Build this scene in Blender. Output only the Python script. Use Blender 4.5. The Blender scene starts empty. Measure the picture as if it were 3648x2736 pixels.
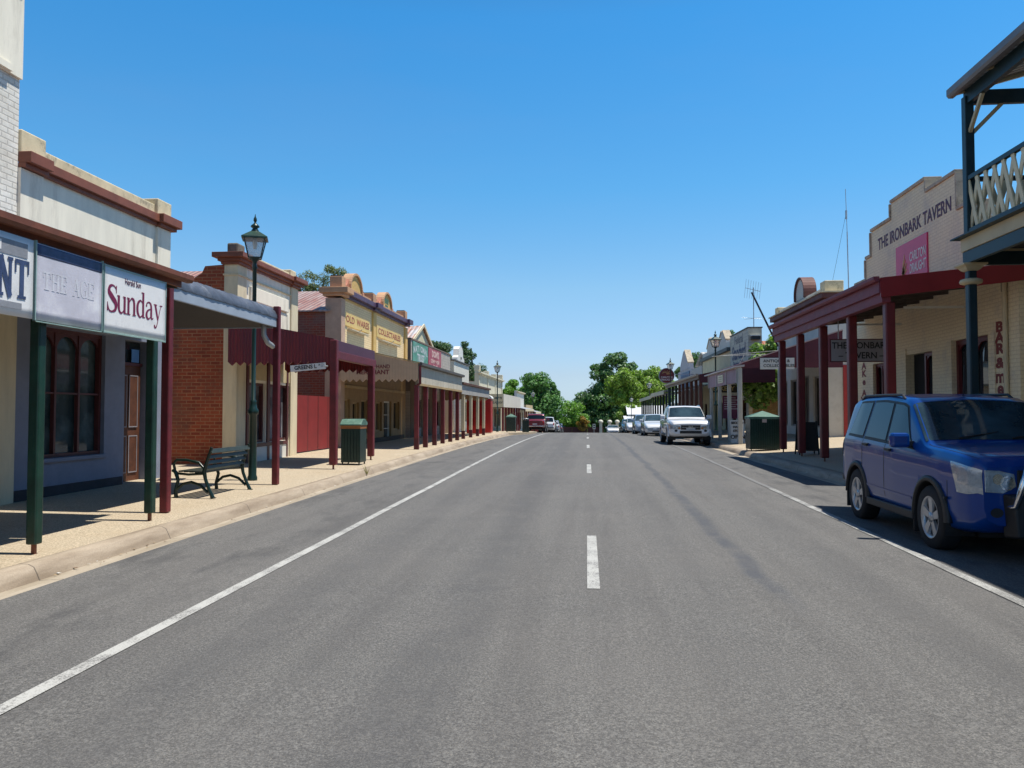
import bpy, math, random
import numpy as np
from mathutils import Vector, Matrix
SC = bpy.context.scene
COL = SC.collection
R = math.radians
# ---------------------------------------------------------------- camera
cam_d = bpy.data.cameras.new('camera')
cam = bpy.data.objects.new('camera', cam_d); COL.objects.link(cam)
cam.location = (0, 0, 1.6)
cam.rotation_euler = (R(92.0), 0, R(5.35))
cam_d.lens = 28.0; cam_d.sensor_width = 36.0; cam_d.clip_end = 4000; cam_d.clip_start = 0.05
SC.camera = cam
# ---------------------------------------------------------------- sky and sun
SUN_EL, SUN_AZ = 71.5, 84.6          # azimuth clockwise from +Y
w = bpy.data.worlds.new('World'); SC.world = w; w.use_nodes = True
nt = w.node_tree; nt.nodes.clear()
sky = nt.nodes.new('ShaderNodeTexSky'); sky.sky_type = 'NISHITA'; sky.sun_disc = False
sky.sun_elevation = R(SUN_EL); sky.sun_rotation = R(SUN_AZ)
sky.air_density = 1.0; sky.dust_density = 0.3; sky.ozone_density = 1.0; sky.altitude = 160
# the camera's own rendering of a clear summer sky: pale blue at the horizon, deeper blue higher up
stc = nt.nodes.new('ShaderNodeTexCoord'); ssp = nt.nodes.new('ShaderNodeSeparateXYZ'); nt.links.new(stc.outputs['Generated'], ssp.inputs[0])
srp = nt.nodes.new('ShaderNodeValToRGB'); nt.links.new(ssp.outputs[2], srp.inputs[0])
TINT = [(0, (.392, .55, .92)), (.045, (.43, .51, .73)), (.151, (.469, .657, .764)), (.27, (.307, .70, .878)), (.45, (.20, .72, .99)), (.66, (.24, .34, .44))]  # top stop dims the unseen sky above the frame to weaken ambient fill
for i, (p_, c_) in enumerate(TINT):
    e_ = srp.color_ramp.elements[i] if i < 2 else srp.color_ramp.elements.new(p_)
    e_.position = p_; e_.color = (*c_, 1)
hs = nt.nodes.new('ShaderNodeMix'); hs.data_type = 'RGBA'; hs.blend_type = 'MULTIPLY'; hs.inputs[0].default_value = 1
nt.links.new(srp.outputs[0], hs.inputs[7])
smp = nt.nodes.new('ShaderNodeMapping'); smp.inputs['Scale'].default_value = (1.2, 1.2, 5); smp.inputs['Rotation'].default_value = (.3, .2, .4); nt.links.new(stc.outputs['Generated'], smp.inputs[0])
snz = nt.nodes.new('ShaderNodeTexNoise'); snz.inputs['Scale'].default_value = 1.7; snz.inputs['Detail'].default_value = 7; nt.links.new(smp.outputs[0], snz.inputs['Vector'])
smr = nt.nodes.new('ShaderNodeMapRange'); smr.inputs[1].default_value = .5; smr.inputs[2].default_value = .75; smr.inputs[3].default_value = 0; smr.inputs[4].default_value = .16; nt.links.new(snz.outputs[0], smr.inputs[0])
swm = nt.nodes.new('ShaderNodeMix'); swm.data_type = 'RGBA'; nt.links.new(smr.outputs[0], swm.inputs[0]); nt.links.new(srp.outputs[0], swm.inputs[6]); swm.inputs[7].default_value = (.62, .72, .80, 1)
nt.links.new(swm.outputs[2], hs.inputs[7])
bg = nt.nodes.new('ShaderNodeBackground'); bg.inputs['Strength'].default_value = 0.15
wo = nt.nodes.new('ShaderNodeOutputWorld')
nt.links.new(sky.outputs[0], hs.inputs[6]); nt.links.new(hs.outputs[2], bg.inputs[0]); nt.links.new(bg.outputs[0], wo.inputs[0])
sl = bpy.data.lights.new('sun', 'SUN'); sl.energy = 4.9; sl.angle = R(0.5); sl.color = (1.0, 0.955, 0.87)
so = bpy.data.objects.new('sun', sl); COL.objects.link(so)
sd = Vector((math.sin(R(SUN_AZ)) * math.cos(R(SUN_EL)), math.cos(R(SUN_AZ)) * math.cos(R(SUN_EL)), math.sin(R(SUN_EL))))
so.rotation_euler = sd.to_track_quat('Z', 'Y').to_euler(); so.location = (30, 0, 60)
SC.view_settings.view_transform = 'Standard'; SC.view_settings.look = 'None'
SC.view_settings.exposure = 0.37; SC.view_settings.gamma = 1.0
SC.render.resolution_x = 1024; SC.render.resolution_y = 768
SC.render.engine = 'CYCLES'
# ---------------------------------------------------------------- terrain height along the street
def gz(y):
    if y < 20: return 0.0075 * y
    d = min(y, 82) - 20; k = 0.0375 / 62
    z = 0.15 + 0.0075 * d - 0.5 * k * d * d
    if y > 82: z -= 0.03 * (min(y, 230) - 82)
    if y > 230: z -= 0.004 * (y - 230)
    return z
def kxr(y):                                    # right kerb line
    return 5.85 - 0.55 * min(max((y - 9) / 15.0, 0), 1)
KXL = -5.12
def fzl(x, y): return gz(y) + 0.125 + 0.015 * max(0, -x - 5.2)
def fzr(x, y): return gz(y) + 0.075 + 0.05 * max(0, x - 5.5)
# depth measured straight from the eye -> street y
def W(yo): return 1.0088 * yo - 0.80           # left facades
def WP(yo): return 1.0088 * yo - 0.54          # left verandah line
def E(yo): return 1.0088 * yo + 0.84           # right facades
def EP(yo): return 1.0088 * yo + 0.59          # right verandah line
# ---------------------------------------------------------------- materials
MC = {}
def _new(name):
    m = bpy.data.materials.new(name); m.use_nodes = True
    n = m.node_tree.nodes; l = m.node_tree.links
    return m, n, l, n['Principled BSDF']
def _noise(n, l, vec, scale, detail=4, rough=.6):
    t = n.new('ShaderNodeTexNoise'); t.inputs['Scale'].default_value = scale
    t.inputs['Detail'].default_value = detail; t.inputs['Roughness'].default_value = rough
    l.new(vec, t.inputs['Vector']); return t
def _ramp(n, l, fac, p0, c0, p1, c1):
    r = n.new('ShaderNodeMapRange'); r.inputs[1].default_value = p0; r.inputs[2].default_value = p1
    r.inputs[3].default_value = c0; r.inputs[4].default_value = c1; l.new(fac, r.inputs[0]); return r.outputs[0]
def _mix(n, l, fac, a, b, mode='MIX'):
    m = n.new('ShaderNodeMix'); m.data_type = 'RGBA'; m.blend_type = mode
    for s, v in ((0, fac), (6, a), (7, b)):
        if isinstance(v, (int, float)): m.inputs[s].default_value = v
        elif isinstance(v, tuple): m.inputs[s].default_value = (v[0], v[1], v[2], 1)
        else: l.new(v, m.inputs[s])
    return m.outputs[2]
def _bump(n, l, bs, h, st, dist=.01):
    b = n.new('ShaderNodeBump'); b.inputs['Strength'].default_value = st; b.inputs['Distance'].default_value = dist
    l.new(h, b.inputs['Height']); l.new(b.outputs[0], bs.inputs['Normal'])
def M(name, col, rough=.6, var=.12, scale=1.6, bump=.15, bscale=60, metal=0, coat=0, stain=None, stain_amt=.5, spec=.5, streak=False):
    if name in MC: return MC[name]
    if not metal: col = tuple(c * .86 for c in col); stain = stain and tuple(c * .86 for c in stain)
    m, n, l, bs = _new(name)
    tc = n.new('ShaderNodeTexCoord'); vec = tc.outputs['Object']
    v2 = vec
    if streak:
        mp = n.new('ShaderNodeMapping'); mp.inputs['Scale'].default_value = (1, 1, .18); l.new(vec, mp.inputs[0]); v2 = mp.outputs[0]
    a = _noise(n, l, v2, scale * (3 if streak else 1), 6, .65)
    lo = tuple(c * (1 - var * 1.6) for c in col); hi = tuple(min(1, c * (1 + var)) for c in col)
    c = _mix(n, l, _ramp(n, l, a.outputs[0], .3, 0, .7, 1), lo, hi)
    f = _noise(n, l, vec, bscale, 3, .7)
    c = _mix(n, l, _ramp(n, l, f.outputs[0], .35, 0, .65, var * .9), c, tuple(x * .55 for x in col))
    if stain:
        s = _noise(n, l, v2, scale * .9 + .37, 8, .72)
        c = _mix(n, l, _ramp(n, l, s.outputs[0], .53, 0, .68, stain_amt), c, stain)
    l.new(c, bs.inputs['Base Color'])
    bs.inputs['Roughness'].default_value = rough; bs.inputs['Metallic'].default_value = metal
    bs.inputs['Specular IOR Level'].default_value = spec
    if coat: bs.inputs['Coat Weight'].default_value = coat; bs.inputs['Coat Roughness'].default_value = .03
    if bump: _bump(n, l, bs, f.outputs[0], bump, .01)
    MC[name] = m; return m
def Mbrick(name, c1, c2, mortar, rough=.85, bump=.5, bw=.24, rh=.086, ms=.012, var=.25, stain=None, stain_amt=.6):
    c1, c2, mortar = [tuple(v * .86 for v in c) for c in (c1, c2, mortar)]
    m, n, l, bs = _new(name)
    tc = n.new('ShaderNodeTexCoord'); sp = n.new('ShaderNodeSeparateXYZ'); l.new(tc.outputs['Object'], sp.inputs[0])
    ad = n.new('ShaderNodeMath'); l.new(sp.outputs[0], ad.inputs[0]); l.new(sp.outputs[1], ad.inputs[1])
    cb = n.new('ShaderNodeCombineXYZ'); l.new(ad.outputs[0], cb.inputs[0]); l.new(sp.outputs[2], cb.inputs[1])
    b = n.new('ShaderNodeTexBrick'); l.new(cb.outputs[0], b.inputs['Vector'])
    b.inputs['Scale'].default_value = 1; b.inputs['Brick Width'].default_value = bw; b.inputs['Row Height'].default_value = rh
    b.inputs['Mortar Size'].default_value = ms; b.inputs['Mortar Smooth'].default_value = .3; b.inputs['Bias'].default_value = 0
    for k, c in (('Color1', c1), ('Color2', c2), ('Mortar', mortar)): b.inputs[k].default_value = (*c, 1)
    a = _noise(n, l, tc.outputs['Object'], 1.1, 8, .7)
    c = _mix(n, l, _ramp(n, l, a.outputs[0], .35, var, .62, 0), b.outputs[0], tuple(x * .35 for x in c1))
    f = _noise(n, l, tc.outputs['Object'], 25, 4, .7)
    c = _mix(n, l, _ramp(n, l, f.outputs[0], .4, 0, .7, .35), c, tuple(min(1, x * 1.35) for x in c2))
    if stain:
        s = _noise(n, l, tc.outputs['Object'], .8, 8, .7)
        c = _mix(n, l, _ramp(n, l, s.outputs[0], .5, 0, .66, stain_amt), c, stain)
    l.new(c, bs.inputs['Base Color']); bs.inputs['Roughness'].default_value = rough
    inv = n.new('ShaderNodeMath'); inv.operation = 'SUBTRACT'; inv.inputs[0].default_value = 1; l.new(b.outputs['Fac'], inv.inputs[1])
    _bump(n, l, bs, inv.outputs[0], bump, .012)
    MC[name] = m; return m
def Mcorr(name, col, axis=1, period=.12, rough=.5, col2=None, metal=.1, patch=.5, bump=.9):
    """corrugated sheet: ridges spaced along axis, rust patches"""
    col = tuple(c * .86 for c in col); col2 = col2 and tuple(c * .86 for c in col2)
    m, n, l, bs = _new(name)
    tc = n.new('ShaderNodeTexCoord'); sp = n.new('ShaderNodeSeparateXYZ'); l.new(tc.outputs['Object'], sp.inputs[0])
    mu = n.new('ShaderNodeMath'); mu.operation = 'MULTIPLY'; mu.inputs[1].default_value = 2 * math.pi / period; l.new(sp.outputs[axis], mu.inputs[0])
    si = n.new('ShaderNodeMath'); si.operation = 'SINE'; l.new(mu.outputs[0], si.inputs[0])
    mp = n.new('ShaderNodeMapping'); mp.inputs['Scale'].default_value = (.5, 2.5, .5) if axis == 1 else (2.5, .5, .5)
    l.new(tc.outputs['Object'], mp.inputs[0])
    a = _noise(n, l, mp.outputs[0], 1.3, 7, .7)
    c = _mix(n, l, _ramp(n, l, a.outputs[0], .42, 0, .58, 1), col, col2 or tuple(x * .7 for x in col))
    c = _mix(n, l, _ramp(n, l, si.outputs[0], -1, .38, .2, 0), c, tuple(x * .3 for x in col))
    l.new(c, bs.inputs['Base Color']); bs.inputs['Roughness'].default_value = rough; bs.inputs['Metallic'].default_value = metal
    _bump(n, l, bs, si.outputs[0], bump, .02)
    MC[name] = m; return m
def Mboards(name, col, axis=2, period=.15, var=.1, dark=.35, stain=None, stain_amt=.4):
    """boards: thin dark joint lines every period along axis"""
    col = tuple(c * .86 for c in col)
    m, n, l, bs = _new(name)
    tc = n.new('ShaderNodeTexCoord'); sp = n.new('ShaderNodeSeparateXYZ'); l.new(tc.outputs['Object'], sp.inputs[0])
    src = sp.outputs[axis] if axis != 3 else None
    if axis == 3:
        ad = n.new('ShaderNodeMath'); l.new(sp.outputs[0], ad.inputs[0]); l.new(sp.outputs[1], ad.inputs[1]); src = ad.outputs[0]
    d = n.new('ShaderNodeMath'); d.operation = 'DIVIDE'; d.inputs[1].default_value = period; l.new(src, d.inputs[0])
    fr = n.new('ShaderNodeMath'); fr.operation = 'FRACT'; l.new(d.outputs[0], fr.inputs[0])
    j = _ramp(n, l, fr.outputs[0], 0, 1, .12, 0)
    a = _noise(n, l, tc.outputs['Object'], 2.2, 6, .65)
    c = _mix(n, l, _ramp(n, l, a.outputs[0], .3, 0, .7, 1), tuple(x * (1 - var * 1.5) for x in col), tuple(min(1, x * (1 + var)) for x in col))
    if stain:
        s = _noise(n, l, tc.outputs['Object'], 1.4, 8, .7)
        c = _mix(n, l, _ramp(n, l, s.outputs[0], .52, 0, .66, stain_amt), c, stain)
    mm = n.new('ShaderNodeMath'); mm.operation = 'MULTIPLY'; mm.inputs[1].default_value = 1 - dark; l.new(j, mm.inputs[0])
    c = _mix(n, l, mm.outputs[0], c, tuple(x * dark * .5 for x in col))
    l.new(c, bs.inputs['Base Color']); bs.inputs['Roughness'].default_value = .65
    _bump(n, l, bs, fr.outputs[0], .5, .012)
    MC[name] = m; return m
def Mglass(name, col=(.012, .016, .02), rough=.03, spec=.7, var=0):
    m, n, l, bs = _new(name)
    tc = n.new('ShaderNodeTexCoord')
    a = _noise(n, l, tc.outputs['Object'], .9, 5, .6)
    l.new(_mix(n, l, _ramp(n, l, a.outputs[0], .4, 0, .65, 1), col, tuple(min(1, c * (2.6 if var else 1.5) + var) for c in col)), bs.inputs['Base Color'])
    bs.inputs['Roughness'].default_value = rough; bs.inputs['Specular IOR Level'].default_value = spec
    b = _noise(n, l, tc.outputs['Object'], 1.7, 1, .3); _bump(n, l, bs, b.outputs[0], .12, .02)
    MC[name] = m; return m
def Mpaint(name, col, metal=.25, dust=.12, coat=1):
    m, n, l, bs = _new(name)
    tc = n.new('ShaderNodeTexCoord'); a = _noise(n, l, tc.outputs['Object'], 3, 5, .6)
    l.new(_mix(n, l, _ramp(n, l, a.outputs[0], .45, 0, .8, dust), col, (.32, .28, .22)), bs.inputs['Base Color'])
    bs.inputs['Roughness'].default_value = .32; bs.inputs['Metallic'].default_value = metal
    bs.inputs['Coat Weight'].default_value = coat; bs.inputs['Coat Roughness'].default_value = .02; bs.inputs['Specular IOR Level'].default_value = .5 * coat + .02
    MC[name] = m; return m
def Mleaf(name, col):
    m, n, l, bs = _new(name)
    tc = n.new('ShaderNodeTexCoord'); a = _noise(n, l, tc.outputs['Object'], 2.3, 4, .7)
    l.new(_mix(n, l, _ramp(n, l, a.outputs[0], .35, 0, .65, 1), tuple(c * .6 for c in col), tuple(c * 1.35 for c in col)), bs.inputs['Base Color'])
    bs.inputs['Roughness'].default_value = .55
    tr = n.new('ShaderNodeBsdfTranslucent'); tr.inputs[0].default_value = (col[0] * 1.3, col[1] * 1.5, col[2] * .6, 1)
    mx = n.new('ShaderNodeMixShader'); mx.inputs[0].default_value = .28
    l.new(bs.outputs[0], mx.inputs[1]); l.new(tr.outputs[0], mx.inputs[2]); l.new(mx.outputs[0], n['Material Output'].inputs[0])
    MC[name] = m; return m
# ---------------------------------------------------------------- object bookkeeping
ORG = {}
def tag(o, label=None, cat=None, group=None, kind=None):
    if label: o['label'] = label
    if cat: o['category'] = cat
    if group: o['group'] = group
    if kind: o['kind'] = kind
    return o
def thing(name, label, cat, loc, group=None):
    o = bpy.data.objects.new(name, None); COL.objects.link(o); o.empty_display_size = .2
    o.location = loc; ORG[o] = Vector(loc); return tag(o, label, cat, group)
class MB:
    def __init__(s): s.v = []; s.f = []; s.m = []; s.mi = 0; s.sm = []
    def add(s, vs, fs, smooth=False):
        b = len(s.v); s.v += [tuple(p) for p in vs]; s.f += [tuple(i + b for i in f) for f in fs]
        s.m += [s.mi] * len(fs); s.sm += [smooth] * len(fs); return s
    def box(s, x0, x1, y0, y1, z0, z1):
        x0, x1 = sorted((x0, x1)); y0, y1 = sorted((y0, y1)); z0, z1 = sorted((z0, z1))
        return s.add([(x0, y0, z0), (x1, y0, z0), (x1, y1, z0), (x0, y1, z0), (x0, y0, z1), (x1, y0, z1), (x1, y1, z1), (x0, y1, z1)],
                     [(0, 3, 2, 1), (4, 5, 6, 7), (0, 1, 5, 4), (1, 2, 6, 5), (2, 3, 7, 6), (3, 0, 4, 7)])
    def hexa(s, p):                             # 8 points, bottom ring then top ring
        return s.add(p, [(0, 3, 2, 1), (4, 5, 6, 7), (0, 1, 5, 4), (1, 2, 6, 5), (2, 3, 7, 6), (3, 0, 4, 7)])
    def quad(s, *p): return s.add(p, [tuple(range(len(p)))])
    def prism(s, pts, axis, a, b):              # polygon in the two other axes
        def P(p, t):
            return {0: (t, p[0], p[1]), 1: (p[0], t, p[1]), 2: (p[0], p[1], t)}[axis]
        n = len(pts); v = [P(p, a) for p in pts] + [P(p, b) for p in pts]
        return s.add(v, [tuple(range(n - 1, -1, -1)), tuple(range(n, 2 * n))] + [(i, (i + 1) % n, n + (i + 1) % n, n + i) for i in range(n)])
    def bar(s, p0, p1, w, h, up=(0, 0, 1)):
        p0 = Vector(p0); p1 = Vector(p1); d = (p1 - p0).normalized(); u = Vector(up)
        sd_ = d.cross(u)
        if sd_.length < 1e-4: sd_ = d.cross(Vector((1, 0, 0)))
        sd_.normalize(); u = sd_.cross(d).normalized(); sd_ *= w / 2; u *= h / 2
        return s.hexa([p0 - sd_ - u, p0 + sd_ - u, p1 + sd_ - u, p1 - sd_ - u, p0 - sd_ + u, p0 + sd_ + u, p1 + sd_ + u, p1 - sd_ + u])
    def tube(s, pts, r, n=8, cap=True):
        pts = [Vector(p) for p in pts]; rr = r if isinstance(r, (list, tuple)) else [r] * len(pts)
        vs = []; fs = []; ref = None
        for i, p in enumerate(pts):
            d = (pts[min(i + 1, len(pts) - 1)] - pts[max(i - 1, 0)]).normalized()
            if ref is None: ref = d.orthogonal().normalized()
            ref = (ref - d * ref.dot(d)).normalized(); q = d.cross(ref)
            vs += [p + (ref * math.cos(2 * math.pi * k / n) + q * math.sin(2 * math.pi * k / n)) * rr[i] for k in range(n)]
        for i in range(len(pts) - 1):
            fs += [(i * n + k, i * n + (k + 1) % n, (i + 1) * n + (k + 1) % n, (i + 1) * n + k) for k in range(n)]
        s.add(vs, fs, True)
        if cap: s.add(vs[:n], [tuple(range(n - 1, -1, -1))]); s.add(vs[-n:], [tuple(range(n))])
        return s
    def lathe(s, cx, cy, prof, n=16, rot=0, smooth=True, z0=0):
        vs = []; fs = []
        for (r, z) in prof: vs += [(cx + r * math.cos(2 * math.pi * k / n + rot), cy + r * math.sin(2 * math.pi * k / n + rot), z + z0) for k in range(n)]
        for i in range(len(prof) - 1):
            fs += [(i * n + k, i * n + (k + 1) % n, (i + 1) * n + (k + 1) % n, (i + 1) * n + k) for k in range(n)]
        s.add(vs, fs, smooth); s.add(vs[:n], [tuple(range(n - 1, -1, -1))]); s.add(vs[-n:], [tuple(range(n))]); return s
    def wallx(s, xf, xb, y0, y1, z0, z1, op=(), gzf=None):
        """wall with its face on x=xf, openings (y0,y1,z0,z1)"""
        ys = sorted({y0, y1, *[o[0] for o in op], *[o[1] for o in op]}); zs = sorted({z0, z1, *[o[2] for o in op], *[o[3] for o in op]})
        ys = [y for y in ys if y0 <= y <= y1]; zs = [z for z in zs if z0 <= z <= z1]
        def hole(i, j):
            if i < 0 or j < 0 or i >= len(ys) - 1 or j >= len(zs) - 1: return True
            cy = (ys[i] + ys[i + 1]) / 2; cz = (zs[j] + zs[j + 1]) / 2
            return any(o[0] < cy < o[1] and o[2] < cz < o[3] for o in op)
        for i in range(len(ys) - 1):
            for j in range(len(zs) - 1):
                if hole(i, j): continue
                a, b, c, d = ys[i], ys[i + 1], zs[j], zs[j + 1]
                s.quad((xf, a, c), (xf, b, c), (xf, b, d), (xf, a, d)); s.quad((xb, a, c), (xb, a, d), (xb, b, d), (xb, b, c))
                if hole(i - 1, j): s.quad((xf, a, c), (xf, a, d), (xb, a, d), (xb, a, c))
                if hole(i + 1, j): s.quad((xf, b, c), (xb, b, c), (xb, b, d), (xf, b, d))
                if hole(i, j - 1): s.quad((xf, a, c), (xb, a, c), (xb, b, c), (xf, b, c))
                if hole(i, j + 1): s.quad((xf, a, d), (xf, b, d), (xb, b, d), (xb, a, d))
        return s
    def build(s, name, mats, parent=None, origin=None, bevel=0, label=None, cat=None, group=None, kind=None, recalc=True):
        if not isinstance(mats, (list, tuple)): mats = [mats]
        if parent is not None: o0 = ORG[parent]
        elif origin is not None: o0 = Vector(origin)
        else:
            a = np.array(s.v); o0 = Vector(((a[:, 0].min() + a[:, 0].max()) / 2, (a[:, 1].min() + a[:, 1].max()) / 2, a[:, 2].min()))
        me = bpy.data.meshes.new(name)
        me.from_pydata([(p[0] - o0[0], p[1] - o0[1], p[2] - o0[2]) for p in s.v], [], s.f)
        for m in mats: me.materials.append(m)
        me.polygons.foreach_set('material_index', s.m); me.polygons.foreach_set('use_smooth', s.sm)
        if recalc:
            import bmesh
            bm = bmesh.new(); bm.from_mesh(me); bmesh.ops.recalc_face_normals(bm, faces=bm.faces); bm.to_mesh(me); bm.free()
        me.update()
        o = bpy.data.objects.new(name, me); COL.objects.link(o)
        if parent is not None: o.parent = parent
        else: o.location = o0
        ORG[o] = o0
        if bevel:
            b = o.modifiers.new('bevel', 'BEVEL'); b.width = bevel; b.segments = 2; b.limit_method = 'ANGLE'
        return tag(o, label, cat, group, kind)
def text(parent, s, size, loc, face, mat, ext=.004, bold=0, sx=1, name='lettering', align='CENTER', tilt=0, shear=0, space=1):
    cu = bpy.data.curves.new('t', 'FONT'); cu.body = s; cu.size = size; cu.extrude = ext; cu.offset = bold; cu.shear = shear
    cu.align_x = align; cu.align_y = 'CENTER'; cu.space_line = .85; cu.resolution_u = 3; cu.space_character = space
    o = bpy.data.objects.new('t', cu); COL.objects.link(o)
    dg = bpy.context.evaluated_depsgraph_get(); me = bpy.data.meshes.new_from_object(o.evaluated_get(dg))
    bpy.data.objects.remove(o); bpy.data.curves.remove(cu)
    ax = {'+x': ((0, 1, 0), (1, 0, 0)), '-x': ((0, -1, 0), (-1, 0, 0)), '-y': ((1, 0, 0), (0, -1, 0)), '+y': ((-1, 0, 0), (0, 1, 0))}[face]
    X = Vector(ax[0]); N = Vector(ax[1]); Z = Vector((0, 0, 1))
    ca, sa = math.cos(tilt), math.sin(tilt)
    X2 = X * ca + Z * sa; Z2 = Z * ca - X * sa
    o0 = ORG[parent]; L = Vector(loc)
    for v in me.vertices:
        v.co = L + X2 * (v.co.x * sx) + Z2 * v.co.y + N * (v.co.z) - o0
    me.materials.clear(); me.materials.append(mat); me.update()
    q = bpy.data.objects.new(name, me); COL.objects.link(q); q.parent = parent; ORG[q] = o0; return q
def dup(root, loc, rotz=None, label=None, group=None):
    r = root.copy(); COL.objects.link(r); r.location = loc
    if rotz is not None: r.rotation_euler = (0, 0, rotz)
    if label: r['label'] = label
    if group: r['group'] = group
    for ch in list(root.children):
        c = ch.copy(); COL.objects.link(c); c.parent = r
        for g in list(ch.children):
            d = g.copy(); COL.objects.link(d); d.parent = c
    return r
# ---------------------------------------------------------------- palette
cream = M('cream_render', (.80, .69, .47), .8, .1, 1.2, stain=(.3, .25, .18), stain_amt=.45, streak=True)
white_render = M('aged_white_render', (1.0, .93, .76), .8, .08, 1.0, stain=(.38, .32, .24), stain_amt=.55, streak=True)
cap_mat = M('weathered_coping', (.80, .68, .44), .85, .15, 2.5, stain=(.12, .10, .08), stain_amt=.8)
terra = M('terracotta_paint', (.27, .085, .045), .6, .15, 3, stain=(.1, .04, .03), stain_amt=.4)
grey_blue = M('grey_blue_render', (.25, .28, .37), .8, .1, 2, stain=(.22, .22, .25), stain_amt=.5)
green_paint = M('dark_green_paint', (.007, .048, .03), .4, .3, 5, bump=.2, stain=(.04, .06, .045), stain_amt=.5)
green_dark = M('bottle_green_paint', (.008, .035, .028), .35, .2, 4, bump=.05)
crimson = M('crimson_paint', (.17, .015, .022), .5, .25, 5, bump=.25, stain=(.07, .015, .015), stain_amt=.6)
crimson_dk = M('dark_crimson_paint', (.11, .012, .018), .55, .2, 3)
red_paint = M('bright_red_paint', (.42, .03, .02), .45, .15, 3)
burgundy_wood = M('burgundy_timber', (.12, .03, .03), .5, .2, 4)
brown_wood = M('brown_timber', (.13, .045, .02), .6, .25, 5)
rust = M('rusty_gutter', (.24, .075, .035), .6, .25, 3, stain=(.1, .03, .02), stain_amt=.5)
dark_plinth = M('dark_plinth', (.05, .045, .05), .8, .25, 3)
soffit = M('timber_soffit', (.12, .1, .085), .8, .2, 4)
metal_grey = M('galvanised_metal', (.42, .44, .46), .4, .15, 3, metal=.5)
white_p = M('white_paint', (.84, .82, .74), .5, .06, 3)
black_p = M('black_paint', (.015, .015, .016), .5, .1, 3)
glass = Mglass('shop_glass', (.02, .028, .032))
glass_l = Mglass('curtained_glass', (.025, .045, .05), .04, .8, .05)
glass_b = Mglass('dark_glass', (.006, .007, .008), .05)
brick_red = Mbrick('red_brick', (.44, .095, .036), (.25, .045, .02), (.44, .22, .11), var=.45, stain=(.12, .06, .045), stain_amt=.65)
brick_dk = Mbrick('dark_red_brick', (.20, .045, .03), (.30, .06, .03), (.26, .14, .1), stain=(.14, .11, .1), stain_amt=.5)
brick_wh = Mbrick('white_painted_brick', (.97, .93, .84), (.92, .88, .79), (.62, .59, .53), bump=.7, var=.12, stain=(.5, .46, .38))
brick_cr = Mbrick('cream_painted_brick', (.92, .72, .40), (.86, .65, .35), (.70, .52, .29), bump=.5, var=.1, stain=(.62, .42, .25), stain_amt=.5)
brick_tav = Mbrick('pale_painted_brick', (.90, .77, .53), (.87, .74, .50), (.74, .61, .41), bump=.45, var=.12, stain=(.45, .40, .36), stain_amt=.5)
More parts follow.
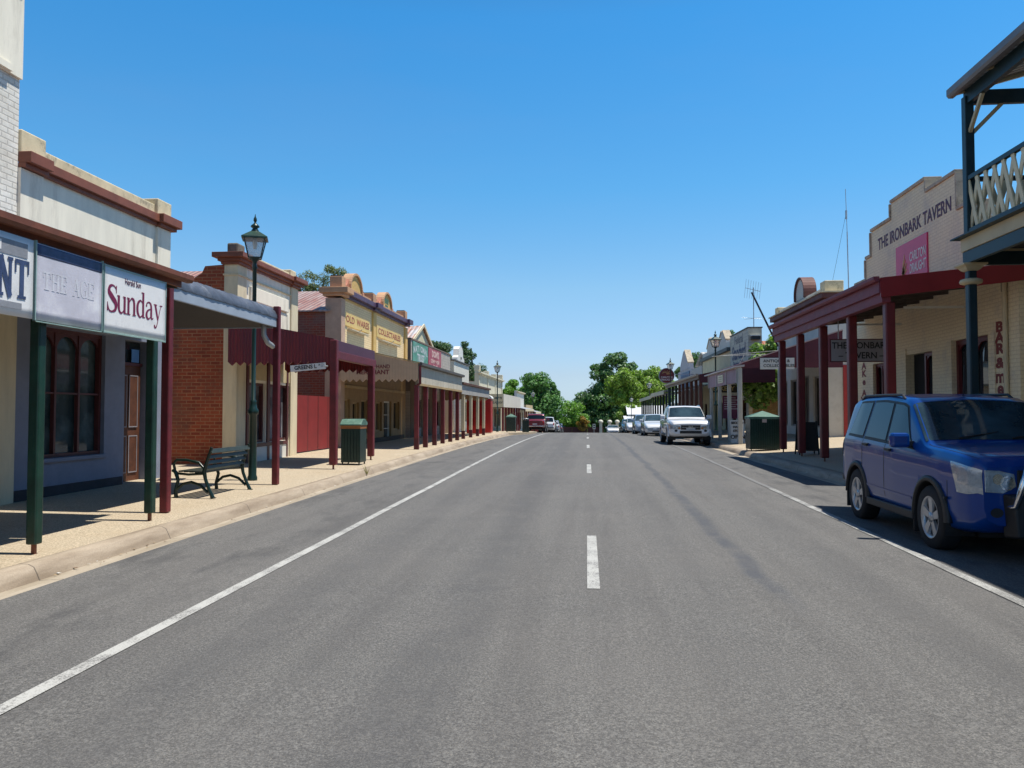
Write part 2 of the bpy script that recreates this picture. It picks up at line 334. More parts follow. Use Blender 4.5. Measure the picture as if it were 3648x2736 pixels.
# ================================================================ GROUND
def road_material():
    m, n, l, bs = _new('asphalt')
    tc = n.new('ShaderNodeTexCoord'); ob = tc.outputs['Object']
    sp = n.new('ShaderNodeSeparateXYZ'); l.new(ob, sp.inputs[0])
    f = _noise(n, l, ob, 85, 5, .8); g = _noise(n, l, ob, 26, 3, .7)
    base = _mix(n, l, _ramp(n, l, f.outputs[0], .36, 0, .66, 1), (.040, .040, .041), (.232, .226, .215))
    base = _mix(n, l, _ramp(n, l, g.outputs[0], .38, .32, .6, 0), base, (.05, .05, .052))
    vo = n.new('ShaderNodeTexVoronoi'); vo.inputs['Scale'].default_value = 60; l.new(ob, vo.inputs[0])
    base = _mix(n, l, _ramp(n, l, vo.outputs['Distance'], .08, .55, .22, 0), base, (.42, .38, .31))
    g2 = _noise(n, l, ob, 52, 2, .9)
    base = _mix(n, l, _ramp(n, l, g2.outputs[0], .52, 0, .62, .26), base, (.285, .283, .278))
    base = _mix(n, l, _ramp(n, l, g2.outputs[0], .38, .30, .47, 0), base, (.065, .066, .07))
    # long streaks along the street
    mp = n.new('ShaderNodeMapping'); mp.inputs['Scale'].default_value = (1.3, .07, 1); l.new(ob, mp.inputs[0])
    s = _noise(n, l, mp.outputs[0], 1.6, 6, .65)
    base = _mix(n, l, _ramp(n, l, s.outputs[0], .44, 0, .62, .34), base, (.075, .072, .072))
    big = _noise(n, l, ob, .33, 5, .6)
    base = _mix(n, l, _ramp(n, l, big.outputs[0], .42, 0, .62, .2), base, (.17, .16, .15))
    # oily patches where cars park
    mp2 = n.new('ShaderNodeMapping'); mp2.inputs['Scale'].default_value = (1.6, .6, 1); mp2.inputs['Rotation'].default_value = (0, 0, .25); l.new(ob, mp2.inputs[0])
    p = _noise(n, l, mp2.outputs[0], 1.25, 6, .7)
    ed = n.new('ShaderNodeMath'); ed.operation = 'ABSOLUTE'; l.new(sp.outputs[0], ed.inputs[0])
    edm = _ramp(n, l, ed.outputs[0], 2.7, 0, 3.7, 1)
    pm = n.new('ShaderNodeMath'); pm.operation = 'MULTIPLY'; l.new(_ramp(n, l, p.outputs[0], .50, 0, .66, .6), pm.inputs[0]); l.new(edm, pm.inputs[1])
    base = _mix(n, l, pm.outputs[0], base, (.055, .055, .058))
    # worn wheel tracks
    def band(xc, hw, amt, y0=-999, y1=999, wob=.12, colr=(.075, .076, .08), nz=.45):
        nonlocal base
        nn = _noise(n, l, ob, .55, 3, .5)
        a = n.new('ShaderNodeMath'); a.operation = 'MULTIPLY_ADD'; l.new(nn.outputs[0], a.inputs[0]); a.inputs[1].default_value = wob; a.inputs[2].default_value = -xc - wob * .5
        b = n.new('ShaderNodeMath'); b.operation = 'ADD'; l.new(a.outputs[0], b.inputs[0]); l.new(sp.outputs[0], b.inputs[1])
        c = n.new('ShaderNodeMath'); c.operation = 'ABSOLUTE'; l.new(b.outputs[0], c.inputs[0])
        k = _ramp(n, l, c.outputs[0], hw * .35, amt, hw, 0)
        q = _noise(n, l, ob, 2.2, 5, .7)
        e = n.new('ShaderNodeMath'); e.operation = 'MULTIPLY'; l.new(k, e.inputs[0]); l.new(_ramp(n, l, q.outputs[0], nz - .12, .25, nz + .1, 1), e.inputs[1])
        out = e.outputs[0]
        for lo, hi, d in ((y0, y0 + 1.2, 0), (y1 - 6, y1, 1)):
            if abs(lo) > 900 or abs(hi) > 900: continue
            h = n.new('ShaderNodeMath'); h.operation = 'MULTIPLY'; l.new(out, h.inputs[0])
            l.new(_ramp(n, l, sp.outputs[1], lo, d, hi, 1 - d), h.inputs[1]); out = h.outputs[0]
        base = _mix(n, l, out, base, colr)
    band(1.62, .13, .75, 6.2, 60, .35, (.070, .075, .088), .48)
    for xc, a in ((-2.3, .3), (-1.0, .42), (-1.6, .15), (.95, .16), (2.5, .2)): band(xc, .38, a, wob=.25)
    l.new(base, bs.inputs['Base Color']); bs.inputs['Roughness'].default_value = .85; bs.inputs['Specular IOR Level'].default_value = .25
    _bump(n, l, bs, f.outputs[0], .5, .012); return m
def agg_material():
    m, n, l, bs = _new('exposed_aggregate'); tc = n.new('ShaderNodeTexCoord'); ob = tc.outputs['Object']
    f = _noise(n, l, ob, 48, 5, .85); a = _noise(n, l, ob, .9, 6, .65)
    c = _mix(n, l, _ramp(n, l, f.outputs[0], .36, 0, .64, 1), (.16, .13, .09), (.63, .52, .37))
    c = _mix(n, l, _ramp(n, l, a.outputs[0], .45, 0, .65, .3), c, (.34, .25, .15))
    l.new(c, bs.inputs['Base Color']); bs.inputs['Roughness'].default_value = .85; _bump(n, l, bs, f.outputs[0], .4, .01); return m
def kerb_material(name, c0, c1):
    m, n, l, bs = _new(name); tc = n.new('ShaderNodeTexCoord'); ob = tc.outputs['Object']
    sp = n.new('ShaderNodeSeparateXYZ'); l.new(ob, sp.inputs[0])
    mp = n.new('ShaderNodeMapping'); mp.inputs['Scale'].default_value = (3, .5, 3); l.new(ob, mp.inputs[0])
    a = _noise(n, l, mp.outputs[0], 1.6, 6, .65); f = _noise(n, l, ob, 60, 3, .7)
    c = _mix(n, l, _ramp(n, l, a.outputs[0], .35, 0, .65, 1), c0, c1)
    c = _mix(n, l, _ramp(n, l, f.outputs[0], .4, 0, .7, .3), c, tuple(x * .5 for x in c0))
    d = n.new('ShaderNodeMath'); d.operation = 'DIVIDE'; d.inputs[1].default_value = 2.35; l.new(sp.outputs[1], d.inputs[0])
    fr = n.new('ShaderNodeMath'); fr.operation = 'FRACT'; l.new(d.outputs[0], fr.inputs[0])
    c = _mix(n, l, _ramp(n, l, fr.outputs[0], .004, .8, .009, 0), c, (.05, .04, .03))
    l.new(c, bs.inputs['Base Color']); bs.inputs['Roughness'].default_value = .8; _bump(n, l, bs, f.outputs[0], .3, .008); return m
def line_material(name, wear):
    m, n, l, bs = _new(name); tc = n.new('ShaderNodeTexCoord'); ob = tc.outputs['Object']
    f = _noise(n, l, ob, 70, 5, .8); a = _noise(n, l, ob, 3, 4, .6)
    mx = n.new('ShaderNodeMath'); mx.operation = 'MULTIPLY_ADD'; l.new(a.outputs[0], mx.inputs[0]); mx.inputs[1].default_value = .5; l.new(f.outputs[0], mx.inputs[2])
    c = _mix(n, l, _ramp(n, l, mx.outputs[0], wear, 0, wear + .1, 1), (.42, .42, .40), (.155, .152, .147))
    l.new(c, bs.inputs['Base Color']); bs.inputs['Roughness'].default_value = .7; return m
YS = [-12, -6] + [i * 1.0 for i in range(0, 100)] + [100 + i * 5 for i in range(0, 27)]
def strip(name, prof, mat, ys=YS, kind='structure', smooth=True):
    """sweep a cross profile of (x function, z offset) along the street"""
    mb = MB(); n = len(prof); vs = []
    for y in ys:
        for (xf, dz) in prof:
            x = xf(y) if callable(xf) else xf
            vs.append((x, y, gz(y) + dz))
    fs = [(i * n + k, i * n + k + 1, (i + 1) * n + k + 1, (i + 1) * n + k) for i in range(len(ys) - 1) for k in range(n - 1)]
    mb.add(vs, fs, smooth); o = mb.build(name, mat, origin=(0, 0, 0), kind=kind, recalc=False)
    return o
asphalt = road_material(); agg = agg_material()
strip('road', [(KXL + .28, -.004), (-3, -.001), (0, .0), (2.5, -.003), (3.6, -.022), (lambda y: kxr(y) - .33, -.055)], asphalt)
kmat = kerb_material('kerb_concrete', (.24, .185, .13), (.42, .345, .26)); gmat = kerb_material('gutter_concrete', (.28, .23, .165), (.42, .36, .28))
KL = KXL
strip('gutter', [(KL + .30, -.006), (KL + .03, -.028), (KL, -.02)], gmat)
strip('gutter', [(lambda y: kxr(y), -.07), (lambda y: kxr(y) - .04, -.08), (lambda y: kxr(y) - .34, -.057)], gmat)
strip('kerb', [(KL + .03, -.04), (KL - .0, .03), (KL - .035, .095), (KL - .09, .12), (KL - .19, .124), (KL - .21, .10)], kmat)
strip('kerb', [(lambda y: kxr(y) - .03, -.09), (lambda y: kxr(y), -.02), (lambda y: kxr(y) + .035, .045), (lambda y: kxr(y) + .1, .075), (lambda y: kxr(y) + .34, .077), (lambda y: kxr(y) + .36, .05)], kmat)
strip('footpath', [(KL - .185, .121), (-7, .152), (-10.5, .19), (-15, .2)], agg)
strip('footpath', [(-15, .2), (-60, .15)], M('lane_gravel', (.45, .36, .25), .9, .2, 1))
strip('footpath', [(lambda y: kxr(y) + .335, .072), (7, .15), (11.5, .375), (13, .38), (40, .3)], agg)
strip('ground', [(-400, -.6), (-60, -.3), (-11, .05), (-5.3, -.12), (0, -.15), (5.3, -.12), (12, .3), (60, .2), (400, -.5)], M('dry_grass_earth', (.22, .19, .09), .95, .3, .4))
far = MB(); far.add([(-1500, 229, gz(229) - .7), (1500, 229, gz(229) - .7), (1500, 1600, -18), (-1500, 1600, -18)], [(0, 1, 2, 3)]); far.build('terrain', M('far_grass', (.1, .13, .04), .95, .3, .1), kind='structure', origin=(0, 0, 0))
back = MB(); back.add([(-400, -200, -.3), (400, -200, -.3), (400, -12, -.3), (-400, -12, -.3)], [(0, 1, 2, 3)]); back.build('ground', M('dry_grass_earth', (.2, .2, .1)), kind='structure', origin=(0, 0, 0))
back = MB(); back.add([(-5.2, -120, -.1), (5.8, -120, -.1), (5.8, -12, -.095), (-5.2, -12, -.095)], [(0, 1, 2, 3)]); back.build('road', asphalt, kind='structure', origin=(0, 0, 0))
lineA = line_material('line_paint', .74); lineB = line_material('worn_line_paint', .66)
def mark(x0, x1, y0, y1, mat, wob=0, xs=0, dz=0):
    mb = MB(); ys = list(np.arange(y0, y1, 1.0)) + [y1]; vs = []
    rnd = random.Random(int(y0 * 7 + x0 * 31))
    for y in ys:
        j = rnd.uniform(-wob, wob)
        vs += [(x0 + j + xs * (y - 9), y, gz(y) + .005 + dz), (x1 + j + xs * (y - 9), y, gz(y) + .005 + dz)]
    mb.add(vs, [(i * 2, i * 2 + 1, i * 2 + 3, i * 2 + 2) for i in range(len(ys) - 1)])
    return mb.build('road_marking', mat, origin=(0, 0, 0), kind='structure', recalc=False)
mark(-3.13, -3.025, -3, 100, lineA, .006)
mark(3.50, 3.61, -3, 16, lineB, .012, .004, -.018)
mark(3.50, 3.60, 16, 52, line_material('faint_line_paint', .45), .02, .004, -.018)
for k in range(7):
    mark(.0, .112, 7.05 + 12 * k, 9.9 + 12 * k, lineA)
# ================================================================ BUILDING PARTS
def rectwin(P, face, xf, y0, y1, z0, z1, fm, gm, nv=1, nh=1, fr=.06, depth=.12, arch=False):
    """window in an x-wall: frame and pane; face=+1 looks to +x"""
    s = face; xp = xf - s * depth
    mb = MB()
    mb.box(xp - s * .03, xp + s * .05, y0, y0 + fr, z0, z1); mb.box(xp - s * .03, xp + s * .05, y1 - fr, y1, z0, z1)
    mb.box(xp - s * .03, xp + s * .05, y0 + fr, y1 - fr, z0, z0 + fr); mb.box(xp - s * .03, xp + s * .05, y0 + fr, y1 - fr, z1 - fr, z1)
    for i in range(1, nv):
        y = y0 + (y1 - y0) * i / nv; mb.box(xp - s * .02, xp + s * .045, y - fr * .4, y + fr * .4, z0 + fr, z1 - fr)
    for i in range(1, nh):
        z = z0 + (z1 - z0) * i / nh; mb.box(xp - s * .018, xp + s * .035, y0 + fr, y1 - fr, z - .015, z + .015)
    if arch:                                     # arched heads between the mullions
        for i in range(nv):
            a = y0 + (y1 - y0) * i / nv; b = y0 + (y1 - y0) * (i + 1) / nv; c = (a + b) / 2; r = (b - a) / 2 - fr * .5
            pts = [(a, z1), (a, z1 - r - .1)]
            pts += [(c - r * math.cos(t), z1 - r - .1 + r * math.sin(t)) for t in [math.pi * q / 10 for q in range(11)]]
            pts += [(b, z1 - r - .1), (b, z1)]
            n = len(pts)
            for q in range(1, n - 2):
                p0, p1 = pts[q], pts[q + 1]
                mb.hexa([(xp - s * .01, p0[0], p0[1]), (xp + s * .03, p0[0], p0[1]), (xp + s * .03, p1[0], p1[1] + .0001), (xp - s * .01, p1[0], p1[1]),
                         (xp - s * .01, p0[0], z1 - fr * .5), (xp + s * .03, p0[0], z1 - fr * .5), (xp + s * .03, p1[0], z1 - fr * .5), (xp - s * .01, p1[0], z1 - fr * .5)])
    f = mb.build('window', fm, P)
    g = MB().box(xp - s * .06, xp - s * .04, y0 - .01, y1 + .01, z0 - .01, z1 + .01); g.build('pane', gm, f)
    return f
def door(P, face, xf, y0, y1, z0, z1, dm, fm, gm=None, depth=.2, panel=None, fan=.45):
    s = face; xp = xf - s * depth
    mb = MB(); mb.box(xp - s * .04, xp, y0, y1, z0, z1 - fan)
    for (a, b) in ((.12, .46), (.54, .88)):
        for (c, d) in ((.08, .4), (.47, .92)):
            mb.box(xp, xp + s * .015, y0 + (y1 - y0) * a, y0 + (y1 - y0) * b, z0 + (z1 - fan - z0) * c, z0 + (z1 - fan - z0) * d)
    d_ = mb.build('door', dm, P)
    if panel:
        q = MB()
        for (a, b) in ((.12, .46), (.54, .88)):
            for (c, d) in ((.08, .4), (.47, .92)):
                ya, yb = y0 + (y1 - y0) * a, y0 + (y1 - y0) * b; za, zb = z0 + (z1 - fan - z0) * c, z0 + (z1 - fan - z0) * d
                for (u0, u1, v0, v1) in ((ya, ya + .02, za, zb), (yb - .02, yb, za, zb), (ya + .02, yb - .02, za, za + .02), (ya + .02, yb - .02, zb - .02, zb)):
                    q.box(xp + s * .013, xp + s * .02, u0, u1, v0, v1)
        q.build('door_beading', panel, d_)
    MB().tube([(xp, y0 + .1, z0 + 1.02), (xp + s * .06, y0 + .1, z0 + 1.02)], .03, 8).build('handle', M('brass', (.5, .33, .1), .3, metal=1), d_)
    if fan:
        MB().box(xp - s * .03, xp - s * .01, y0, y1, z1 - fan + .06, z1).build('fanlight', gm or glass, P)
        MB().box(xp - s * .04, xp + s * .04, y0, y1, z1 - fan, z1 - fan + .06).build('transom', fm, P)
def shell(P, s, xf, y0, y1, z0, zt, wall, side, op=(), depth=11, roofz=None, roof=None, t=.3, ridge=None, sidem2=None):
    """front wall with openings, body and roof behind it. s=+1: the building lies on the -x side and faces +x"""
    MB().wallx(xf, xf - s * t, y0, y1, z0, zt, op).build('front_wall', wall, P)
    rz = roofz or zt - .8
    b = MB(); xa, xb = xf - s * (t + .002), xf - s * depth
    b.box(xa, xb, y0 + .004, y0 + .25, z0, rz); b.box(xa, xb, y1 - .25, y1 - .004, z0, rz)
    b.box(xb, xb + s * .25, y0 + .26, y1 - .26, z0, rz)
    b.build('side_wall', side, P)
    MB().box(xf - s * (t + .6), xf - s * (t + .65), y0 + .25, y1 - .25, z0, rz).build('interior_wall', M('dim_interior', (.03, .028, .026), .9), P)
    rm = roof or Mc_roof
    r = MB()
    if ridge is None: ridge = .9
    xm = (xa + xb) / 2
    r.add([(xa, y0, rz), (xa, y1, rz), (xb, y1, rz), (xb, y0, rz), (xa, (y0 + y1) / 2, rz + .12), (xb, (y0 + y1) / 2, rz + .12), (xm, y0, rz + ridge), (xm, y1, rz + ridge)],
          [(0, 1, 7, 6), (3, 2, 7, 6), (0, 3, 6), (1, 2, 7)])
    r.build('roof', rm, P)
def rng(x): return range(int(x))
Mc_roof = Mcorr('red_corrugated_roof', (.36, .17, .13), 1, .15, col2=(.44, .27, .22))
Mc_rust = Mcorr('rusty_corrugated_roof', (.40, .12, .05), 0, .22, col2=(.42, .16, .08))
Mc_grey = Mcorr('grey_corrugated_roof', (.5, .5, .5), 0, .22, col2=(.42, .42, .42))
def cornice(P, s, xf, y0, y1, z, prof, mat, name='cornice', ends=True):
    """prof: list of (projection, z0, z1)"""
    mb = MB()
    for (p, a, b) in prof: mb.box(xf, xf + s * p, y0 - (p if ends else 0), y1 + (p if ends else 0), z + a, z + b)
    return mb.build(name, mat, P, bevel=.008)
def post(P, x, y, z0, z1, w, mat, foot=True, chamfer=.03, basem=None, name='verandah_post'):
    mb = MB()
    a = w / 2; c = a - chamfer * w / .12 * .5
    def ring(z, h): return [(x - h, y - a if h < a else y - h, z)]
    zb = z0 + (.09 if foot else 0)
    mb.box(x - a, x + a, y - a, y + a, zb, zb + .45) if False else None
    mb.box(x - a, x + a, y - a, y + a, zb, z1)
    o = mb.build(name, mat, P, bevel=w * .13)
    if foot: MB().box(x - .018, x + .018, y - .018, y + .018, z0 - .02, zb + .03).build('post_shoe', rust, o)
    if basem: MB().box(x - a - .004, x + a + .004, y - a - .004, y + a + .004, z0 - .01, z0 + .38).build('post_base', basem, o)
    return o
def skillion(P, s, xw, zw, xe, ze, y0, y1, roofm, fasc=None, fh=.2, ft=.04, sof=None, gut=None, t=.04, scallop=None, endf=None, sag=0, fdown=0):
    """lean-to verandah roof from wall (xw,zw) to street edge (xe,ze); fascia hangs fh below the edge"""
    mb = MB(); n = 6
    vs = []
    for i in range(n + 1):
        y = y0 + (y1 - y0) * i / n; d = -sag * math.sin(math.pi * i / n)
        vs += [(xw, y, zw), (xe, y, ze + d), (xw, y, zw - t), (xe, y, ze - t + d)]
    fs = []
    for i in range(n):
        a = i * 4; b = a + 4
        fs += [(a, a + 1, b + 1, b), (a + 2, b + 2, b + 3, a + 3), (a + 1, a + 3, b + 3, b + 1), (a, b, b + 2, a + 2)]
    fs += [(0, 2, 3, 1), (n * 4, n * 4 + 1, n * 4 + 3, n * 4 + 2)]
    mb.add(vs, fs); mb.build('verandah_roof', roofm, P)
    if sof:
        m2 = MB(); k = int((y1 - y0) / .9) + 1
        for i in range(k + 1):
            y = y0 + .06 + (y1 - y0 - .12) * i / k
            m2.hexa([(xw, y - .025, zw - t - .1), (xw, y + .025, zw - t - .1), (xe, y + .025, ze - t - .1), (xe, y - .025, ze - t - .1),
                     (xw, y - .025, zw - t - .003), (xw, y + .025, zw - t - .003), (xe, y + .025, ze - t - .003), (xe, y - .025, ze - t - .003)])
        m2.build('rafters', sof, P)
    if fasc:
        MB().box(xe + s * .005, xe + s * (.005 + ft), y0, y1, ze - fh, ze - .01).build('fascia', fasc, P, bevel=.006)
    if gut:
        g = MB(); r = .065; cx = xe + s * (.05 + ft + r * .6); cz = ze + .01
        pr = [(cx + s * r * math.cos(t_), cz + r * math.sin(t_) - .02) for t_ in [math.pi * (1 + q / 6) if s > 0 else -math.pi * (q / 6) for q in range(7)]]
        pr = [(cx - r, cz + .03), (cx - r, cz - r * .5), (cx - r * .5, cz - r), (cx + r * .5, cz - r), (cx + r, cz - r * .5), (cx + r, cz + .03)]
        g.prism(pr, 1, y0 - .05, y1 + .05); g.build('gutter', gut, P)
def scallop_panel(P, pts_top, zb, axis, a, th, mat, pitch=.16, drop=.08, name='valance'):
    """flat panel with a toothed lower edge. pts_top: [(u,z),(u,z)], u along x (axis 1) or y (axis 0)"""
    (u0, t0), (u1, t1) = pts_top; n = max(2, int(abs(u1 - u0) / pitch)); mb = MB()
    for i in range(n):
        ua = u0 + (u1 - u0) * i / n; ub = u0 + (u1 - u0) * (i + 1) / n; um = (ua + ub) / 2
        za = t0 + (t1 - t0) * i / n; zc = t0 + (t1 - t0) * (i + 1) / n
        mb.prism([(ua, za), (ua, zb), (um, zb - drop), (ub, zb), (ub, zc)], axis, a, a + th)
    return mb.build(name, mat, P)
def sign(name, label, cat, s, x, y0, y1, z0, z1, mat, frame=None, th=.03, axis=0, group=None, edge=.02):
    """board; axis 0: faces x, axis 1: faces y (then x is the y coordinate and y0,y1 are x)"""
    loc = (x, (y0 + y1) / 2, z0) if axis == 0 else ((y0 + y1) / 2, x, z0)
    T = thing(name, label, cat, loc, group)
    mb = MB()
    if axis == 0: mb.box(x, x + s * th, y0, y1, z0, z1)
    else: mb.box(y0, y1, x, x + s * th, z0, z1)
    mb.build('board', mat, T)
    if frame:
        f = MB(); o = s * (th + .006)
        for (a, b, c, d) in ((y0 - edge, y0, z0 - edge, z1 + edge), (y1, y1 + edge, z0 - edge, z1 + edge), (y0, y1, z0 - edge, z0), (y0, y1, z1, z1 + edge)):
            if axis == 0: f.box(x - s * .002, x + o, a, b, c, d)
            else: f.box(a, b, x - s * .002, x + o, c, d)
        f.build('frame', frame, T)
    return T
# ================================================================ LEFT SIDE OF THE STREET
XL = -8.5; XPL = -5.8
Z0 = -.3
def roofx(P, xa, xb, y0, y1, ze, zr, mat, ov=.0, name='roof', ym=None):
    """gable roof, ridge across the street direction"""
    ym = ym or (y0 + y1) / 2; mb = MB(); t = .05
    for (a, b) in ((y0, ym), (y1, ym)):
        mb.add([(xa, a, ze), (xb, a, ze), (xb, b, zr), (xa, b, zr), (xa, a, ze - t), (xb, a, ze - t), (xb, b, zr - t), (xa, b, zr - t)],
               [(0, 1, 2, 3), (4, 7, 6, 5), (0, 4, 5, 1), (0, 3, 7, 4), (1, 5, 6, 2)])
    return mb.build(name, mat, P)
# ---- two storey white brick building
P = thing('white_brick_building', 'tall white painted brick building at the left edge with newspaper signs on its awning', 'building', (XL, 5, .2))
yE = W(11.8)
MB().wallx(XL, XL - .3, -4, yE, Z0, 6.6, [(1.5, 4.2, .8, 2.9), (5, 6.1, .2, 2.9), (7, 9.6, .8, 2.9)]).build('front_wall', brick_wh, P)
MB().box(XL - .3, XL + .05, -4, yE, 6.605, 9.6).build('upper_wall', white_render, P)
b = MB(); b.box(XL - .302, XL - 12, yE - .25, yE - .003, Z0, 9.4); b.box(XL - .302, XL - 12, -4, -3.7, Z0, 9.4); b.box(XL - 11.7, XL - 12, -3.7, yE - .26, Z0, 9.4); b.build('side_wall', brick_wh, P)
MB().box(XL - .31, XL - 11.9, -3.8, yE - .1, 9.405, 9.5).build('roof', Mc_grey, P)
cornice(P, 1, XL + .05, -4, yE - .02, 8.55, [(.22, 0, .12), (.30, .12, .3)], white_render, ends=False)
mb = MB(); [mb.box(XL + .05, XL + .22, y, y + .12, 8.25, 8.545) for y in np.arange(-3.8, yE - .1, .55)]; mb.build('bracket', white_render, P)
mb = MB(); [mb.box(XL + .051, XL + .09, y, y + .5, 6.62, 6.72) for y in (9.2, 10.35)]; mb.build('moulding', white_render, P)
MB().box(XL + .002, XL + .06, yE - .55, yE - .02, Z0, 3.1).build('pilaster', cream, P)
for (a, c) in ((1.5, 4.2), (7, 9.6)): rectwin(P, 1, XL, a, c, .8, 2.9, brown_wood, glass, 3, 1)
door(P, 1, XL, 5, 6.1, .2, 2.9, brown_wood, brown_wood, glass)
ye = WP(10.72)
skillion(P, 1, XL, 3.72, -5.50, 3.40, -3, ye, Mc_roof, fasc=rust, fh=.12, sof=soffit, gut=rust, sag=.0)
MB().bar((-5.62, -3, 2.52 + .9), (-5.62, ye, 2.52 + .9), .1, .16).build('verandah_beam', green_paint, P) if False else None
for yo, x in ((7.97, -5.5), (10.25, -5.6)):
    post(P, x, 1.0088 * yo + .0936 * x, fzl(x, yo), 3.3, .108, green_paint)
for y in (5.2, 2.4): post(P, -5.5, y, fzl(-5.5, y), 3.3, .15, green_paint)
# signs under the gutter
wht = M('sign_white', (.98, .97, .95), .4, .05, 2, stain=(.5, .5, .52), stain_amt=.4)
lav = M('faded_sign_face', (.74, .72, .80), .4, .14, 1.6, stain=(.95, .94, .95), stain_amt=.9)
navy = M('faded_navy', (.06, .09, .20), .5, .3, 5); maroon = M('maroon_letters', (.22, .01, .06), .5, .1, 3)
greentrim = M('sign_green_trim', (.34, .50, .46), .5, .1, 4); greyband = M('sign_grey_band', (.33, .34, .37), .5, .15, 4)
SX = -5.38
def yl(yo): return 1.0088 * yo * .961 + .0936 * SX
def wavy_board(name, y0, y1, z0, z1, mat, amp=.02, seed=0):
    mb = MB(); n, k = 16, 8; rnd = random.Random(seed); ph = [rnd.uniform(0, 6) for _ in range(3)]; vs = []
    for j in range(k + 1):
        for i in range(n + 1):
            u, v = i / n, j / k; d = amp * (math.sin(u * 5 + ph[0]) * .6 + math.sin(u * 9 + v * 3 + ph[1]) * .4) * (1 if v < 1 else 1)
            vs.append((SX + d, y0 + (y1 - y0) * u, z0 + (z1 - z0) * v))
    fs = [(j * (n + 1) + i, j * (n + 1) + i + 1, (j + 1) * (n + 1) + i + 1, (j + 1) * (n + 1) + i) for j in range(k) for i in range(n)]
    N = len(vs); vs += [(x - .012, y, z) for x, y, z in vs]; fs += [tuple(reversed([q + N for q in f])) for f in fs]
    for i in range(n): fs.append((i, i + N, i + 1 + N, i + 1)); a = k * (n + 1) + i; fs.append((a, a + 1, a + 1 + N, a + N))
    for j in range(k): a = j * (n + 1); c = a + n + 1; fs.append((a, c, c + N, a + N)); a += n; c += n; fs.append((a, a + N, c + N, c))
    mb.add(vs, fs, True); return mb
ZS = -.045
def catm(pts, n=6):
    out = []
    for i in range(len(pts) - 1):
        p0 = pts[max(i - 1, 0)]; p1 = pts[i]; p2 = pts[i + 1]; p3 = pts[min(i + 2, len(pts) - 1)]
        for k in range(n):
            t = k / n
            out.append(tuple(.5 * ((2 * b) + (-a + c) * t + (2 * a - 5 * b + 4 * c - d) * t * t + (-a + 3 * b - 3 * c + d) * t ** 3) for a, b, c, d in zip(p0, p1, p2, p3)))
    return out + [pts[-1]]
def stroke(mb, pts, ox, oy, s, sxx, x, smooth=True, lay=0):
    P_ = catm(pts) if smooth and len(pts) > 2 else pts
    L = []; Rr = []
    for i, (a, b_, w_) in enumerate(P_):
        q0 = P_[max(i - 1, 0)]; q1 = P_[min(i + 1, len(P_) - 1)]
        dx, dy = q1[0] - q0[0], q1[1] - q0[1]; l_ = math.hypot(dx, dy) or 1
        nx, ny = -dy / l_ * w_ / 2, dx / l_ * w_ / 2
        L.append((a + nx, b_ + ny)); Rr.append((a - nx, b_ - ny))
    for i in range(len(P_) - 1):
        q = [L[i], L[i + 1], Rr[i + 1], Rr[i]]
        mb.quad(*[(x + lay, ox + u * s * sxx, oy + v * s) for u, v in q])
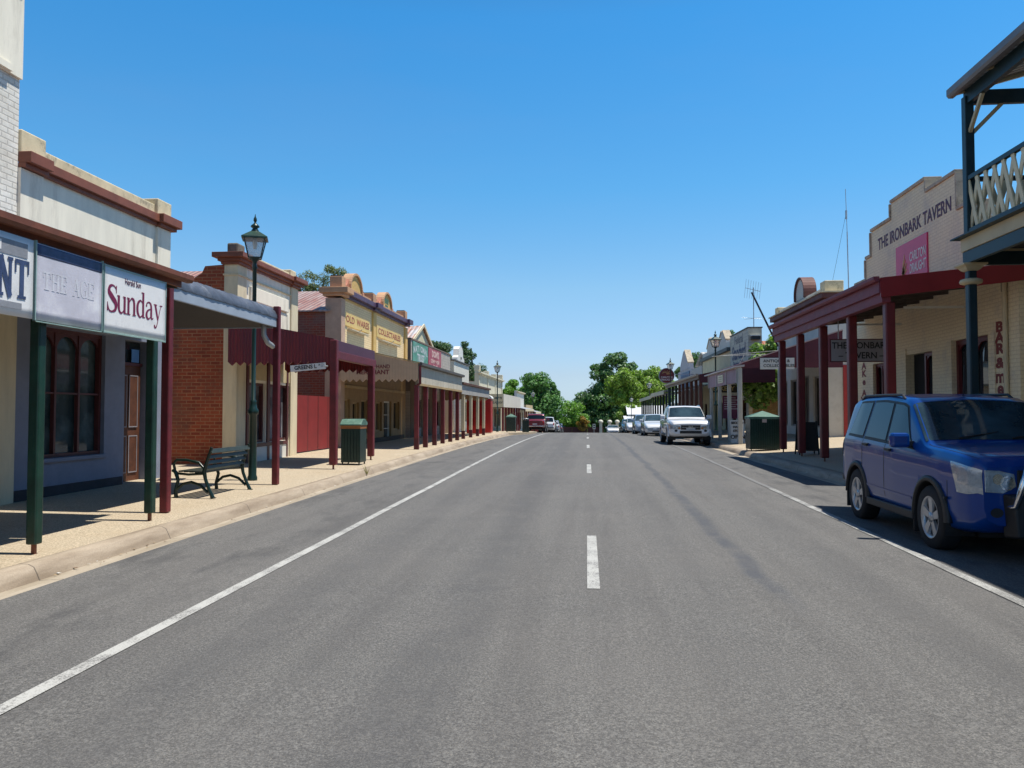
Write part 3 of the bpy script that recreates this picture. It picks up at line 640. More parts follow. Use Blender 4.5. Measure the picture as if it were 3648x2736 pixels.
GLY = {
 'S': [[(.97, 1.12, .05), (.88, 1.34, .08), (.6, 1.46, .09), (.28, 1.36, .2), (.2, 1.08, .3), (.52, .8, .34), (.9, .5, .32), (.88, .16, .22), (.55, .0, .1), (.25, .04, .1), (.08, .3, .08), (.04, .5, .05)], [(.05, .0, .1), (.05, .48, .05)], [(.95, 1.05, .05), (.95, 1.48, .09)]],
 'u': [[(.17, .98, .22), (.17, .35, .22), (.28, .08, .16), (.5, .02, .1), (.72, .2, .06)], [(.8, .98, .22), (.8, .5, .22), (.8, 0, .22)], [(-.02, .95, .06), (.27, .95, .06)], [(.6, .95, .06), (.9, .95, .06)], [(.8, .03, .06), (1.03, .03, .06)]],
 'n': [[(.17, .98, .22), (.17, .5, .22), (.17, 0, .22)], [(.27, .75, .07), (.5, .97, .1), (.74, .9, .18), (.82, .6, .22), (.82, 0, .22)], [(-.02, .95, .06), (.27, .95, .06)], [(-.02, .03, .06), (.38, .03, .06)], [(.62, .03, .06), (1.02, .03, .06)]],
 'd': [[(.75, .85, .05), (.48, .99, .1), (.2, .8, .2), (.13, .5, .24), (.2, .2, .2), (.45, .0, .1), (.72, .16, .06)], [(.8, 1.5, .22), (.8, .8, .22), (.8, 0, .22)], [(.58, 1.47, .06), (.9, 1.47, .06)], [(.8, .03, .06), (1.03, .03, .06)]],
 'a': [[(.12, .72, .16), (.2, .93, .1), (.45, 1.0, .1), (.66, .88, .18), (.72, .6, .22), (.72, .18, .22), (.82, .04, .12), (1.0, .1, .04)], [(.68, .62, .06), (.32, .5, .12), (.15, .28, .22), (.22, .07, .18), (.42, .0, .1), (.66, .16, .06)]],
 'y': [[(.14, .97, .22), (.3, .55, .22), (.5, .05, .18)], [(.88, .97, .07), (.68, .5, .07), (.46, -.1, .08), (.3, -.4, .1), (.12, -.42, .14), (.08, -.28, .14)], [(-.04, .95, .06), (.36, .95, .06)], [(.7, .95, .06), (1.04, .95, .06)]],
 'E': [[(.25, 1.45, .3), (.25, 0, .3)], [(0, 1.4, .12), (.85, 1.4, .12)], [(0, .05, .12), (.85, .05, .12)], [(.3, .72, .12), (.65, .72, .12)], [(.8, 1.45, .12), (.8, 1.05, .12)], [(.8, 0, .12), (.8, .4, .12)]],
 'N': [[(.18, 1.45, .2), (.18, 0, .2)], [(.82, 1.45, .2), (.82, 0, .2)], [(.16, 1.45, .3), (.84, 0, .3)], [(0, 1.4, .12), (.36, 1.4, .12)], [(.62, 1.4, .12), (1.0, 1.4, .12)], [(0, .05, .12), (.38, .05, .12)]],
 'T': [[(.5, 1.45, .3), (.5, 0, .3)], [(0, 1.38, .16), (1.0, 1.38, .16)], [(.06, 1.45, .12), (.06, .95, .1)], [(.94, 1.45, .12), (.94, .95, .1)], [(.2, .05, .12), (.8, .05, .12)]],
 'H': [[(.2, 1.45, .24), (.2, 0, .24)], [(.8, 1.45, .24), (.8, 0, .24)], [(.2, .75, .1), (.8, .75, .1)], [(.0, 1.42, .06), (.4, 1.42, .06)], [(.6, 1.42, .06), (1, 1.42, .06)], [(0, .03, .06), (.4, .03, .06)], [(.6, .03, .06), (1, .03, .06)]],
 'A': [[(.5, 1.45, .1), (.12, 0, .1)], [(.5, 1.45, .24), (.85, 0, .24)], [(.28, .5, .08), (.72, .5, .08)], [(-.02, .03, .06), (.3, .03, .06)], [(.65, .03, .06), (1.02, .03, .06)]],
 'G': [[(.88, 1.1, .08), (.7, 1.38, .08), (.45, 1.42, .12), (.18, 1.1, .22), (.14, .7, .26), (.22, .25, .2), (.5, .03, .1), (.82, .2, .1)], [(.82, .65, .2), (.82, .05, .2)], [(.6, .66, .06), (.98, .66, .06)]],
}
def word(mb, s, y, z, size, sxx, x, gap=.16):
    u = y
    for i, ch in enumerate(s):
        if ch == ' ': u += size * .5 * sxx; continue
        for k, st in enumerate(GLY[ch]): stroke(mb, st, u, z, size, sxx, x, lay=k * .0003)
        u += size * (1 + gap) * sxx
# leftmost sign: ...ENT
T = thing('newspaper_sign', 'white newspaper sign with narrow navy slab letters ENT, leftmost under the rusty gutter', 'sign', (SX, yl(7.4), 2.55), 'sign panels under the left awning')
wavy_board('board', yl(6.6), yl(8.02), 2.55 + ZS, 3.32 + ZS, wht, .002, 1).build('board', wht, T)
mb = MB(); mb.box(SX + .001, SX + .004, yl(6.62), yl(7.93), 3.075, 3.215); mb.box(SX + .001, SX + .004, yl(6.62), yl(7.86), 2.575, 2.635); mb.build('band', greyband, T)
mb = MB(); word(mb, 'ENT', yl(7.1) + .20, 2.68, .255, .76, SX + .005, .12); mb.build('lettering', navy, T, recalc=False)
text(T, 'N', .13, (SX + .0055, yl(7.52), 3.145), '+x', wht, .001, .003)
# middle sign: faded THE AGE
T = thing('newspaper_sign', 'faded lavender sign with ghostly letters THE AGE between the two white signs', 'sign', (SX, yl(8.6), 2.55), 'sign panels under the left awning')
y0, y1 = yl(8.06), yl(9.16)
wavy_board('board', y0, y1, 2.55 + ZS, 3.31 + ZS, lav, .001, 2).build('board', lav, T)
g = wavy_board('b', y0 + .01, y1 - .01, 3.145, 3.255, navy, .001, 2); g.v = [(x + .002, y, z) for x, y, z in g.v]; g.build('band', navy, T)
pale = M('pale_ghost_letters', (.78, .78, .84), .5, .1, 6)
mb = MB(); word(mb, 'THE', y0 + .10, 2.82, .125, .95, SX + .0022, .1); word(mb, 'AGE', y0 + .56, 2.82, .125, .95, SX + .0022, .1); mb.build('lettering', pale, T, recalc=False)
f = MB()
for (a, b_, c, d) in ((y0 - .012, y0, 2.485, 3.285), (y1, y1 + .012, 2.485, 3.285), (y0 - .012, y1 + .012, 2.485, 2.495)): f.box(SX - .02, SX + .008, a, b_, c, d)
f.build('frame', greentrim, T)
# right sign: Sunday
T = thing('newspaper_sign', 'clean white sign with large maroon word Sunday, rightmost under the rusty gutter', 'sign', (SX, yl(9.85), 2.55), 'sign panels under the left awning')
y0, y1 = yl(9.21), yl(10.55)
wavy_board('board', y0, y1, 2.55 + ZS, 3.29 + ZS, wht, .0015, 5).build('board', wht, T)
mb = MB(); word(mb, 'Sunday', y0 + .05, 2.745, .205, .90, SX + .003, .06); mb.build('lettering', maroon, T, recalc=False)
text(T, 'Herald Sun', .105, (SX + .003, y0 + .56, 3.125), '+x', M('plum_letters', (.12, .03, .07), .5), .001, 0, .72)
f = MB()
for (a, b_, c, d) in ((y0 - .01, y0, 2.485, 3.265), (y1, y1 + .01, 2.485, 3.265), (y0, y1, 2.49, 2.505), (y0, y1, 3.245, 3.26)): f.box(SX - .02, SX + .006, a, b_, c, d)
f.build('frame', greentrim, T)
# ---- single storey shop with red cornice and blue grey shopfront
ya, yb = W(11.8) + .004, W(16.1)
P = thing('corner_shop', 'cream parapet shop with peeling red cornice, blue grey front and flat grey verandah', 'shop', (XL, (ya + yb) / 2, .2))
wy0, wy1 = W(12.25), W(14.05); dy0, dy1 = W(14.65), W(15.55)
MB().wallx(XL, XL - .3, ya, yb, Z0, 3.4, [(wy0, wy1, .86, 2.95), (dy0, dy1, .26, 2.95)]).build('front_wall', grey_blue, P)
MB().box(XL - .3, XL, ya, yb, 3.405, 5.35).build('parapet', white_render, P)
MB().box(XL - .28, XL - .02, ya, yb, 5.50, 5.72).build('coping', cap_mat, P, bevel=.02)
MB().box(XL - .33, XL + .05, ya, ya + .55, 5.50, 5.86).build('end_block', cap_mat, P, bevel=.02); MB().box(XL - .33, XL + .05, yb - .5, yb + .02, 5.5, 5.84).build('end_block', cap_mat, P, bevel=.02)
MB().box(XL, XL + .05, yb - .48, yb, 3.405, 5.27).build('pilaster', white_render, P); MB().box(XL, XL + .05, ya, ya + .5, 3.405, 5.27).build('pilaster', white_render, P)
cornice(P, 1, XL, ya + .01, yb - .55, 5.28, [(.06, 0, .07), (.12, .07, .22)], terra, ends=False)
cornice(P, 1, XL, ya, ya + .52, 5.28, [(.13, 0, .07), (.21, .07, .24)], terra, ends=False)
mb = MB(); mb.box(XL - .4, XL + .13, yb - .52, yb + .1, 5.28, 5.35); mb.box(XL - .45, XL + .21, yb - .56, yb + .17, 5.35, 5.52); mb.build('cornice', terra, P, bevel=.01)
MB().box(XL - .002, XL + .02, ya, dy0 - .05, Z0, .42).build('plinth', dark_plinth, P)
b = MB(); b.box(XL - .302, XL - 12, yb - .25, yb - .003, Z0, 5.2); b.box(XL - 11.7, XL - 12, ya, yb - .26, Z0, 4.6); b.build('side_wall', white_render, P)
roofx(P, XL - .3, XL - 12, ya, yb - .25, 4.3, 4.9, Mc_roof)
rectwin(P, 1, XL, wy0, wy1, .86, 2.95, burgundy_wood, glass_l, 3, 2, .06, .12, True)
MB().box(XL - .02, XL + .06, wy0 - .06, wy1 + .06, .80, .858).build('window_sill', grey_blue, P)
MB().box(XL, XL + .05, wy0 - .05, wy1 + .3, 2.97, 3.03).build('blind_box', metal_grey, P)
MB().box(XL - .3, XL + .02, dy0, dy1, .0, .255).build('doorstep', dark_plinth, P)
door(P, 1, XL, dy0 + .02, dy1 - .02, .26, 2.93, brown_wood, burgundy_wood, glass, .22, M('dull_beading', (.32, .30, .32), .6))
MB().box(XL - .18, XL - .17, dy0 + .5, dy0 + .75, 2.55, 2.8).build('fanlight_sticker', M('blue_sticker', (.1, .25, .5)), P)
# flat verandah
va, vb = WP(10.9), WP(14.93); alu = M('pale_blue_fascia', (.40, .46, .54), .5, .08, 2)
bit = M('weathered_bitumen_edge', (.09, .105, .14), .55, .35, 2.5, bump=1.2, bscale=9, stain=(.26, .28, .32), stain_amt=.6)
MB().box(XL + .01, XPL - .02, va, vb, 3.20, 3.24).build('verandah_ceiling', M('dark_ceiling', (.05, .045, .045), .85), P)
MB().add([(XL + .01, va, 3.58), (XPL - .13, va, 3.56), (XPL - .13, vb, 3.56), (XL + .01, vb, 3.58), (XL + .01, va, 3.50), (XPL - .13, va, 3.50), (XPL - .13, vb, 3.50), (XL + .01, vb, 3.50)],
         [(0, 1, 2, 3), (4, 7, 6, 5), (0, 4, 5, 1), (1, 5, 6, 2), (2, 6, 7, 3), (3, 7, 4, 0)]).build('verandah_roof', bit, P)
MB().box(XPL - .02, XPL + .02, va, vb, 3.18, 3.385).build('fascia', alu, P, bevel=.008)
mb = MB(); n = 60; vs = []; rnd = random.Random(4)
for i in range(n + 1):
    y = va + (vb - va) * i / n
    for j, (dx, z) in enumerate(((.035, 3.35), (.035, 3.40), (-.01, 3.48), (-.12, 3.575))):
        vs.append((XPL + dx + rnd.uniform(-.006, .006), y, z + rnd.uniform(-.005, .007)))
mb.add(vs, [(i * 4 + j, i * 4 + j + 1, (i + 1) * 4 + j + 1, (i + 1) * 4 + j) for i in range(n) for j in range(3)], True); mb.build('flashing', bit, P, recalc=False)
MB().box(XL + .02, XPL - .02, va - .002, va + .03, 3.18, 3.5).build('end_board', alu, P)
MB().box(XL + .02, XPL - .02, vb - .03, vb + .002, 3.18, 3.5).build('end_board', alu, P)
for yo in (11.0, 14.88):
    post(P, XPL + .01, WP(yo) - .02, fzl(XPL, yo), 3.58 if yo > 12 else 3.45, .115, crimson, foot=False)
MB().tube([(-5.95, vb - .3, 3.2), (-5.95, vb - .3, 3.02), (-5.9, vb - .22, 2.88), (-5.84, vb - .1, 2.82)], .05, 8).build('downpipe', metal_grey, P)
# ---- cream pilastered shop with crimson verandah
ya, yb = W(19.25), W(23.25)
P = thing('pilastered_shop', 'white pilastered shop with terracotta cornice and scalloped crimson verandah past the brick lane', 'shop', (XL, (ya + yb) / 2, .25))
ops = [(W(19.95), W(21.1), .8, 2.35), (W(21.35), W(22.75), .8, 2.35)]
MB().wallx(XL, XL - .3, ya, yb, Z0, 5.2, ops).build('front_wall', white_render, P)
MB().prism([(XL - .3, Z0), (XL - .3, 5.2), (XL - .8, 5.17), (XL - .88, 5.0), (XL - 1.05, 4.9), (XL - 1.2, 4.74), (XL - 1.45, 4.6), (XL - 13, 4.55), (XL - 13, Z0)], 1, ya + .004, ya + .25).build('side_wall', brick_red, P)
MB().prism([(XL - .3, Z0), (XL - .3, 5.0), (XL - 13, 4.5), (XL - 13, Z0)], 1, yb - .25, yb - .004).build('side_wall', brick_red, P)
MB().box(XL - 12.8, XL - 13, ya + .26, yb - .26, Z0, 4.5).build('back_wall', brick_red, P)
mb = MB(); mb.box(XL - .30, XL + .05, ya - .02, ya + .5, Z0, 5.2); mb.build('pilaster', cream, P, bevel=.01)
mb = MB(); mb.box(XL - .3, XL + .05, yb - .5, yb + .02, Z0, 5.2); mb.build('pilaster', cream, P, bevel=.01)
roofx(P, XL - .35, XL - 13, ya + .02, yb - .02, 4.6, 5.42, Mcorr('red_corrugated_sheet', (.42, .20, .16), 0, .16, col2=(.46, .30, .26)))
cornice(P, 1, XL, ya + .5, yb - .5, 5.2, [(.06, 0, .06), (.12, .06, .14), (.2, .14, .26)], terra, ends=False)
for (a, b_) in ((ya - .02, ya + .5), (yb - .5, yb + .02)):
    mb = MB()
    for p, z0, z1 in ((.06, 5.2, 5.27), (.12, 5.27, 5.35), (.22, 5.35, 5.47)): mb.box(XL - .30 - p, XL + .05 + p, a - p, b_ + p, z0, z1)
    mb.build('cornice', terra, P, bevel=.006)
MB().box(XL - .3, XL - .05, ya + .3, yb - .3, 5.465, 5.62).build('coping', cap_mat, P, bevel=.02)
MB().box(XL - .26, XL + .02, ya + .02, ya + .45, 5.475, 5.74).build('end_block', M('lichen_stone', (.22, .19, .15), .95, .4, 6, bump=1), P, bevel=.04)
MB().box(XL - .35, XL, yb - .45, yb - .02, 5.475, 5.72).build('end_block', cap_mat, P, bevel=.03)
mb = MB(); mb.box(XL, XL + .03, ya + .5, yb - .5, 4.93, 4.97); mb.box(XL - .32, XL + .075, ya - .045, ya + .525, 4.93, 4.97); mb.build('string_course', cap_mat, P)
MB().box(XL, XL + .07, ya + .75, yb - .75, 4.42, 4.78).build('raised_panel', white_render, P, bevel=.015)
MB().box(XL, XL + .025, ya + .65, yb - .65, 3.7, 4.36).build('raised_panel', white_render, P, bevel=.01)
for o_ in ops: rectwin(P, 1, XL, *o_, burgundy_wood, Mglass('curtain_glass', (.09, .09, .10), .08, .6, .1), 1, 1, .07)
mb = MB()
for o_ in ops: mb.box(XL, XL + .02, o_[0], o_[1], 2.42, 3.55)
mb.build('upper_panel', M('ochre_cream_board', (.62, .50, .28), .6), P)
mb = MB(); mb.box(XL, XL + .04, ya + .62, ya + .74, .2, 3.6); mb.box(XL, XL + .04, W(21.15), W(21.3), .2, 3.6); mb.box(XL, XL + .04, yb - .75, yb - .65, .2, 3.6); mb.build('mullion', burgundy_wood, P)
MB().box(XL, XL + .05, ya + .76, yb - .76, .70, .79).build('window_sill', burgundy_wood, P)
MB().box(XL, XL + .03, ya + .76, yb - .76, .22, .69).build('stallboard', white_p, P)
va, vb = WP(18.5), WP(22.0); cr_corr = Mcorr('crimson_corrugated', (.23, .014, .018), 0, .08, col2=(.17, .012, .02), metal=0, bump=.6)
skillion(P, 1, XL + .05, 3.80, -5.9, 3.30, va, vb, Mc_roof, sof=soffit)
MB().box(-5.93, -5.86, va, vb, 3.03, 3.29).build('fascia', M('plum_board', (.10, .03, .06), .55), P, bevel=.005)
MB().box(-5.95, -5.80, va + .07, vb - .07, 2.84, 3.028).build('verandah_beam', crimson, P, bevel=.01)
scallop_panel(P, [(XL + .07, 3.80), (-5.87, 3.31)], 2.78, 1, va - .06, .05, cr_corr, .19, .09)
scallop_panel(P, [(XL + .07, 3.78), (-5.96, 3.29)], 2.78, 1, vb - .02, .04, cr_corr, .19, .09)
for yo in (18.45, 21.65): post(P, -5.87, WP(yo) + .04, fzl(-5.9, yo), 2.84 if yo > 20 else 3.28, .17, crimson)
# street name sign on the post
T = thing('street_sign', 'white GREENS LA street name blade fixed to the crimson verandah post', 'street sign', (-6.5, va - .16, 2.66))
sgn = M('sign_face_white', (.78, .78, .78), .35, .04)
mb = MB(); mb.bar((-6.86, va - .17, 2.60), (-6.02, va - .17, 2.67), .012, .15); mb.build('board', sgn, T)
text(T, 'GREENS L', .125, (-6.5, va - .178, 2.632), '-y', black_p, .001, .004, .98, tilt=.083)
text(T, 'A', .06, (-6.17, va - .178, 2.69), '-y', black_p, .001, .002, 1, tilt=.083)
mb = MB(); mb.tube([(-5.97, va - .17, 2.66), (-6.05, va - .165, 2.66)], .02, 6); mb.build('bracket', metal_grey, T)
mb = MB()
for k in range(3): mb.bar((-6.13 + .0, va - .178, 2.645 + k * .02), (-6.07, va - .178, 2.65 + k * .02), .002, .008)
mb.bar((-6.14, va - .178, 2.70), (-6.10, va - .178, 2.72), .002, .008); mb.bar((-6.10, va - .178, 2.72), (-6.06, va - .178, 2.70), .002, .008); mb.build('emblem', M('grey_emblem', (.3, .32, .36)), T)
# ---- red gate closing the second lane
g0, g1 = W(23.3), W(27.35)
T = thing('lane_gate', 'tall bright red boarded gate closing the gap between two shops', 'gate', (XL, (g0 + g1) / 2, .3))
gm_ = Mboards('red_gate_boards', (.25, .018, .018), 1, .95, .12, .25)
MB().box(XL - .08, XL - .04, g0 + .02, (g0 + g1) / 2 - .01, .40, 2.1).build('gate_leaf', gm_, T)
MB().box(XL - .08, XL - .04, (g0 + g1) / 2 + .01, g1 - .02, .40, 2.1).build('gate_leaf', gm_, T)
MB().box(XL - .3, XL, g0 + .02, g1 - .02, .1, .36).build('threshold', cream, T)
# ---- old wares building
ya, yb = W(27.4), W(37.4); ym = W(31.65)
P = thing('antique_shop', 'ochre brick double shop with two arched pediments and OLD WARES and COLLECTABLES panels', 'shop', (XL, (ya + yb) / 2, .3))
ops = [(W(27.95), W(28.65), .8, 2.05), (W(28.95), W(29.8), .3, 1.95), (W(30.05), W(31.1), .8, 2.05), (W(32.2), W(33.1), .8, 2.0), (W(33.4), W(34.7), .3, 2.05), (W(35.1), W(36.2), .8, 2.05)]
MB().wallx(XL, XL - .3, ya, yb, Z0, 3.3, ops).build('shopfront', M('ochre_timber', (.36, .22, .085), .6, .15, 3), P)
MB().box(XL - .3, XL + .0, ya, yb, 3.302, 5.55).build('front_wall', brick_cr, P)
for i, o_ in enumerate(ops): rectwin(P, 1, XL, *o_, M('ochre_frame', (.50, .34, .15), .5) if i != 4 else white_p, glass if i != 1 else glass_b, 1, 3 if i == 4 else 1, .06, .15)
MB().box(XL, XL + .03, ya + .5, yb - .4, 0, .55).build('plinth', M('brown_plinth', (.07, .045, .03), .7), P)
MB().box(XL, XL + .06, ya + .5, yb - .4, 2.45, 2.55).build('transom_rail', M('ochre_frame', (.5, .34, .15)), P)
yel = M('ochre_yellow_render', (.72, .47, .15), .75, .12, 2, stain=(.6, .38, .18))
pink = M('pinkish_ochre_render', (.62, .36, .20), .8, .12, 2, stain=(.4, .22, .14))
b = MB(); b.box(XL - .5, XL - 12, ya + .004, ya + .25, Z0, 5.1); b.build('side_wall', brick_dk, P)
b = MB(); b.box(XL - .302, XL - 12, yb - .25, yb - .004, Z0, 5.1); b.box(XL - 11.7, XL - 12, ya + .26, yb - .26, Z0, 5.1); b.build('side_wall', brick_dk, P)
roofx(P, XL - .35, XL - 12.2, ya - .12, yb - .1, 5.12, 6.42, Mcorr('streaky_corrugated_roof', (.36, .17, .13), 0, .18, col2=(.47, .36, .32)), ym=ya + 4)
MB().box(XL - .52, XL + .05, ya - .02, ya + .42, Z0, 5.55).build('pilaster', M('pale_pink_brick', (.56, .38, .27), .85, .12, 3), P)
MB().box(XL, XL + .08, ym - .22, ym + .22, 3.3, 5.55).build('pilaster', yel, P); MB().box(XL - .3, XL + .08, yb - .42, yb + .02, 3.3, 5.55).build('pilaster', yel, P)
plum = M('plum_cornice', (.10, .05, .10), .5, .2, 3)
for (a, b_, xb_) in ((ya + .42, ym - .3, XL - .05), (ym + .3, yb - .42, XL - .05)):
    mb = MB(); mb.box(xb_, XL + .1, a, b_, 5.62, 5.72); mb.box(xb_, XL + .22, a, b_, 5.72, 5.9); mb.build('cornice', plum, P, bevel=.01)
for (a, b_) in ((ya - .02, ya + .42), (ym - .24, ym + .24), (yb - .42, yb + .02)):
    mb = MB(); x_ = XL - .5 if a < ya else XL - .2
    mb.box(x_ - .1, XL + .18, a - .08, b_ + .08, 5.62, 5.72); mb.box(x_ - .2, XL + .32, a - .16, b_ + .16, 5.72, 5.92); mb.build('cornice', plum if a > ya else pink, P, bevel=.012)
MB().box(XL - .3, XL + .03, ya + .42, yb - .42, 5.552, 5.618).build('moulding', yel, P)
MB().box(XL - .3, XL - .02, ya + .1, yb - .1, 5.62, 6.08).build('parapet', pink, P)
for a in (ya + .0, ym - .2, yb - .4): MB().box(XL - .38, XL + .06, a, a + .42, 5.925, 6.32).build('end_block', pink, P, bevel=.015)
for a in (ya + .03, ym - .17, yb - .37): MB().box(XL - .36, XL + .0, a, a + .36, 6.325, 6.36).build('block_cap', dark_plinth, P)
for c in (W(29.4), W(34.0)):
    r = .72; pts = [(c - r, 5.9)] + [(c - r * math.cos(t), 6.12 + .55 * math.sin(t)) for t in [math.pi * q / 16 for q in range(17)]] + [(c + r, 5.9)]
    f = MB().prism(pts, 0, XL - .28, XL - .06).build('pediment', yel, P)
    rim = MB()
    pp = [(XL - .17, c - (r + .03) * math.cos(t), 6.12 + .58 * math.sin(t)) for t in [math.pi * q / 18 for q in range(19)]]
    pp = [(XL - .17, c - r - .03, 5.9)] + pp + [(XL - .17, c + r + .03, 5.9)]
    for q in range(len(pp) - 1): rim.bar(pp[q], pp[q + 1], .08, .36, up=(1, 0, 0))
    rim.build('pediment_rim', pink, f)
    for sg in (-1, 1):
        sc = [(c + sg * (r + .02), 5.9), (c + sg * (r + .02), 6.42), (c + sg * (r + .18), 6.24), (c + sg * (r + .38), 6.12), (c + sg * (r + .52), 6.2), (c + sg * (r + .6), 6.1), (c + sg * (r + .6), 5.9)]
        MB().prism(sc, 0, XL - .26, XL - .08).build('scroll', M('terracotta_render', (.5, .2, .12), .7), f)
mb = MB(); c = W(34.0)
for k in range(7): mb.box(XL - .058, XL - .05, c - .36 + k * .1, c - .30 + k * .1, 6.25 if k % 2 else 6.22, 6.45)
for k in range(5): mb.box(XL - .058, XL - .05, c - .25 + k * .1, c - .19 + k * .1, 6.05, 6.18)
mb.build('worn_lettering', M('green_faded', (.12, .25, .16)), P)
gold = M('ochre_sign_board', (.78, .56, .20), .6, .1, 1.5, stain=(.66, .44, .2)); redl = M('faded_red_letters', (.38, .08, .05), .6, .2, 8)
for (a, b_, s_, lb, n_) in ((27.85, 31.0, 'OLD  WARES', 'yellow OLD WARES panel on the ochre brick parapet', 1.0), (32.1, 36.3, 'COLLECTABLES', 'yellow COLLECTABLES panel on the ochre brick parapet', 1.0)):
    T = sign('wall_sign', lb, 'sign', 1, XL, W(a), W(b_), 4.66, 5.12, gold, th=.04)
    text(T, s_, .34, (XL + .044, (W(a) + W(b_)) / 2, 4.90), '+x', redl, .002, .004, (W(b_) - W(a)) * .82 / (1.75 if 'OLD' in s_ else 2.15))
    mb = MB(); mb.box(XL, XL + .18, W(a) + .35, W(b_) - .6, 4.53, 4.56); mb.bar((XL, (W(a) + W(b_)) / 2 - .3, 4.45), (XL + .3, (W(a) + W(b_)) / 2 - .3, 4.62), .03, .03); mb.build('light_shelf', M('pale_bracket', (.7, .6, .42)), T)
# its verandah
va, vb = WP(27.0), WP(36.4); zt = 3.22
cr_panel = Mboards('cream_ridged_sheet', (.60, .42, .26), 0, .1, .08, .62); faw = M('pale_fascia_boards', (.60, .54, .42), .7, .08, 2, stain=(.44, .38, .28))
skillion(P, 1, XL + .05, 3.85, -5.72, zt, va, vb, Mc_grey, sof=soffit)
scallop_panel(P, [(XL + .08, 3.86), (-5.7, zt + .03)], 2.72, 1, va - .05, .045, cr_panel, .22, .1)
MB().hexa([(XL + .08, va - .09, 3.86), (-5.66, va - .09, zt + .03), (-5.66, va - .0, zt + .03), (XL + .08, va, 3.86), (XL + .08, va - .09, 3.9), (-5.66, va - .09, zt + .07), (-5.66, va - .0, zt + .07), (XL + .08, va, 3.9)]).build('barge_capping', M('ochre_frame', (.5, .34, .15)), P)
mb = MB(); n = 8
for i in range(n): mb.box(-5.72, -5.69, va + (vb - va) * i / n + .01, va + (vb - va) * (i + 1) / n - .01, 2.58, zt - .06)
mb.build('fascia', faw, P)
MB().box(-5.72, -5.675, va, vb, 2.50, 2.575).build('fascia_rail', M('ochre_frame', (.5, .34, .15)), P)
MB().prism([(-5.72, zt - .055), (-5.56, zt - .03), (-5.56, zt + .06), (-5.72, zt + .08)], 1, va - .04, vb).build('gutter', M('dark_gutter', (.10, .09, .08), .6), P)
MB().tube([(-5.64, va - .02, zt - .05), (-5.64, va - .02, 2.56), (-5.74, va, 2.5)], .045, 8).build('downpipe', crimson, P)
for yo in (27.1, 28.6, 30.3, 32.0, 33.8, 35.6): post(P, -5.78, WP(yo), fzl(-5.8, WP(yo)), 2.52, .15, crimson, foot=False, basem=crimson_dk)
T = thing('awning_lettering', 'maroon SECOND HAND MERCHANT lettering on the scalloped cream awning end', 'sign', (-7.1, va - .06, 2.85))
mar = M('maroon_sign_letters', (.22, .03, .03), .6)
text(T, 'SECOND HAND', .185, (-7.28, va - .056, 3.14), '-y', mar, .002, .003, .90); text(T, 'MERCHANT', .215, (-7.28, va - .056, 2.95), '-y', mar, .002, .005, 1.0)
# ---- hoarding building
ya, yb = W(38.4), W(49.6)
P = thing('weatherboard_store', 'weatherboard store with painted hoarding and tall gabled iron roof, left side', 'shop', (XL, (ya + yb) / 2, .3))
wbd = Mboards('grey_weatherboards', (.50, .45, .38), 2, .16, .12, .3); yb_ = M('yellow_board', (.62, .5, .22), .6)
ops = [(W(39.5), W(41), .8, 2.2), (W(42), W(43), .3, 2.3), (W(44), W(46), .8, 2.2)]
shell(P, 1, XL, ya, yb, Z0, 5.12, wbd, wbd, ops, 9, 4.2)
for (a, b_) in ((ya, ops[0][0]), (ops[0][1], ops[1][0]), (ops[1][1], ops[2][0]), (ops[2][1], yb)): MB().box(XL, XL + .015, a + .01, b_ - .01, 0, 3.2).build('lower_cladding', M('brown_shop_timber', (.17, .11, .06), .7), P)
for o_ in ops: rectwin(P, 1, XL, *o_, burgundy_wood, glass, 2, 1)
MB().box(XL - .35, XL + .04, ya - .03, yb, 5.122, 5.2).build('coping', M('brown_coping', (.22, .15, .1)), P)
MB().box(XL - .3, XL + .02, ya - .03, ya - .001, 2.6, 5.118).build('end_board', M('grey_brown_board', (.25, .2, .15), .7), P)
rc = W(47.2)
roofx(P, XL - 1.2, XL - 12, rc - 8.4, rc + 8.4, 3.45, 6.75, Mcorr('rust_and_zinc_roof', (.50, .19, .08), 0, .25, col2=(.62, .60, .60)), name='gable_roof')
MB().prism([(rc - 8.0, 3.5), (rc, 6.64), (rc + 8.0, 3.5)], 0, XL - 1.4, XL - 1.3).build('gable', Mboards('pale_yellow_boards', (.72, .66, .42), 1, .35, .08, .5), P)
mb = MB(); mb.bar((XL - 1.17, rc - 8.4, 3.45), (XL - 1.17, rc, 6.78), .06, .16); mb.bar((XL - 1.17, rc + 8.4, 3.45), (XL - 1.17, rc, 6.78), .06, .16); mb.build('barge_board', cream, P)
sea = Mboards('faded_green_boards', (.10, .33, .24), 1, .33, .2, .35, stain=(.35, .55, .5)); sred = Mboards('faded_red_boards', (.40, .09, .12), 1, .33, .2, .35, stain=(.58, .3, .32))
ghost = M('ghost_white', (.60, .70, .70), .7, .2, 6); ghostp = M('ghost_pink', (.72, .5, .45), .7, .2, 6)
T = sign('painted_hoarding', 'faded green NATURAL TRUST hoarding on the weatherboard parapet', 'sign', 1, XL, W(38.75), W(42.45), 3.95, 5.08, sea, th=.04)
c = (W(38.75) + W(42.45)) / 2
for k, ch in enumerate('NATIONAL'):
    t_ = (k - 3.5) / 4; text(T, ch, .42, (XL + .045, c + t_ * 1.75, 4.78 - .16 * t_ * t_), '+x', ghost, .001, .02, 1.2, tilt=-t_ * .15)
T['label'] = 'faded green hoarding lettered NATIONAL TRUST on the weatherboard parapet'
text(T, 'TRUST', .5, (XL + .045, c, 4.32), '+x', ghost, .001, .02, 1.15)
T = sign('painted_hoarding', 'faded red hoarding with pale lettering right of the green one', 'sign', 1, XL, W(42.6), W(46.3), 3.95, 5.08, sred, th=.04)
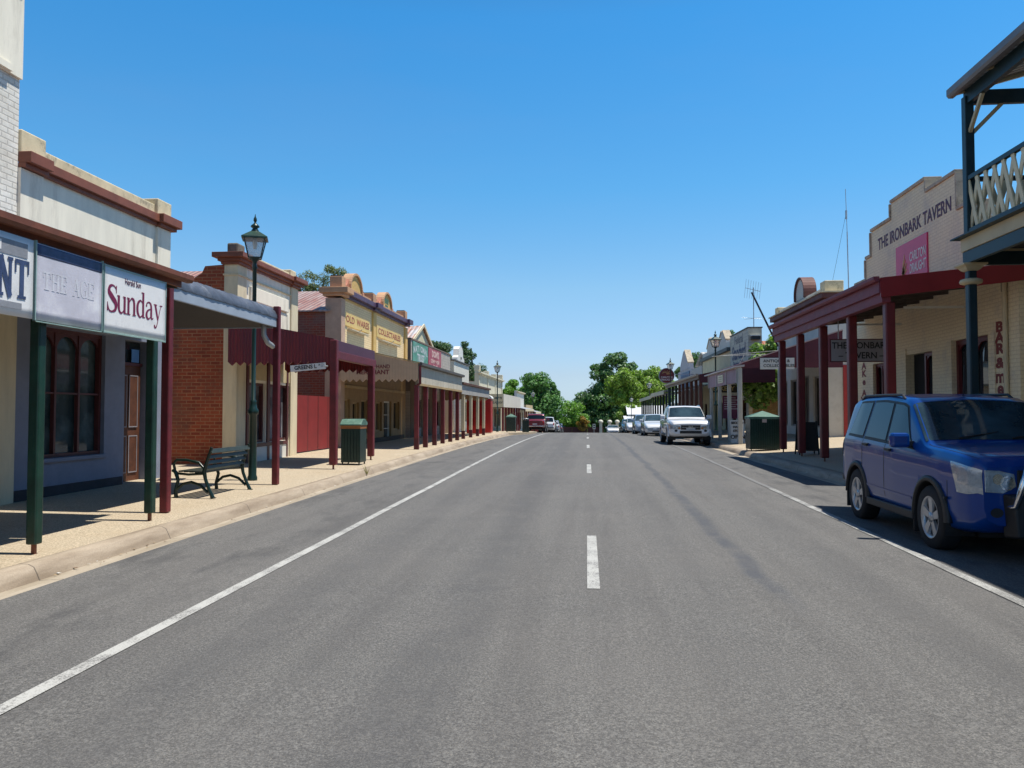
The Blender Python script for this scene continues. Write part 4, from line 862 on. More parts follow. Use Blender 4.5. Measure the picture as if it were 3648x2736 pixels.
c = (W(42.6) + W(46.3)) / 2
text(T, "DON'S", .46, (XL + .045, c + .1, 4.78), '+x', ghostp, .001, .03, 1.5); text(T, 'CREAM & MORE', .26, (XL + .045, c, 4.38), '+x', ghostp, .001, .015, 1.35); text(T, 'AERATED', .24, (XL + .045, c + .1, 4.08), '+x', ghostp, .001, .015, 1.3)
T['label'] = 'faded red hoarding with three rows of pale pink lettering beside the green hoarding'
va, vb = WP(36.45), WP(46.8)
skillion(P, 1, XL + .05, 3.4, -5.75, 2.92, va, vb, Mc_roof, sof=soffit)
mb = MB(); n = 6
for i in range(n): mb.box(-5.75, -5.71, va + (vb - va) * i / n + .012, va + (vb - va) * (i + 1) / n - .012, 2.42, 2.86)
mb.build('fascia', M('grey_fascia', (.42, .40, .36), .7, .1, 2), P)
MB().prism([(-5.75, 2.865), (-5.62, 2.88), (-5.62, 2.97), (-5.75, 2.98)], 1, va, vb).build('gutter', brown_wood, P)
for yo in (37.6, 40.0, 42.5, 45.0): post(P, -5.82, WP(yo), fzl(-5.8, WP(yo)), 2.44, .15, cream, foot=False, basem=crimson_dk)
scallop_panel(P, [(XL + .1, 2.9), (-5.78, 2.9)], 2.35, 1, vb - .05, .03, cr_panel, .3, .1)
# ---- small white gabled parapet building
ya, yb = W(51), W(57.5)
P = thing('white_parapet_building', 'small white building with a stepped arched parapet beyond the hoardings', 'shop', (XL, (ya + yb) / 2, .2))
ops = [(W(52), W(53), .9, 2.3), (W(54), W(55), .2, 2.4), (W(55.8), W(57), .9, 2.3)]
wboard = Mboards('white_weatherboards', (.82, .78, .66), 2, .2, .06, .6)
shell(P, 1, XL, ya, yb, Z0, 4.9, wboard, wboard, ops, 10, 4.3)
for o_ in ops: rectwin(P, 1, XL, *o_, cream, glass, 1, 2)
c = (ya + yb) / 2 - .6
MB().prism([(c - 1.5, 4.9), (c - 1.45, 5.2), (c - .95, 5.35), (c - .85, 5.8), (c - .45, 6.0), (c + .45, 6.0), (c + .85, 5.8), (c + .95, 5.35), (c + 1.45, 5.2), (c + 1.5, 4.9)], 0, XL - .35, XL + .03).build('pediment', white_p, P)
MB().box(XL - .4, XL + .1, ya - .05, yb, 4.9, 4.98).build('cornice', M('dark_gutter', (.10, .09, .08), .6), P)
MB().box(XL, XL + .06, c - .15, c + .15, 5.15, 5.3).build('vent', black_p, P)
MB().box(XL + .05, XL + 1.2, ya, yb, 3.2, 3.3).build('hood', M('yellow_board', (.6, .48, .2)), P)
MB().box(XL + .05, XL + 1.25, ya, yb, 3.302, 3.36).build('hood_roof', M('dark_gutter', (.1, .09, .08)), P)
# ---- cream cellars building
ya, yb = W(62.5), W(80)
P = thing('cream_corner_hotel', 'long cream building with panelled parapet and boxed CHILTERN LIQUOR verandah', 'shop', (XL, (ya + yb) / 2, 0))
cr2 = M('pale_cream_render', (.74, .68, .50), .8, .07, .8, stain=(.5, .44, .32)); z00 = -1.2
ops = [(ya + .8 + k * 3.4, ya + 2.3 + k * 3.4, z00 + 1.4, 1.9) for k in range(5)]
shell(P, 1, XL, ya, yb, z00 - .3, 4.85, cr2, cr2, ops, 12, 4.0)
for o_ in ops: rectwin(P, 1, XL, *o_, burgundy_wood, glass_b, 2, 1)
cornice(P, 1, XL, ya, yb, 4.55, [(.1, 0, .1), (.25, .1, .22)], cr2)
for k in range(4): MB().box(XL - .35, XL + .1, ya + k * (yb - ya - .6) / 3, ya + .6 + k * (yb - ya - .6) / 3, 4.85, 5.3 if k in (0, 3) else 5.1).build('end_block', cr2, P, bevel=.02)
for k in range(4): MB().box(XL, XL + .06, ya + .0 + k * (yb - ya - .5) / 3, ya + .5 + k * (yb - ya - .5) / 3, 2.6, 4.5).build('pilaster', cr2, P)
va, vb = WP(63) - .08, WP(79); XV = -6.6; bx = M('cream_verandah_box', (.66, .58, .38), .7, .05, 1); bx2 = M('cream_verandah_front', (.72, .68, .58), .7, .05, 1)
MB().box(XL + .05, XV, va - .04, va, 1.97, 3.02).build('verandah_end', bx, P)
MB().box(XV, XV + .05, va - .04, vb, 1.97, 3.02).build('verandah_fascia', bx2, P)
MB().box(XL + .05, XV - .002, va + .002, vb, 2.85, 2.9).build('verandah_roof', Mc_grey, P)
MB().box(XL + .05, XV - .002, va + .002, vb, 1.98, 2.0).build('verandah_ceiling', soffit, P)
for k in range(7): y = va + .2 + k * 2.55; post(P, XV - .05, y, gz(y) + .1, 1.99, .17, crimson, foot=False)
T = thing('awning_lettering', 'dark Chiltern and Liquor lettering on the end of the boxed cream verandah', 'sign', (-7.3, va - .05, 2.1))
text(T, 'Chiltern', .36, (-7.42, va - .045, 2.72), '-y', M('slate_letters', (.1, .12, .11)), .002, .012, 1.05, space=1.15)
text(T, '| Liquor', .32, (-7.12, va - .045, 2.36), '-y', M('slate_letters', (.1, .12, .11)), .002, .006, .95, shear=.2)
MB().lathe(0, 0, [(.0, 0), (.17, 0), (.17, .02), (0, .02)], 16).build('round_mark', red_paint, T).matrix_local = Matrix.Translation((-.48, -.0, .26)) @ Matrix.Rotation(math.pi / 2, 4, 'X')
# ---- farther buildings
def simple(label, xf, s, y0, y1, zt, mat, z00, verm=None, vz=None, xe=None, name='shop_building', cor=None, postm=None, npost=6, cat='shop', sidem=None, wz=None):
    P = thing(name, label, cat, (xf, (y0 + y1) / 2, z00 + .3))
    n = max(2, int((y1 - y0) / 3)); wz = wz or z00 + 2.6
    ops = [(y0 + (y1 - y0) * (k + .25) / n, y0 + (y1 - y0) * (k + .75) / n, z00 + (1.1 if k % 2 == 0 else .45), wz) for k in range(n)]
    shell(P, s, xf, y0, y1, z00 - .5, zt, mat, sidem or mat, ops, 11, zt - .7)
    for o_ in ops: rectwin(P, s, xf, *o_, brown_wood, glass_b, 2, 1)
    if cor: cornice(P, s, xf, y0, y1, zt - .28, [(.1, 0, .1), (.22, .1, .22)], cor)
    if verm:
        zz = vz; skillion(P, s, xf + s * .02, zz + .5, xe, zz, y0, y1, verm, fasc=cream, fh=.25, sof=soffit)
        for k in range(npost):
            y = y0 + .2 + (y1 - y0 - .4) * k / (npost - 1); post(P, xe - s * .05, y, gz(y) + .1, zz - .1, .14, postm or crimson, foot=False)
    return P
simple('low white building with a deep moulded cornice behind the parked red pickup', XL, 1, W(97), W(108), 4.2, white_p, gz(100), Mc_grey, 1.6, -6.2, cor=cream)
simple('tan coloured low building, last roof before the trees on the left', XL, 1, W(112), W(127), 2.6, M('tan_render', (.6, .46, .26), .8), gz(118), Mc_grey, .4, -6.2)
simple('cream shop with grey roof set between the boxed verandah and the white cornice building', XL, 1, W(82), W(95), 3.4, cream, gz(88), Mc_grey, 1.9, -6.3, sidem=brick_dk)
# ---- red telephone box
T = thing('telephone_box', 'red telephone box with a curved white crown behind the cream verandah posts', 'telephone box', (-6.7, WP(48.3), fzl(-6.7, 48)))
cx, cy, zb = -6.72, WP(48.3), fzl(-6.7, 48); rb = M('phone_box_red', (.45, .015, .012), .4, .1, 2)
mb = MB(); mb.box(cx - .5, cx + .5, cy - .5, cy + .5, zb, zb + 2.15); mb.build('body', rb, T, bevel=.03)
for (a, b_) in ((-.42, -.06), (.06, .42)):
    MB().box(cx + a, cx + b_, cy - .52, cy - .505, zb + .5, zb + 1.9).build('panel', M('phone_panel_red', (.30, .01, .01), .25), T)
    MB().box(cx + .505, cx + .52, cy + a, cy + b_, zb + .5, zb + 1.9).build('panel', M('phone_panel_red', (.3, .01, .01)), T)
pts = [(cx - .55, zb + 2.155)] + [(cx - .55 * math.cos(t), zb + 2.2 + .22 * math.sin(t)) for t in [math.pi * q / 12 for q in range(13)]] + [(cx + .55, zb + 2.155)]
MB().prism(pts, 1, cy - .55, cy + .55).build('crown', white_p, T)
T = thing('telephone_box', 'second red telephone box standing just beyond the first', 'telephone box', (-6.7, WP(50.6), fzl(-6.7, 50)))
cy2 = WP(50.6); MB().box(cx - .3, cx + .7, cy2 - .5, cy2 + .5, zb, zb + 2.15).build('body', rb, T, bevel=.03)
MB().prism([(p[0] + .2, p[1]) for p in pts], 1, cy2 - .55, cy2 + .55).build('crown', white_p, T)
# ================================================================ RIGHT SIDE OF THE STREET
XR = 9.0; X2 = 10.3
def E2(yo): return 1.0088 * yo + .96
def gutq(P, y0, y1, x, z, mat, r=.07):
    MB().prism([(x - r, z + r), (x - r, z), (x - r * .4, z - r * .8), (x + r * .6, z - r * .8), (x + r, z), (x + r, z + r)], 1, y0, y1).build('gutter', mat, P)
# ---- tavern
ya, yb = E(16.5), E(26.5)
yc = E(21.9)
P = thing('ironbark_tavern', 'pale painted brick tavern with stepped parapet and crimson verandah', 'tavern', (XR, (ya + yb) / 2, .4))
P.name = 'tavern'
ops = [(E(17.75), E(19.55), .9, 3.35), (E(20.7), E(22.35), .36, 3.2), (E(24.0), E(25.0), .9, 3.1)]
steps = [(E(16.5), E(18.45), 5.75), (E(18.45), E(19.15), 6.5), (E(19.15), E(20.9), 7.42), (E(20.9), E(23.3), 7.76), (E(23.3), E(24.95), 7.28), (E(24.95), E(25.45), 6.5), (E(25.45), E(26.5), 5.8)]
MB().wallx(XR, XR + .35, ya, yb, Z0, 5.5, ops).build('front_wall', brick_tav, P)
mb = MB()
for i, (a, b_, z) in enumerate(steps): mb.box(XR, XR + .35, a, b_, 5.502, z)
mb.build('parapet', brick_tav, P)
mossy = M('mossy_coping', (.52, .44, .33), .9, .2, 3, stain=(.10, .09, .07), stain_amt=.7)
for (a, b_, z) in steps: MB().box(XR - .05, XR + .42, a + .002, b_ - .002, z + .002, z + .10).build('coping', mossy, P, bevel=.012)
for a, z0, z1 in ((E(18.45), 5.86, 6.49), (E(19.15), 6.61, 7.41), (E(20.9), 7.53, 7.75), (E(23.3), 7.39, 7.75), (E(24.95), 6.61, 7.27), (E(25.45), 5.91, 6.49)):
    s_ = -1 if a < E(22) else 1
    MB().box(XR - .05, XR + .42, a + s_ * .002, a + s_ * .07, z0, z1).build('step_coping', mossy, P)
b = MB(); b.box(XR + .352, XR + 13, yb - .3, yb - .004, Z0, 5.0); b.box(XR + .352, XR + 13, ya + .004, ya + .3, Z0, 5.0); b.box(XR + 12.7, XR + 13, ya + .31, yb - .31, Z0, 5.0); b.build('side_wall', brick_tav, P)
roofx(P, XR + .4, XR + 13, ya, yb, 4.9, 5.4, Mc_grey)
dred = M('deep_red_joinery', (.13, .012, .018), .4, .15, 3)
rectwin(P, -1, XR, *ops[0], dred, glass, 2, 1, .12, .14, True); rectwin(P, -1, XR, *ops[2], dred, glass_b, 2, 1, .08, .14, True)
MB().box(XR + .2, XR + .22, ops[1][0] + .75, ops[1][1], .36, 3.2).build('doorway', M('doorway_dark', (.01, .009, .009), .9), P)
f = rectwin(P, -1, XR, ops[1][0], ops[1][0] + .75, .4, 3.2, dred, glass, 1, 1, .09, .16, True)
for (a, b_) in ((ops[0][0] - .28, ops[0][0]), (ops[0][1], ops[0][1] + .28), (ops[1][1], ops[1][1] + .3)): MB().box(XR - .03, XR, a, b_, .76, ops[0][3] + .02).build('architrave', brick_tav, P)
MB().box(XR - .04, XR, ya, ops[1][0] - .02, Z0, .75).build('plinth', M('grey_plinth', (.3, .27, .24), .85), P)
mb = MB(); mb.tube([(XR - .06, ya + .45, .4), (XR - .06, ya + .45, 5.4)], .05, 10); mb.build('downpipe', cream, P)
mb = MB(); mb.tube([(XR - .04, ya + .6, 4.2), (XR - .04, ya + .6, 5.8)], .015, 6); mb.build('conduit', black_p, P)
purple = M('dark_plum_letters', (.11, .035, .075), .6, .15, 6)
text(P, 'THE IRONBARK TAVERN', .50, (XR - .006, E(21.9), 6.74), '-x', purple, .003, .010, .90)
# vertical signs painted on the wall
T = thing('painted_sign', 'maroon BAR & MEALS letters running down the tavern wall by the green post', 'sign', (XR - .006, E(17.15), 1.2))
for ch, z_ in zip('BAR&meaLS', (3.45, 3.21, 2.97, 2.66, 2.36, 2.1, 1.87, 1.63, 1.39)):
    text(T, ch, .31 if ch not in 'mea' else .40, (XR - .006, E(17.3), z_), '-x', M('maroon_sign_letters', (.22, .03, .03)), .003, .014, 1.75 if ch not in 'mea' else 1.35)
T = thing('painted_sign', 'small dark TAKE AWAY letters running down the tavern wall beside the orange stripe', 'sign', (XR - .006, E(25.75), .9))
for ch, z_ in zip('TAKeAWAY', (3.33, 3.08, 2.83, 2.57, 2.2, 1.97, 1.75, 1.5)):
    text(T, ch, .29, (XR - .006, E(25.8), z_), '-x', M('maroon_sign_letters', (.22, .03, .03)), .003, .012, 1.9)
# beer sign board on the parapet
T = sign('beer_sign', 'faded red square beer sign with white CARLTON DRAUGHT words on the tavern parapet', 'sign', -1, XR, E(20.8), E(22.9), 4.9, 6.35, M('magenta_red_sign', (.75, .03, .13), .4, .1, 1.2, stain=(.62, .06, .07)), th=.04)
text(T, 'CARLTON', .36, (XR - .046, E(21.4), 5.88), '-x', white_p, .001, .006, .64, shear=.15); text(T, 'DRAUGHT', .36, (XR - .046, E(21.4), 5.55), '-x', white_p, .001, .006, .62, shear=.15)
gb = MB(); rnd = random.Random(3)
for k in range(26):
    a = rnd.uniform(-1.2, 1.5); l = rnd.uniform(.15, .42); y0, z0 = E(22.4) + rnd.uniform(-.1, .1), 5.4 + rnd.uniform(-.15, .15)
    gb.bar((XR - .045, y0, z0), (XR - .045, y0 - math.cos(a) * l * .8, z0 + math.sin(a) * l + .1), .004, .035)
gb.build('emblem', M('gold_emblem', (.75, .45, .15), .6), T)
# verandah
va, vb = EP(16.45), EP(25.95); XPv = 6.3
red_roof = Mcorr('crimson_roof_sheet', (.38, .07, .05), 1, .12, col2=(.46, .16, .12), metal=0)
crt = M('mauve_crimson_beam', (.23, .035, .055), .6, .15, 2, stain=(.24, .10, .12), stain_amt=.6); cpost = M('crimson_post', (.16, .012, .016), .45, .2, 3)
skillion(P, -1, XR - .03, 4.68, 6.12, 4.40, va - .02, vb, red_roof, sof=soffit, t=.05)
MB().box(6.08, 6.12, va - .02, vb, 4.08, 4.38).build('fascia', crt, P, bevel=.006)
MB().box(6.14, 6.32, va, vb, 3.88, 4.14).build('verandah_beam', crt, P, bevel=.01)
gutq(P, va - .05, vb, 6.02, 4.36, crt, .06)
MB().hexa([(6.1, va - .06, 3.98), (XR - .04, va - .06, 4.30), (XR - .04, va - .022, 4.30), (6.1, va - .022, 3.98), (6.1, va - .06, 4.39), (XR - .04, va - .06, 4.67), (XR - .04, va - .022, 4.67), (6.1, va - .022, 4.39)]).build('end_board', M('bright_crimson_board', (.30, .015, .02), .4, .1, 2), P)
mb = MB()
for y in (va + 1.6, va + 5.2): mb.box(7.2, 8.5, y, y + .06, 3.95, 4.0)
mb.build('strip_light', white_p, P)
for yo in (16.6, 18.95, 21.25, 23.5, 25.7): post(P, 6.33, EP(yo), fzr(6.3, EP(yo)), 3.9, .2, cpost)
# hanging board sign under the verandah
y = EP(19.6)
T = sign('hanging_sign', 'grey board THE IRONBARK TAVERN hanging under the tavern verandah between posts', 'sign', -1, EP(21.0), 6.45, 8.0, 2.94, 3.5, M('grey_sign_board', (.36, .33, .34), .5, .05), crimson_dk, axis=1, edge=.025)
text(T, 'THE IRONBARK', .235, (7.22, EP(21.0) - .034, 3.345), '-y', black_p, .002, .004, .9); text(T, '– TAVERN –', .235, (7.22, EP(21.0) - .034, 3.08), '-y', black_p, .002, .004, .92)
mb = MB(); mb.tube([(6.65, EP(21), 3.5), (6.65, EP(21), 4.3)], .012, 6); mb.tube([(7.8, EP(21), 3.5), (7.8, EP(21), 4.5)], .012, 6); mb.build('chain', metal_grey, T)
# menu case and poster between door and take away
T = thing('menu_board', 'small mirror framed board leaning on the tavern wall left of its dark doorway', 'sign', (XR - .1, E(23.2), .5))
MB().box(XR - .08, XR - .03, E(22.95), E(23.45), .55, 1.75).build('board', M('menu_pale', (.5, .42, .3), .3), T); MB().box(XR - .1, XR - .082, E(23.0), E(23.4), .65, 1.65).build('panel', glass, T)
# ---- cream wall with red and orange stripes between tavern and bank
T = thing('striped_wall', 'low rendered wall painted with broad red and orange stripes beside the white bank wall', 'wall', (X2 + 1, E2(33.5), .3))
yw = E2(33.9) - .06
MB().box(X2 + .6, X2 + 1.22, yw - .02, yw + .03, 0, 3.6).build('red_stripe', M('stripe_red', (.42, .03, .03), .6, .15), T)
MB().box(X2 + 1.222, X2 + 1.75, yw - .02, yw + .03, 0, 3.6).build('orange_stripe', M('stripe_orange', (.55, .13, .04), .6, .15), T)
MB().box(X2 + 1.752, X2 + 3.5, yw - .02, yw + .03, 0, 3.6).build('cream_panel', brick_tav, T)
# ---- classical bank-like shop with arched pediment
ya, yb = E2(33.9), E2(42.9)
P = thing('antique_bank_shop', 'white classical shop with small arched pediment, dark cornice and crimson skillion verandah', 'shop', (X2, (ya + yb) / 2, .4))
ops = [(ya + .9, ya + 2.3, .9, 3.2), (ya + 3.0, ya + 4.0, .4, 3.3), (ya + 4.8, ya + 6.3, .9, 3.2), (ya + 7.0, ya + 8.2, .9, 3.2)]
ww = M('shaded_white_render', (.66, .64, .58), .8, .06, 1, stain=(.4, .37, .3), stain_amt=.4)
shell(P, -1, X2, ya, yb, Z0, 6.35, ww, ww, ops, 12, 5.6)
MB().box(X2 - .002, X2 + .8, ya - .03, ya + .003, Z0, 6.35).build('side_pilaster', ww, P)
for i, o_ in enumerate(ops): rectwin(P, -1, X2, *o_, M('grey_joinery', (.3, .28, .26), .6), glass_b, 2, 1, .08)
dk = M('umber_cornice', (.16, .055, .045), .7, .25, 2)
mb = MB(); mb.box(X2 - .15, X2 + .8, ya - .15, yb + .1, 6.35, 6.46); mb.box(X2 - .32, X2 + .95, ya - .32, yb + .25, 6.46, 6.68); mb.build('cornice', dk, P, bevel=.02)
MB().box(X2 - .38, X2 + 1.0, ya - .38, yb + .3, 6.682, 6.74).build('cornice_cap', cap_mat, P)
MB().box(X2 - .0, X2 + .35, ya + .2, yb - .2, 6.74, 7.02).build('parapet', ww, P)
MB().box(X2 - .1, X2 + .7, ya, ya + .7, 6.742, 7.25).build('end_block', cap_mat, P, bevel=.03); MB().box(X2 - .1, X2 + .5, yb - .6, yb, 6.742, 7.2).build('end_block', cap_mat, P, bevel=.03)
c = (ya + yb) / 2 - .3; r = .85
pts = [(c - r, 7.0)] + [(c - r * math.cos(t), 7.25 + .75 * math.sin(t)) for t in [math.pi * q / 16 for q in range(17)]] + [(c + r, 7.0)]
f = MB().prism(pts, 0, X2 + .0, X2 + .4).build('pediment', ww, P)
rim = MB(); pp = [(X2 + .2, c - r, 7.0)] + [(X2 + .2, c - (r + .03) * math.cos(t), 7.25 + .79 * math.sin(t)) for t in [math.pi * q / 16 for q in range(17)]] + [(X2 + .2, c + r, 7.0)]
for q in range(len(pp) - 1): rim.bar(pp[q], pp[q + 1], .08, .6, up=(1, 0, 0))
rim.build('pediment_rim', dk, f)
va, vb = EP(32.2), EP(40.4); cdk = Mboards('dark_crimson_sheet', (.10, .012, .022), 0, .09, .12, .5)
skillion(P, -1, X2 - .02, 4.88, 6.3, 3.58, va, vb, crimson_dk, sof=soffit)
MB().prism([(6.28, 3.38), (X2 - .05, 3.38), (X2 - .05, 4.86), (6.28, 3.57)], 1, va - .05, va - .01).build('end_panel', cdk, P)
MB().hexa([(6.26, va - .08, 3.57), (X2 - .05, va - .08, 4.87), (X2 - .05, va, 4.87), (6.26, va, 3.57), (6.26, va - .08, 3.61), (X2 - .05, va - .08, 4.92), (X2 - .05, va, 4.92), (6.26, va, 3.61)]).build('barge_capping', M('pale_barge', (.5, .33, .3), .6), P)
# mauve fascia part with cream posts
mv = Mcorr('mauve_corrugated', (.34, .20, .26), 1, .1, col2=(.28, .15, .2), metal=0, bump=.5); gp = M('pale_grey_post', (.45, .45, .41), .6, .08, 3)
fa, fb = EP(31.9), EP(39.6)
MB().box(6.06, 6.09, fa + .1, fb, 2.78, 3.36).build('valance', mv, P)
for k in range(4): MB().box(6.03, 6.058, fa + .1 + k * (fb - fa - .2) / 3.02, fa + .17 + k * (fb - fa - .2) / 3.02, 2.76, 3.38).build('valance_batten', gp, P)
MB().hexa([(5.9, fa - .1, 3.38), (6.32, fa - .1, 3.42), (6.32, fb + .3, 3.42), (5.9, fb + .3, 3.38), (5.9, fa - .1, 3.43), (6.32, fa - .1, 3.5), (6.32, fb + .3, 3.5), (5.9, fb + .3, 3.43)]).build('eave_sheet', M('pale_eave', (.55, .48, .46), .5), P)
for yo in (31.95, 34.3, 36.75, 39.2): post(P, 6.15, EP(yo), fzr(6.2, EP(yo)), 3.38, .15 if yo > 32 else .17, gp, foot=False)
T = sign('shop_sign', 'small white notice fixed to the mauve valance of the antiques verandah', 'sign', -1, 6.055, EP(35.2), EP(36.5), 2.9, 3.25, M('cream_notice', (.66, .62, .46), .5), axis=0)
mb = MB(); [mb.box(6.02, 6.024, EP(35.35), EP(36.35), 2.96 + .09 * k, 2.99 + .09 * k) for k in range(3)]; mb.build('lettering', M('olive_letters', (.25, .24, .12)), T)
T = sign('shop_sign', 'white ANTIQUES & COLLECTABLES board on the dark crimson verandah end', 'sign', -1, va - .055, 7.0, 8.35, 3.32, 3.78, M('sign_offwhite', (.62, .62, .58), .5, .04), axis=1)
text(T, 'ANTIQUES &', .165, (7.12, va - .092, 3.65), '-y', black_p, .002, .002, 1.12, align='LEFT'); text(T, 'COLLECTABLES', .165, (7.12, va - .092, 3.46), '-y', black_p, .002, .002, 1.07, align='LEFT')
# flag pole leaning out from the cornice
T = thing('flag_pole', 'dark bare flagpole leaning out over the street from the white classical shop', 'flagpole', (X2 - .3, yb - .4, 5.9))
MB().tube([(X2 - .1, yb - .6, 5.1), (X2 - 1.55, yb - 1.1, 7.95)], .05, 8).build('pole', M('dark_pole', (.03, .03, .05), .5), T)
mb = MB(); mb.box(X2 - .42, X2 - .1, yb - .85, yb - .6, 5.7, 5.82); mb.build('bracket', metal_grey, T)
T = thing('roof_stay', 'thin pale stay rods standing over the antiques verandah roof', 'stay', (7.5, EP(33), 3.6))
mb = MB(); mb.tube([(6.35, EP(33.2), 3.55), (6.75, EP(33.2), 4.25)], .018, 5); mb.tube([(6.0, EP(38), 4.25), (8.6, EP(33), 4.2)], .014, 5); mb.tube([(6.2, EP(36), 4.15), (8.2, EP(33), 4.0)], .012, 5); mb.build('rod', M('pale_rod', (.6, .58, .5), .6), T)
# tall radio mast behind tavern
T = thing('radio_mast', 'tall thin radio mast with a guy wire rising behind the tavern parapet', 'mast', (12.0, E2(36.5), 5.4))
my_ = E2(36.5); mb = MB(); mb.tube([(12.05, my_, 5.4), (12.0, my_, 9.9)], .024, 6); mb.tube([(12.0, my_, 9.9), (11.95, my_, 11.9)], .014, 6); mb.tube([(11.97, my_, 10.5), (11.97, my_, 10.9)], .045, 6); mb.build('pole', metal_grey, T)
MB().tube([(11.97, my_, 10.8), (11.3, my_ + .5, 6.9)], .007, 4).build('guy_wire', black_p, T)
# ---- federal standard office
ya, yb = E2(50.6), E2(56.9)
P = thing('printing_office', 'grey weatherboard parapet office lettered Federal Standard in faded blue gothic script', 'shop', (X2, (ya + yb) / 2, .3))
gwb = Mboards('shaded_grey_boards', (.56, .53, .42), 2, .22, .14, .3)
ops = [(ya + .8, ya + 2.2, .8, 2.4), (ya + 2.8, ya + 3.8, .3, 2.5), (ya + 4.4, ya + 5.8, .8, 2.4)]
MB().wallx(X2, X2 + .3, ya, yb, Z0, 6.95, ops).build('front_wall', gwb, P)
MB().box(X2 + .002, X2 + .85, ya - .04, ya - .002, 2.8, 7.0).build('return_wall', gwb, P)
MB().box(X2 - .05, X2 + .9, ya - .08, yb, 6.96, 7.03).build('coping', M('dark_gutter', (.10, .09, .08)), P)
b = MB(); b.box(X2 + .302, X2 + 11, ya + .004, ya + .2, Z0, 4.6); b.box(X2 + .302, X2 + 11, yb - .2, yb - .004, Z0, 4.6); b.box(X2 + 10.8, X2 + 11, ya + .21, yb - .21, Z0, 4.6); b.build('side_wall', gwb, P)
roofx(P, X2 + .3, X2 + 11, ya - .2, yb + .1, 4.6, 6.4, Mc_rust)
for o_ in ops: rectwin(P, -1, X2, *o_, brown_wood, glass_b, 1, 2)
fad = M('faded_blue_letters', (.07, .09, .17), .7, .3, 6)
text(P, 'Federal', .8, (X2 - .008, (ya + yb) / 2, 6.5), '-x', M('ghost_grey_letters', (.24, .24, .24), .7), .003, .01, 1.3); text(P, 'Standard', 1.35, (X2 - .008, (ya + yb) / 2, 5.62), '-x', fad, .003, .03, .98); text(P, 'Printing Office', .62, (X2 - .008, (ya + yb) / 2, 4.85), '-x', fad, .003, .01, 1.1)
T = thing('floodlight', 'small black floodlight hood high on the end of the grey weatherboard parapet', 'light', (X2 + .4, ya - .3, 6.4))
MB().box(X2 + .15, X2 + .7, ya - .38, ya - .045, 6.2, 6.42).build('housing', black_p, T, bevel=.01); MB().box(X2 + .12, X2 + .74, ya - .42, ya - .045, 6.425, 6.46).build('cap', white_p, T)
# television aerial
T = thing('tv_aerial', 'television aerial on a tall mast above the rusty roof behind the fig tree', 'aerial', (X2 + 1.2, ya + .8, 5))
xa_, ya_ = X2 + .55, ya + .9; mb = MB(); mb.tube([(xa_, ya_, 4.6), (xa_, ya_, 9.7)], .03, 6); mb.build('mast', metal_grey, T)
mb = MB(); mb.bar((xa_ - .55, ya_ - .2, 9.65), (xa_ + .45, ya_ + .1, 9.45), .03, .03)
for k in range(7):
    t_ = k / 6; x_ = xa_ - .52 + .95 * t_; mb.tube([(x_ - .07, ya_, 9.64 - .2 * t_ - .62 + .1 * t_), (x_ + .07, ya_, 9.64 - .2 * t_ + .62 - .06 * t_)], .011, 4)
mb.build('dipole_array', metal_grey, T)
mb = MB(); mb.tube([(xa_ - .75, ya_, 7.75), (xa_ + .8, ya_, 7.6)], .012, 4); mb.tube([(xa_ - .7, ya_ - .5, 7.55), (xa_ + .5, ya_ + .5, 7.8)], .012, 4); mb.build('lower_dipole', metal_grey, T)
# house with rusty roof behind
P = thing('rear_house', 'brick outbuilding with rusty iron roof behind the fig tree', 'house', (20, E2(47), .4))
MB().box(13.5, 24, E2(44.5), E2(50), Z0, 4.3).build('wall', brick_dk, P)
roofx(P, 13.2, 24.4, E2(44.2), E2(50.3), 4.3, 7.2, Mc_rust)
# paling fence
T = thing('paling_fence', 'sunlit timber paling fence under the fig tree between shops', 'fence', (12, E2(44.4), .4))
mb = MB(); rnd = random.Random(8); x = X2 - .4
while x < 13.4:
    mb.box(x, x + .14, E2(47.5), E2(47.5) + .02, .2, 2.55 + rnd.uniform(-.03, .03)); x += .147
mb.build('palings', M('weathered_palings', (.50, .32, .14), .8, .3, 5), T)
mb = MB(); mb.box(X2 - .4, 13.4, E2(47.5) + .022, E2(47.5) + .07, .7, .78); mb.box(X2 - .4, 13.4, E2(47.5) + .022, E2(47.5) + .07, 1.9, 1.98); mb.build('rail', brown_wood, T)
# ---- twin gable bakery
ya, yb = E2(57), E2(70.5)
P = thing('bakery_shop', 'cream and yellow shop with two pointed parapet gables behind the street lamp', 'shop', (X2, (ya + yb) / 2, 0))
ycream = M('shaded_yellow_cream', (.62, .54, .34), .8, .08, 1, stain=(.45, .4, .3), stain_amt=.4)
ops = [(ya + .8 + k * 2.6, ya + 2.2 + k * 2.6, .5 if k % 2 else .1, 2.3) for k in range(5)]
shell(P, -1, X2, ya, yb, -.8, 6.0, ycream, ycream, ops, 12, 5.2, Mc_grey)
for o_ in ops: rectwin(P, -1, X2, *o_, brown_wood, glass_b, 1, 1)
MB().box(X2 - .25, X2 + .35, ya - .05, yb + .1, 6.002, 6.25).build('cornice', M('slate_green_cornice', (.12, .14, .13), .7), P)
MB().box(X2 - .002, X2 + .4, ya, yb, 6.252, 6.7).build('parapet', ww, P)
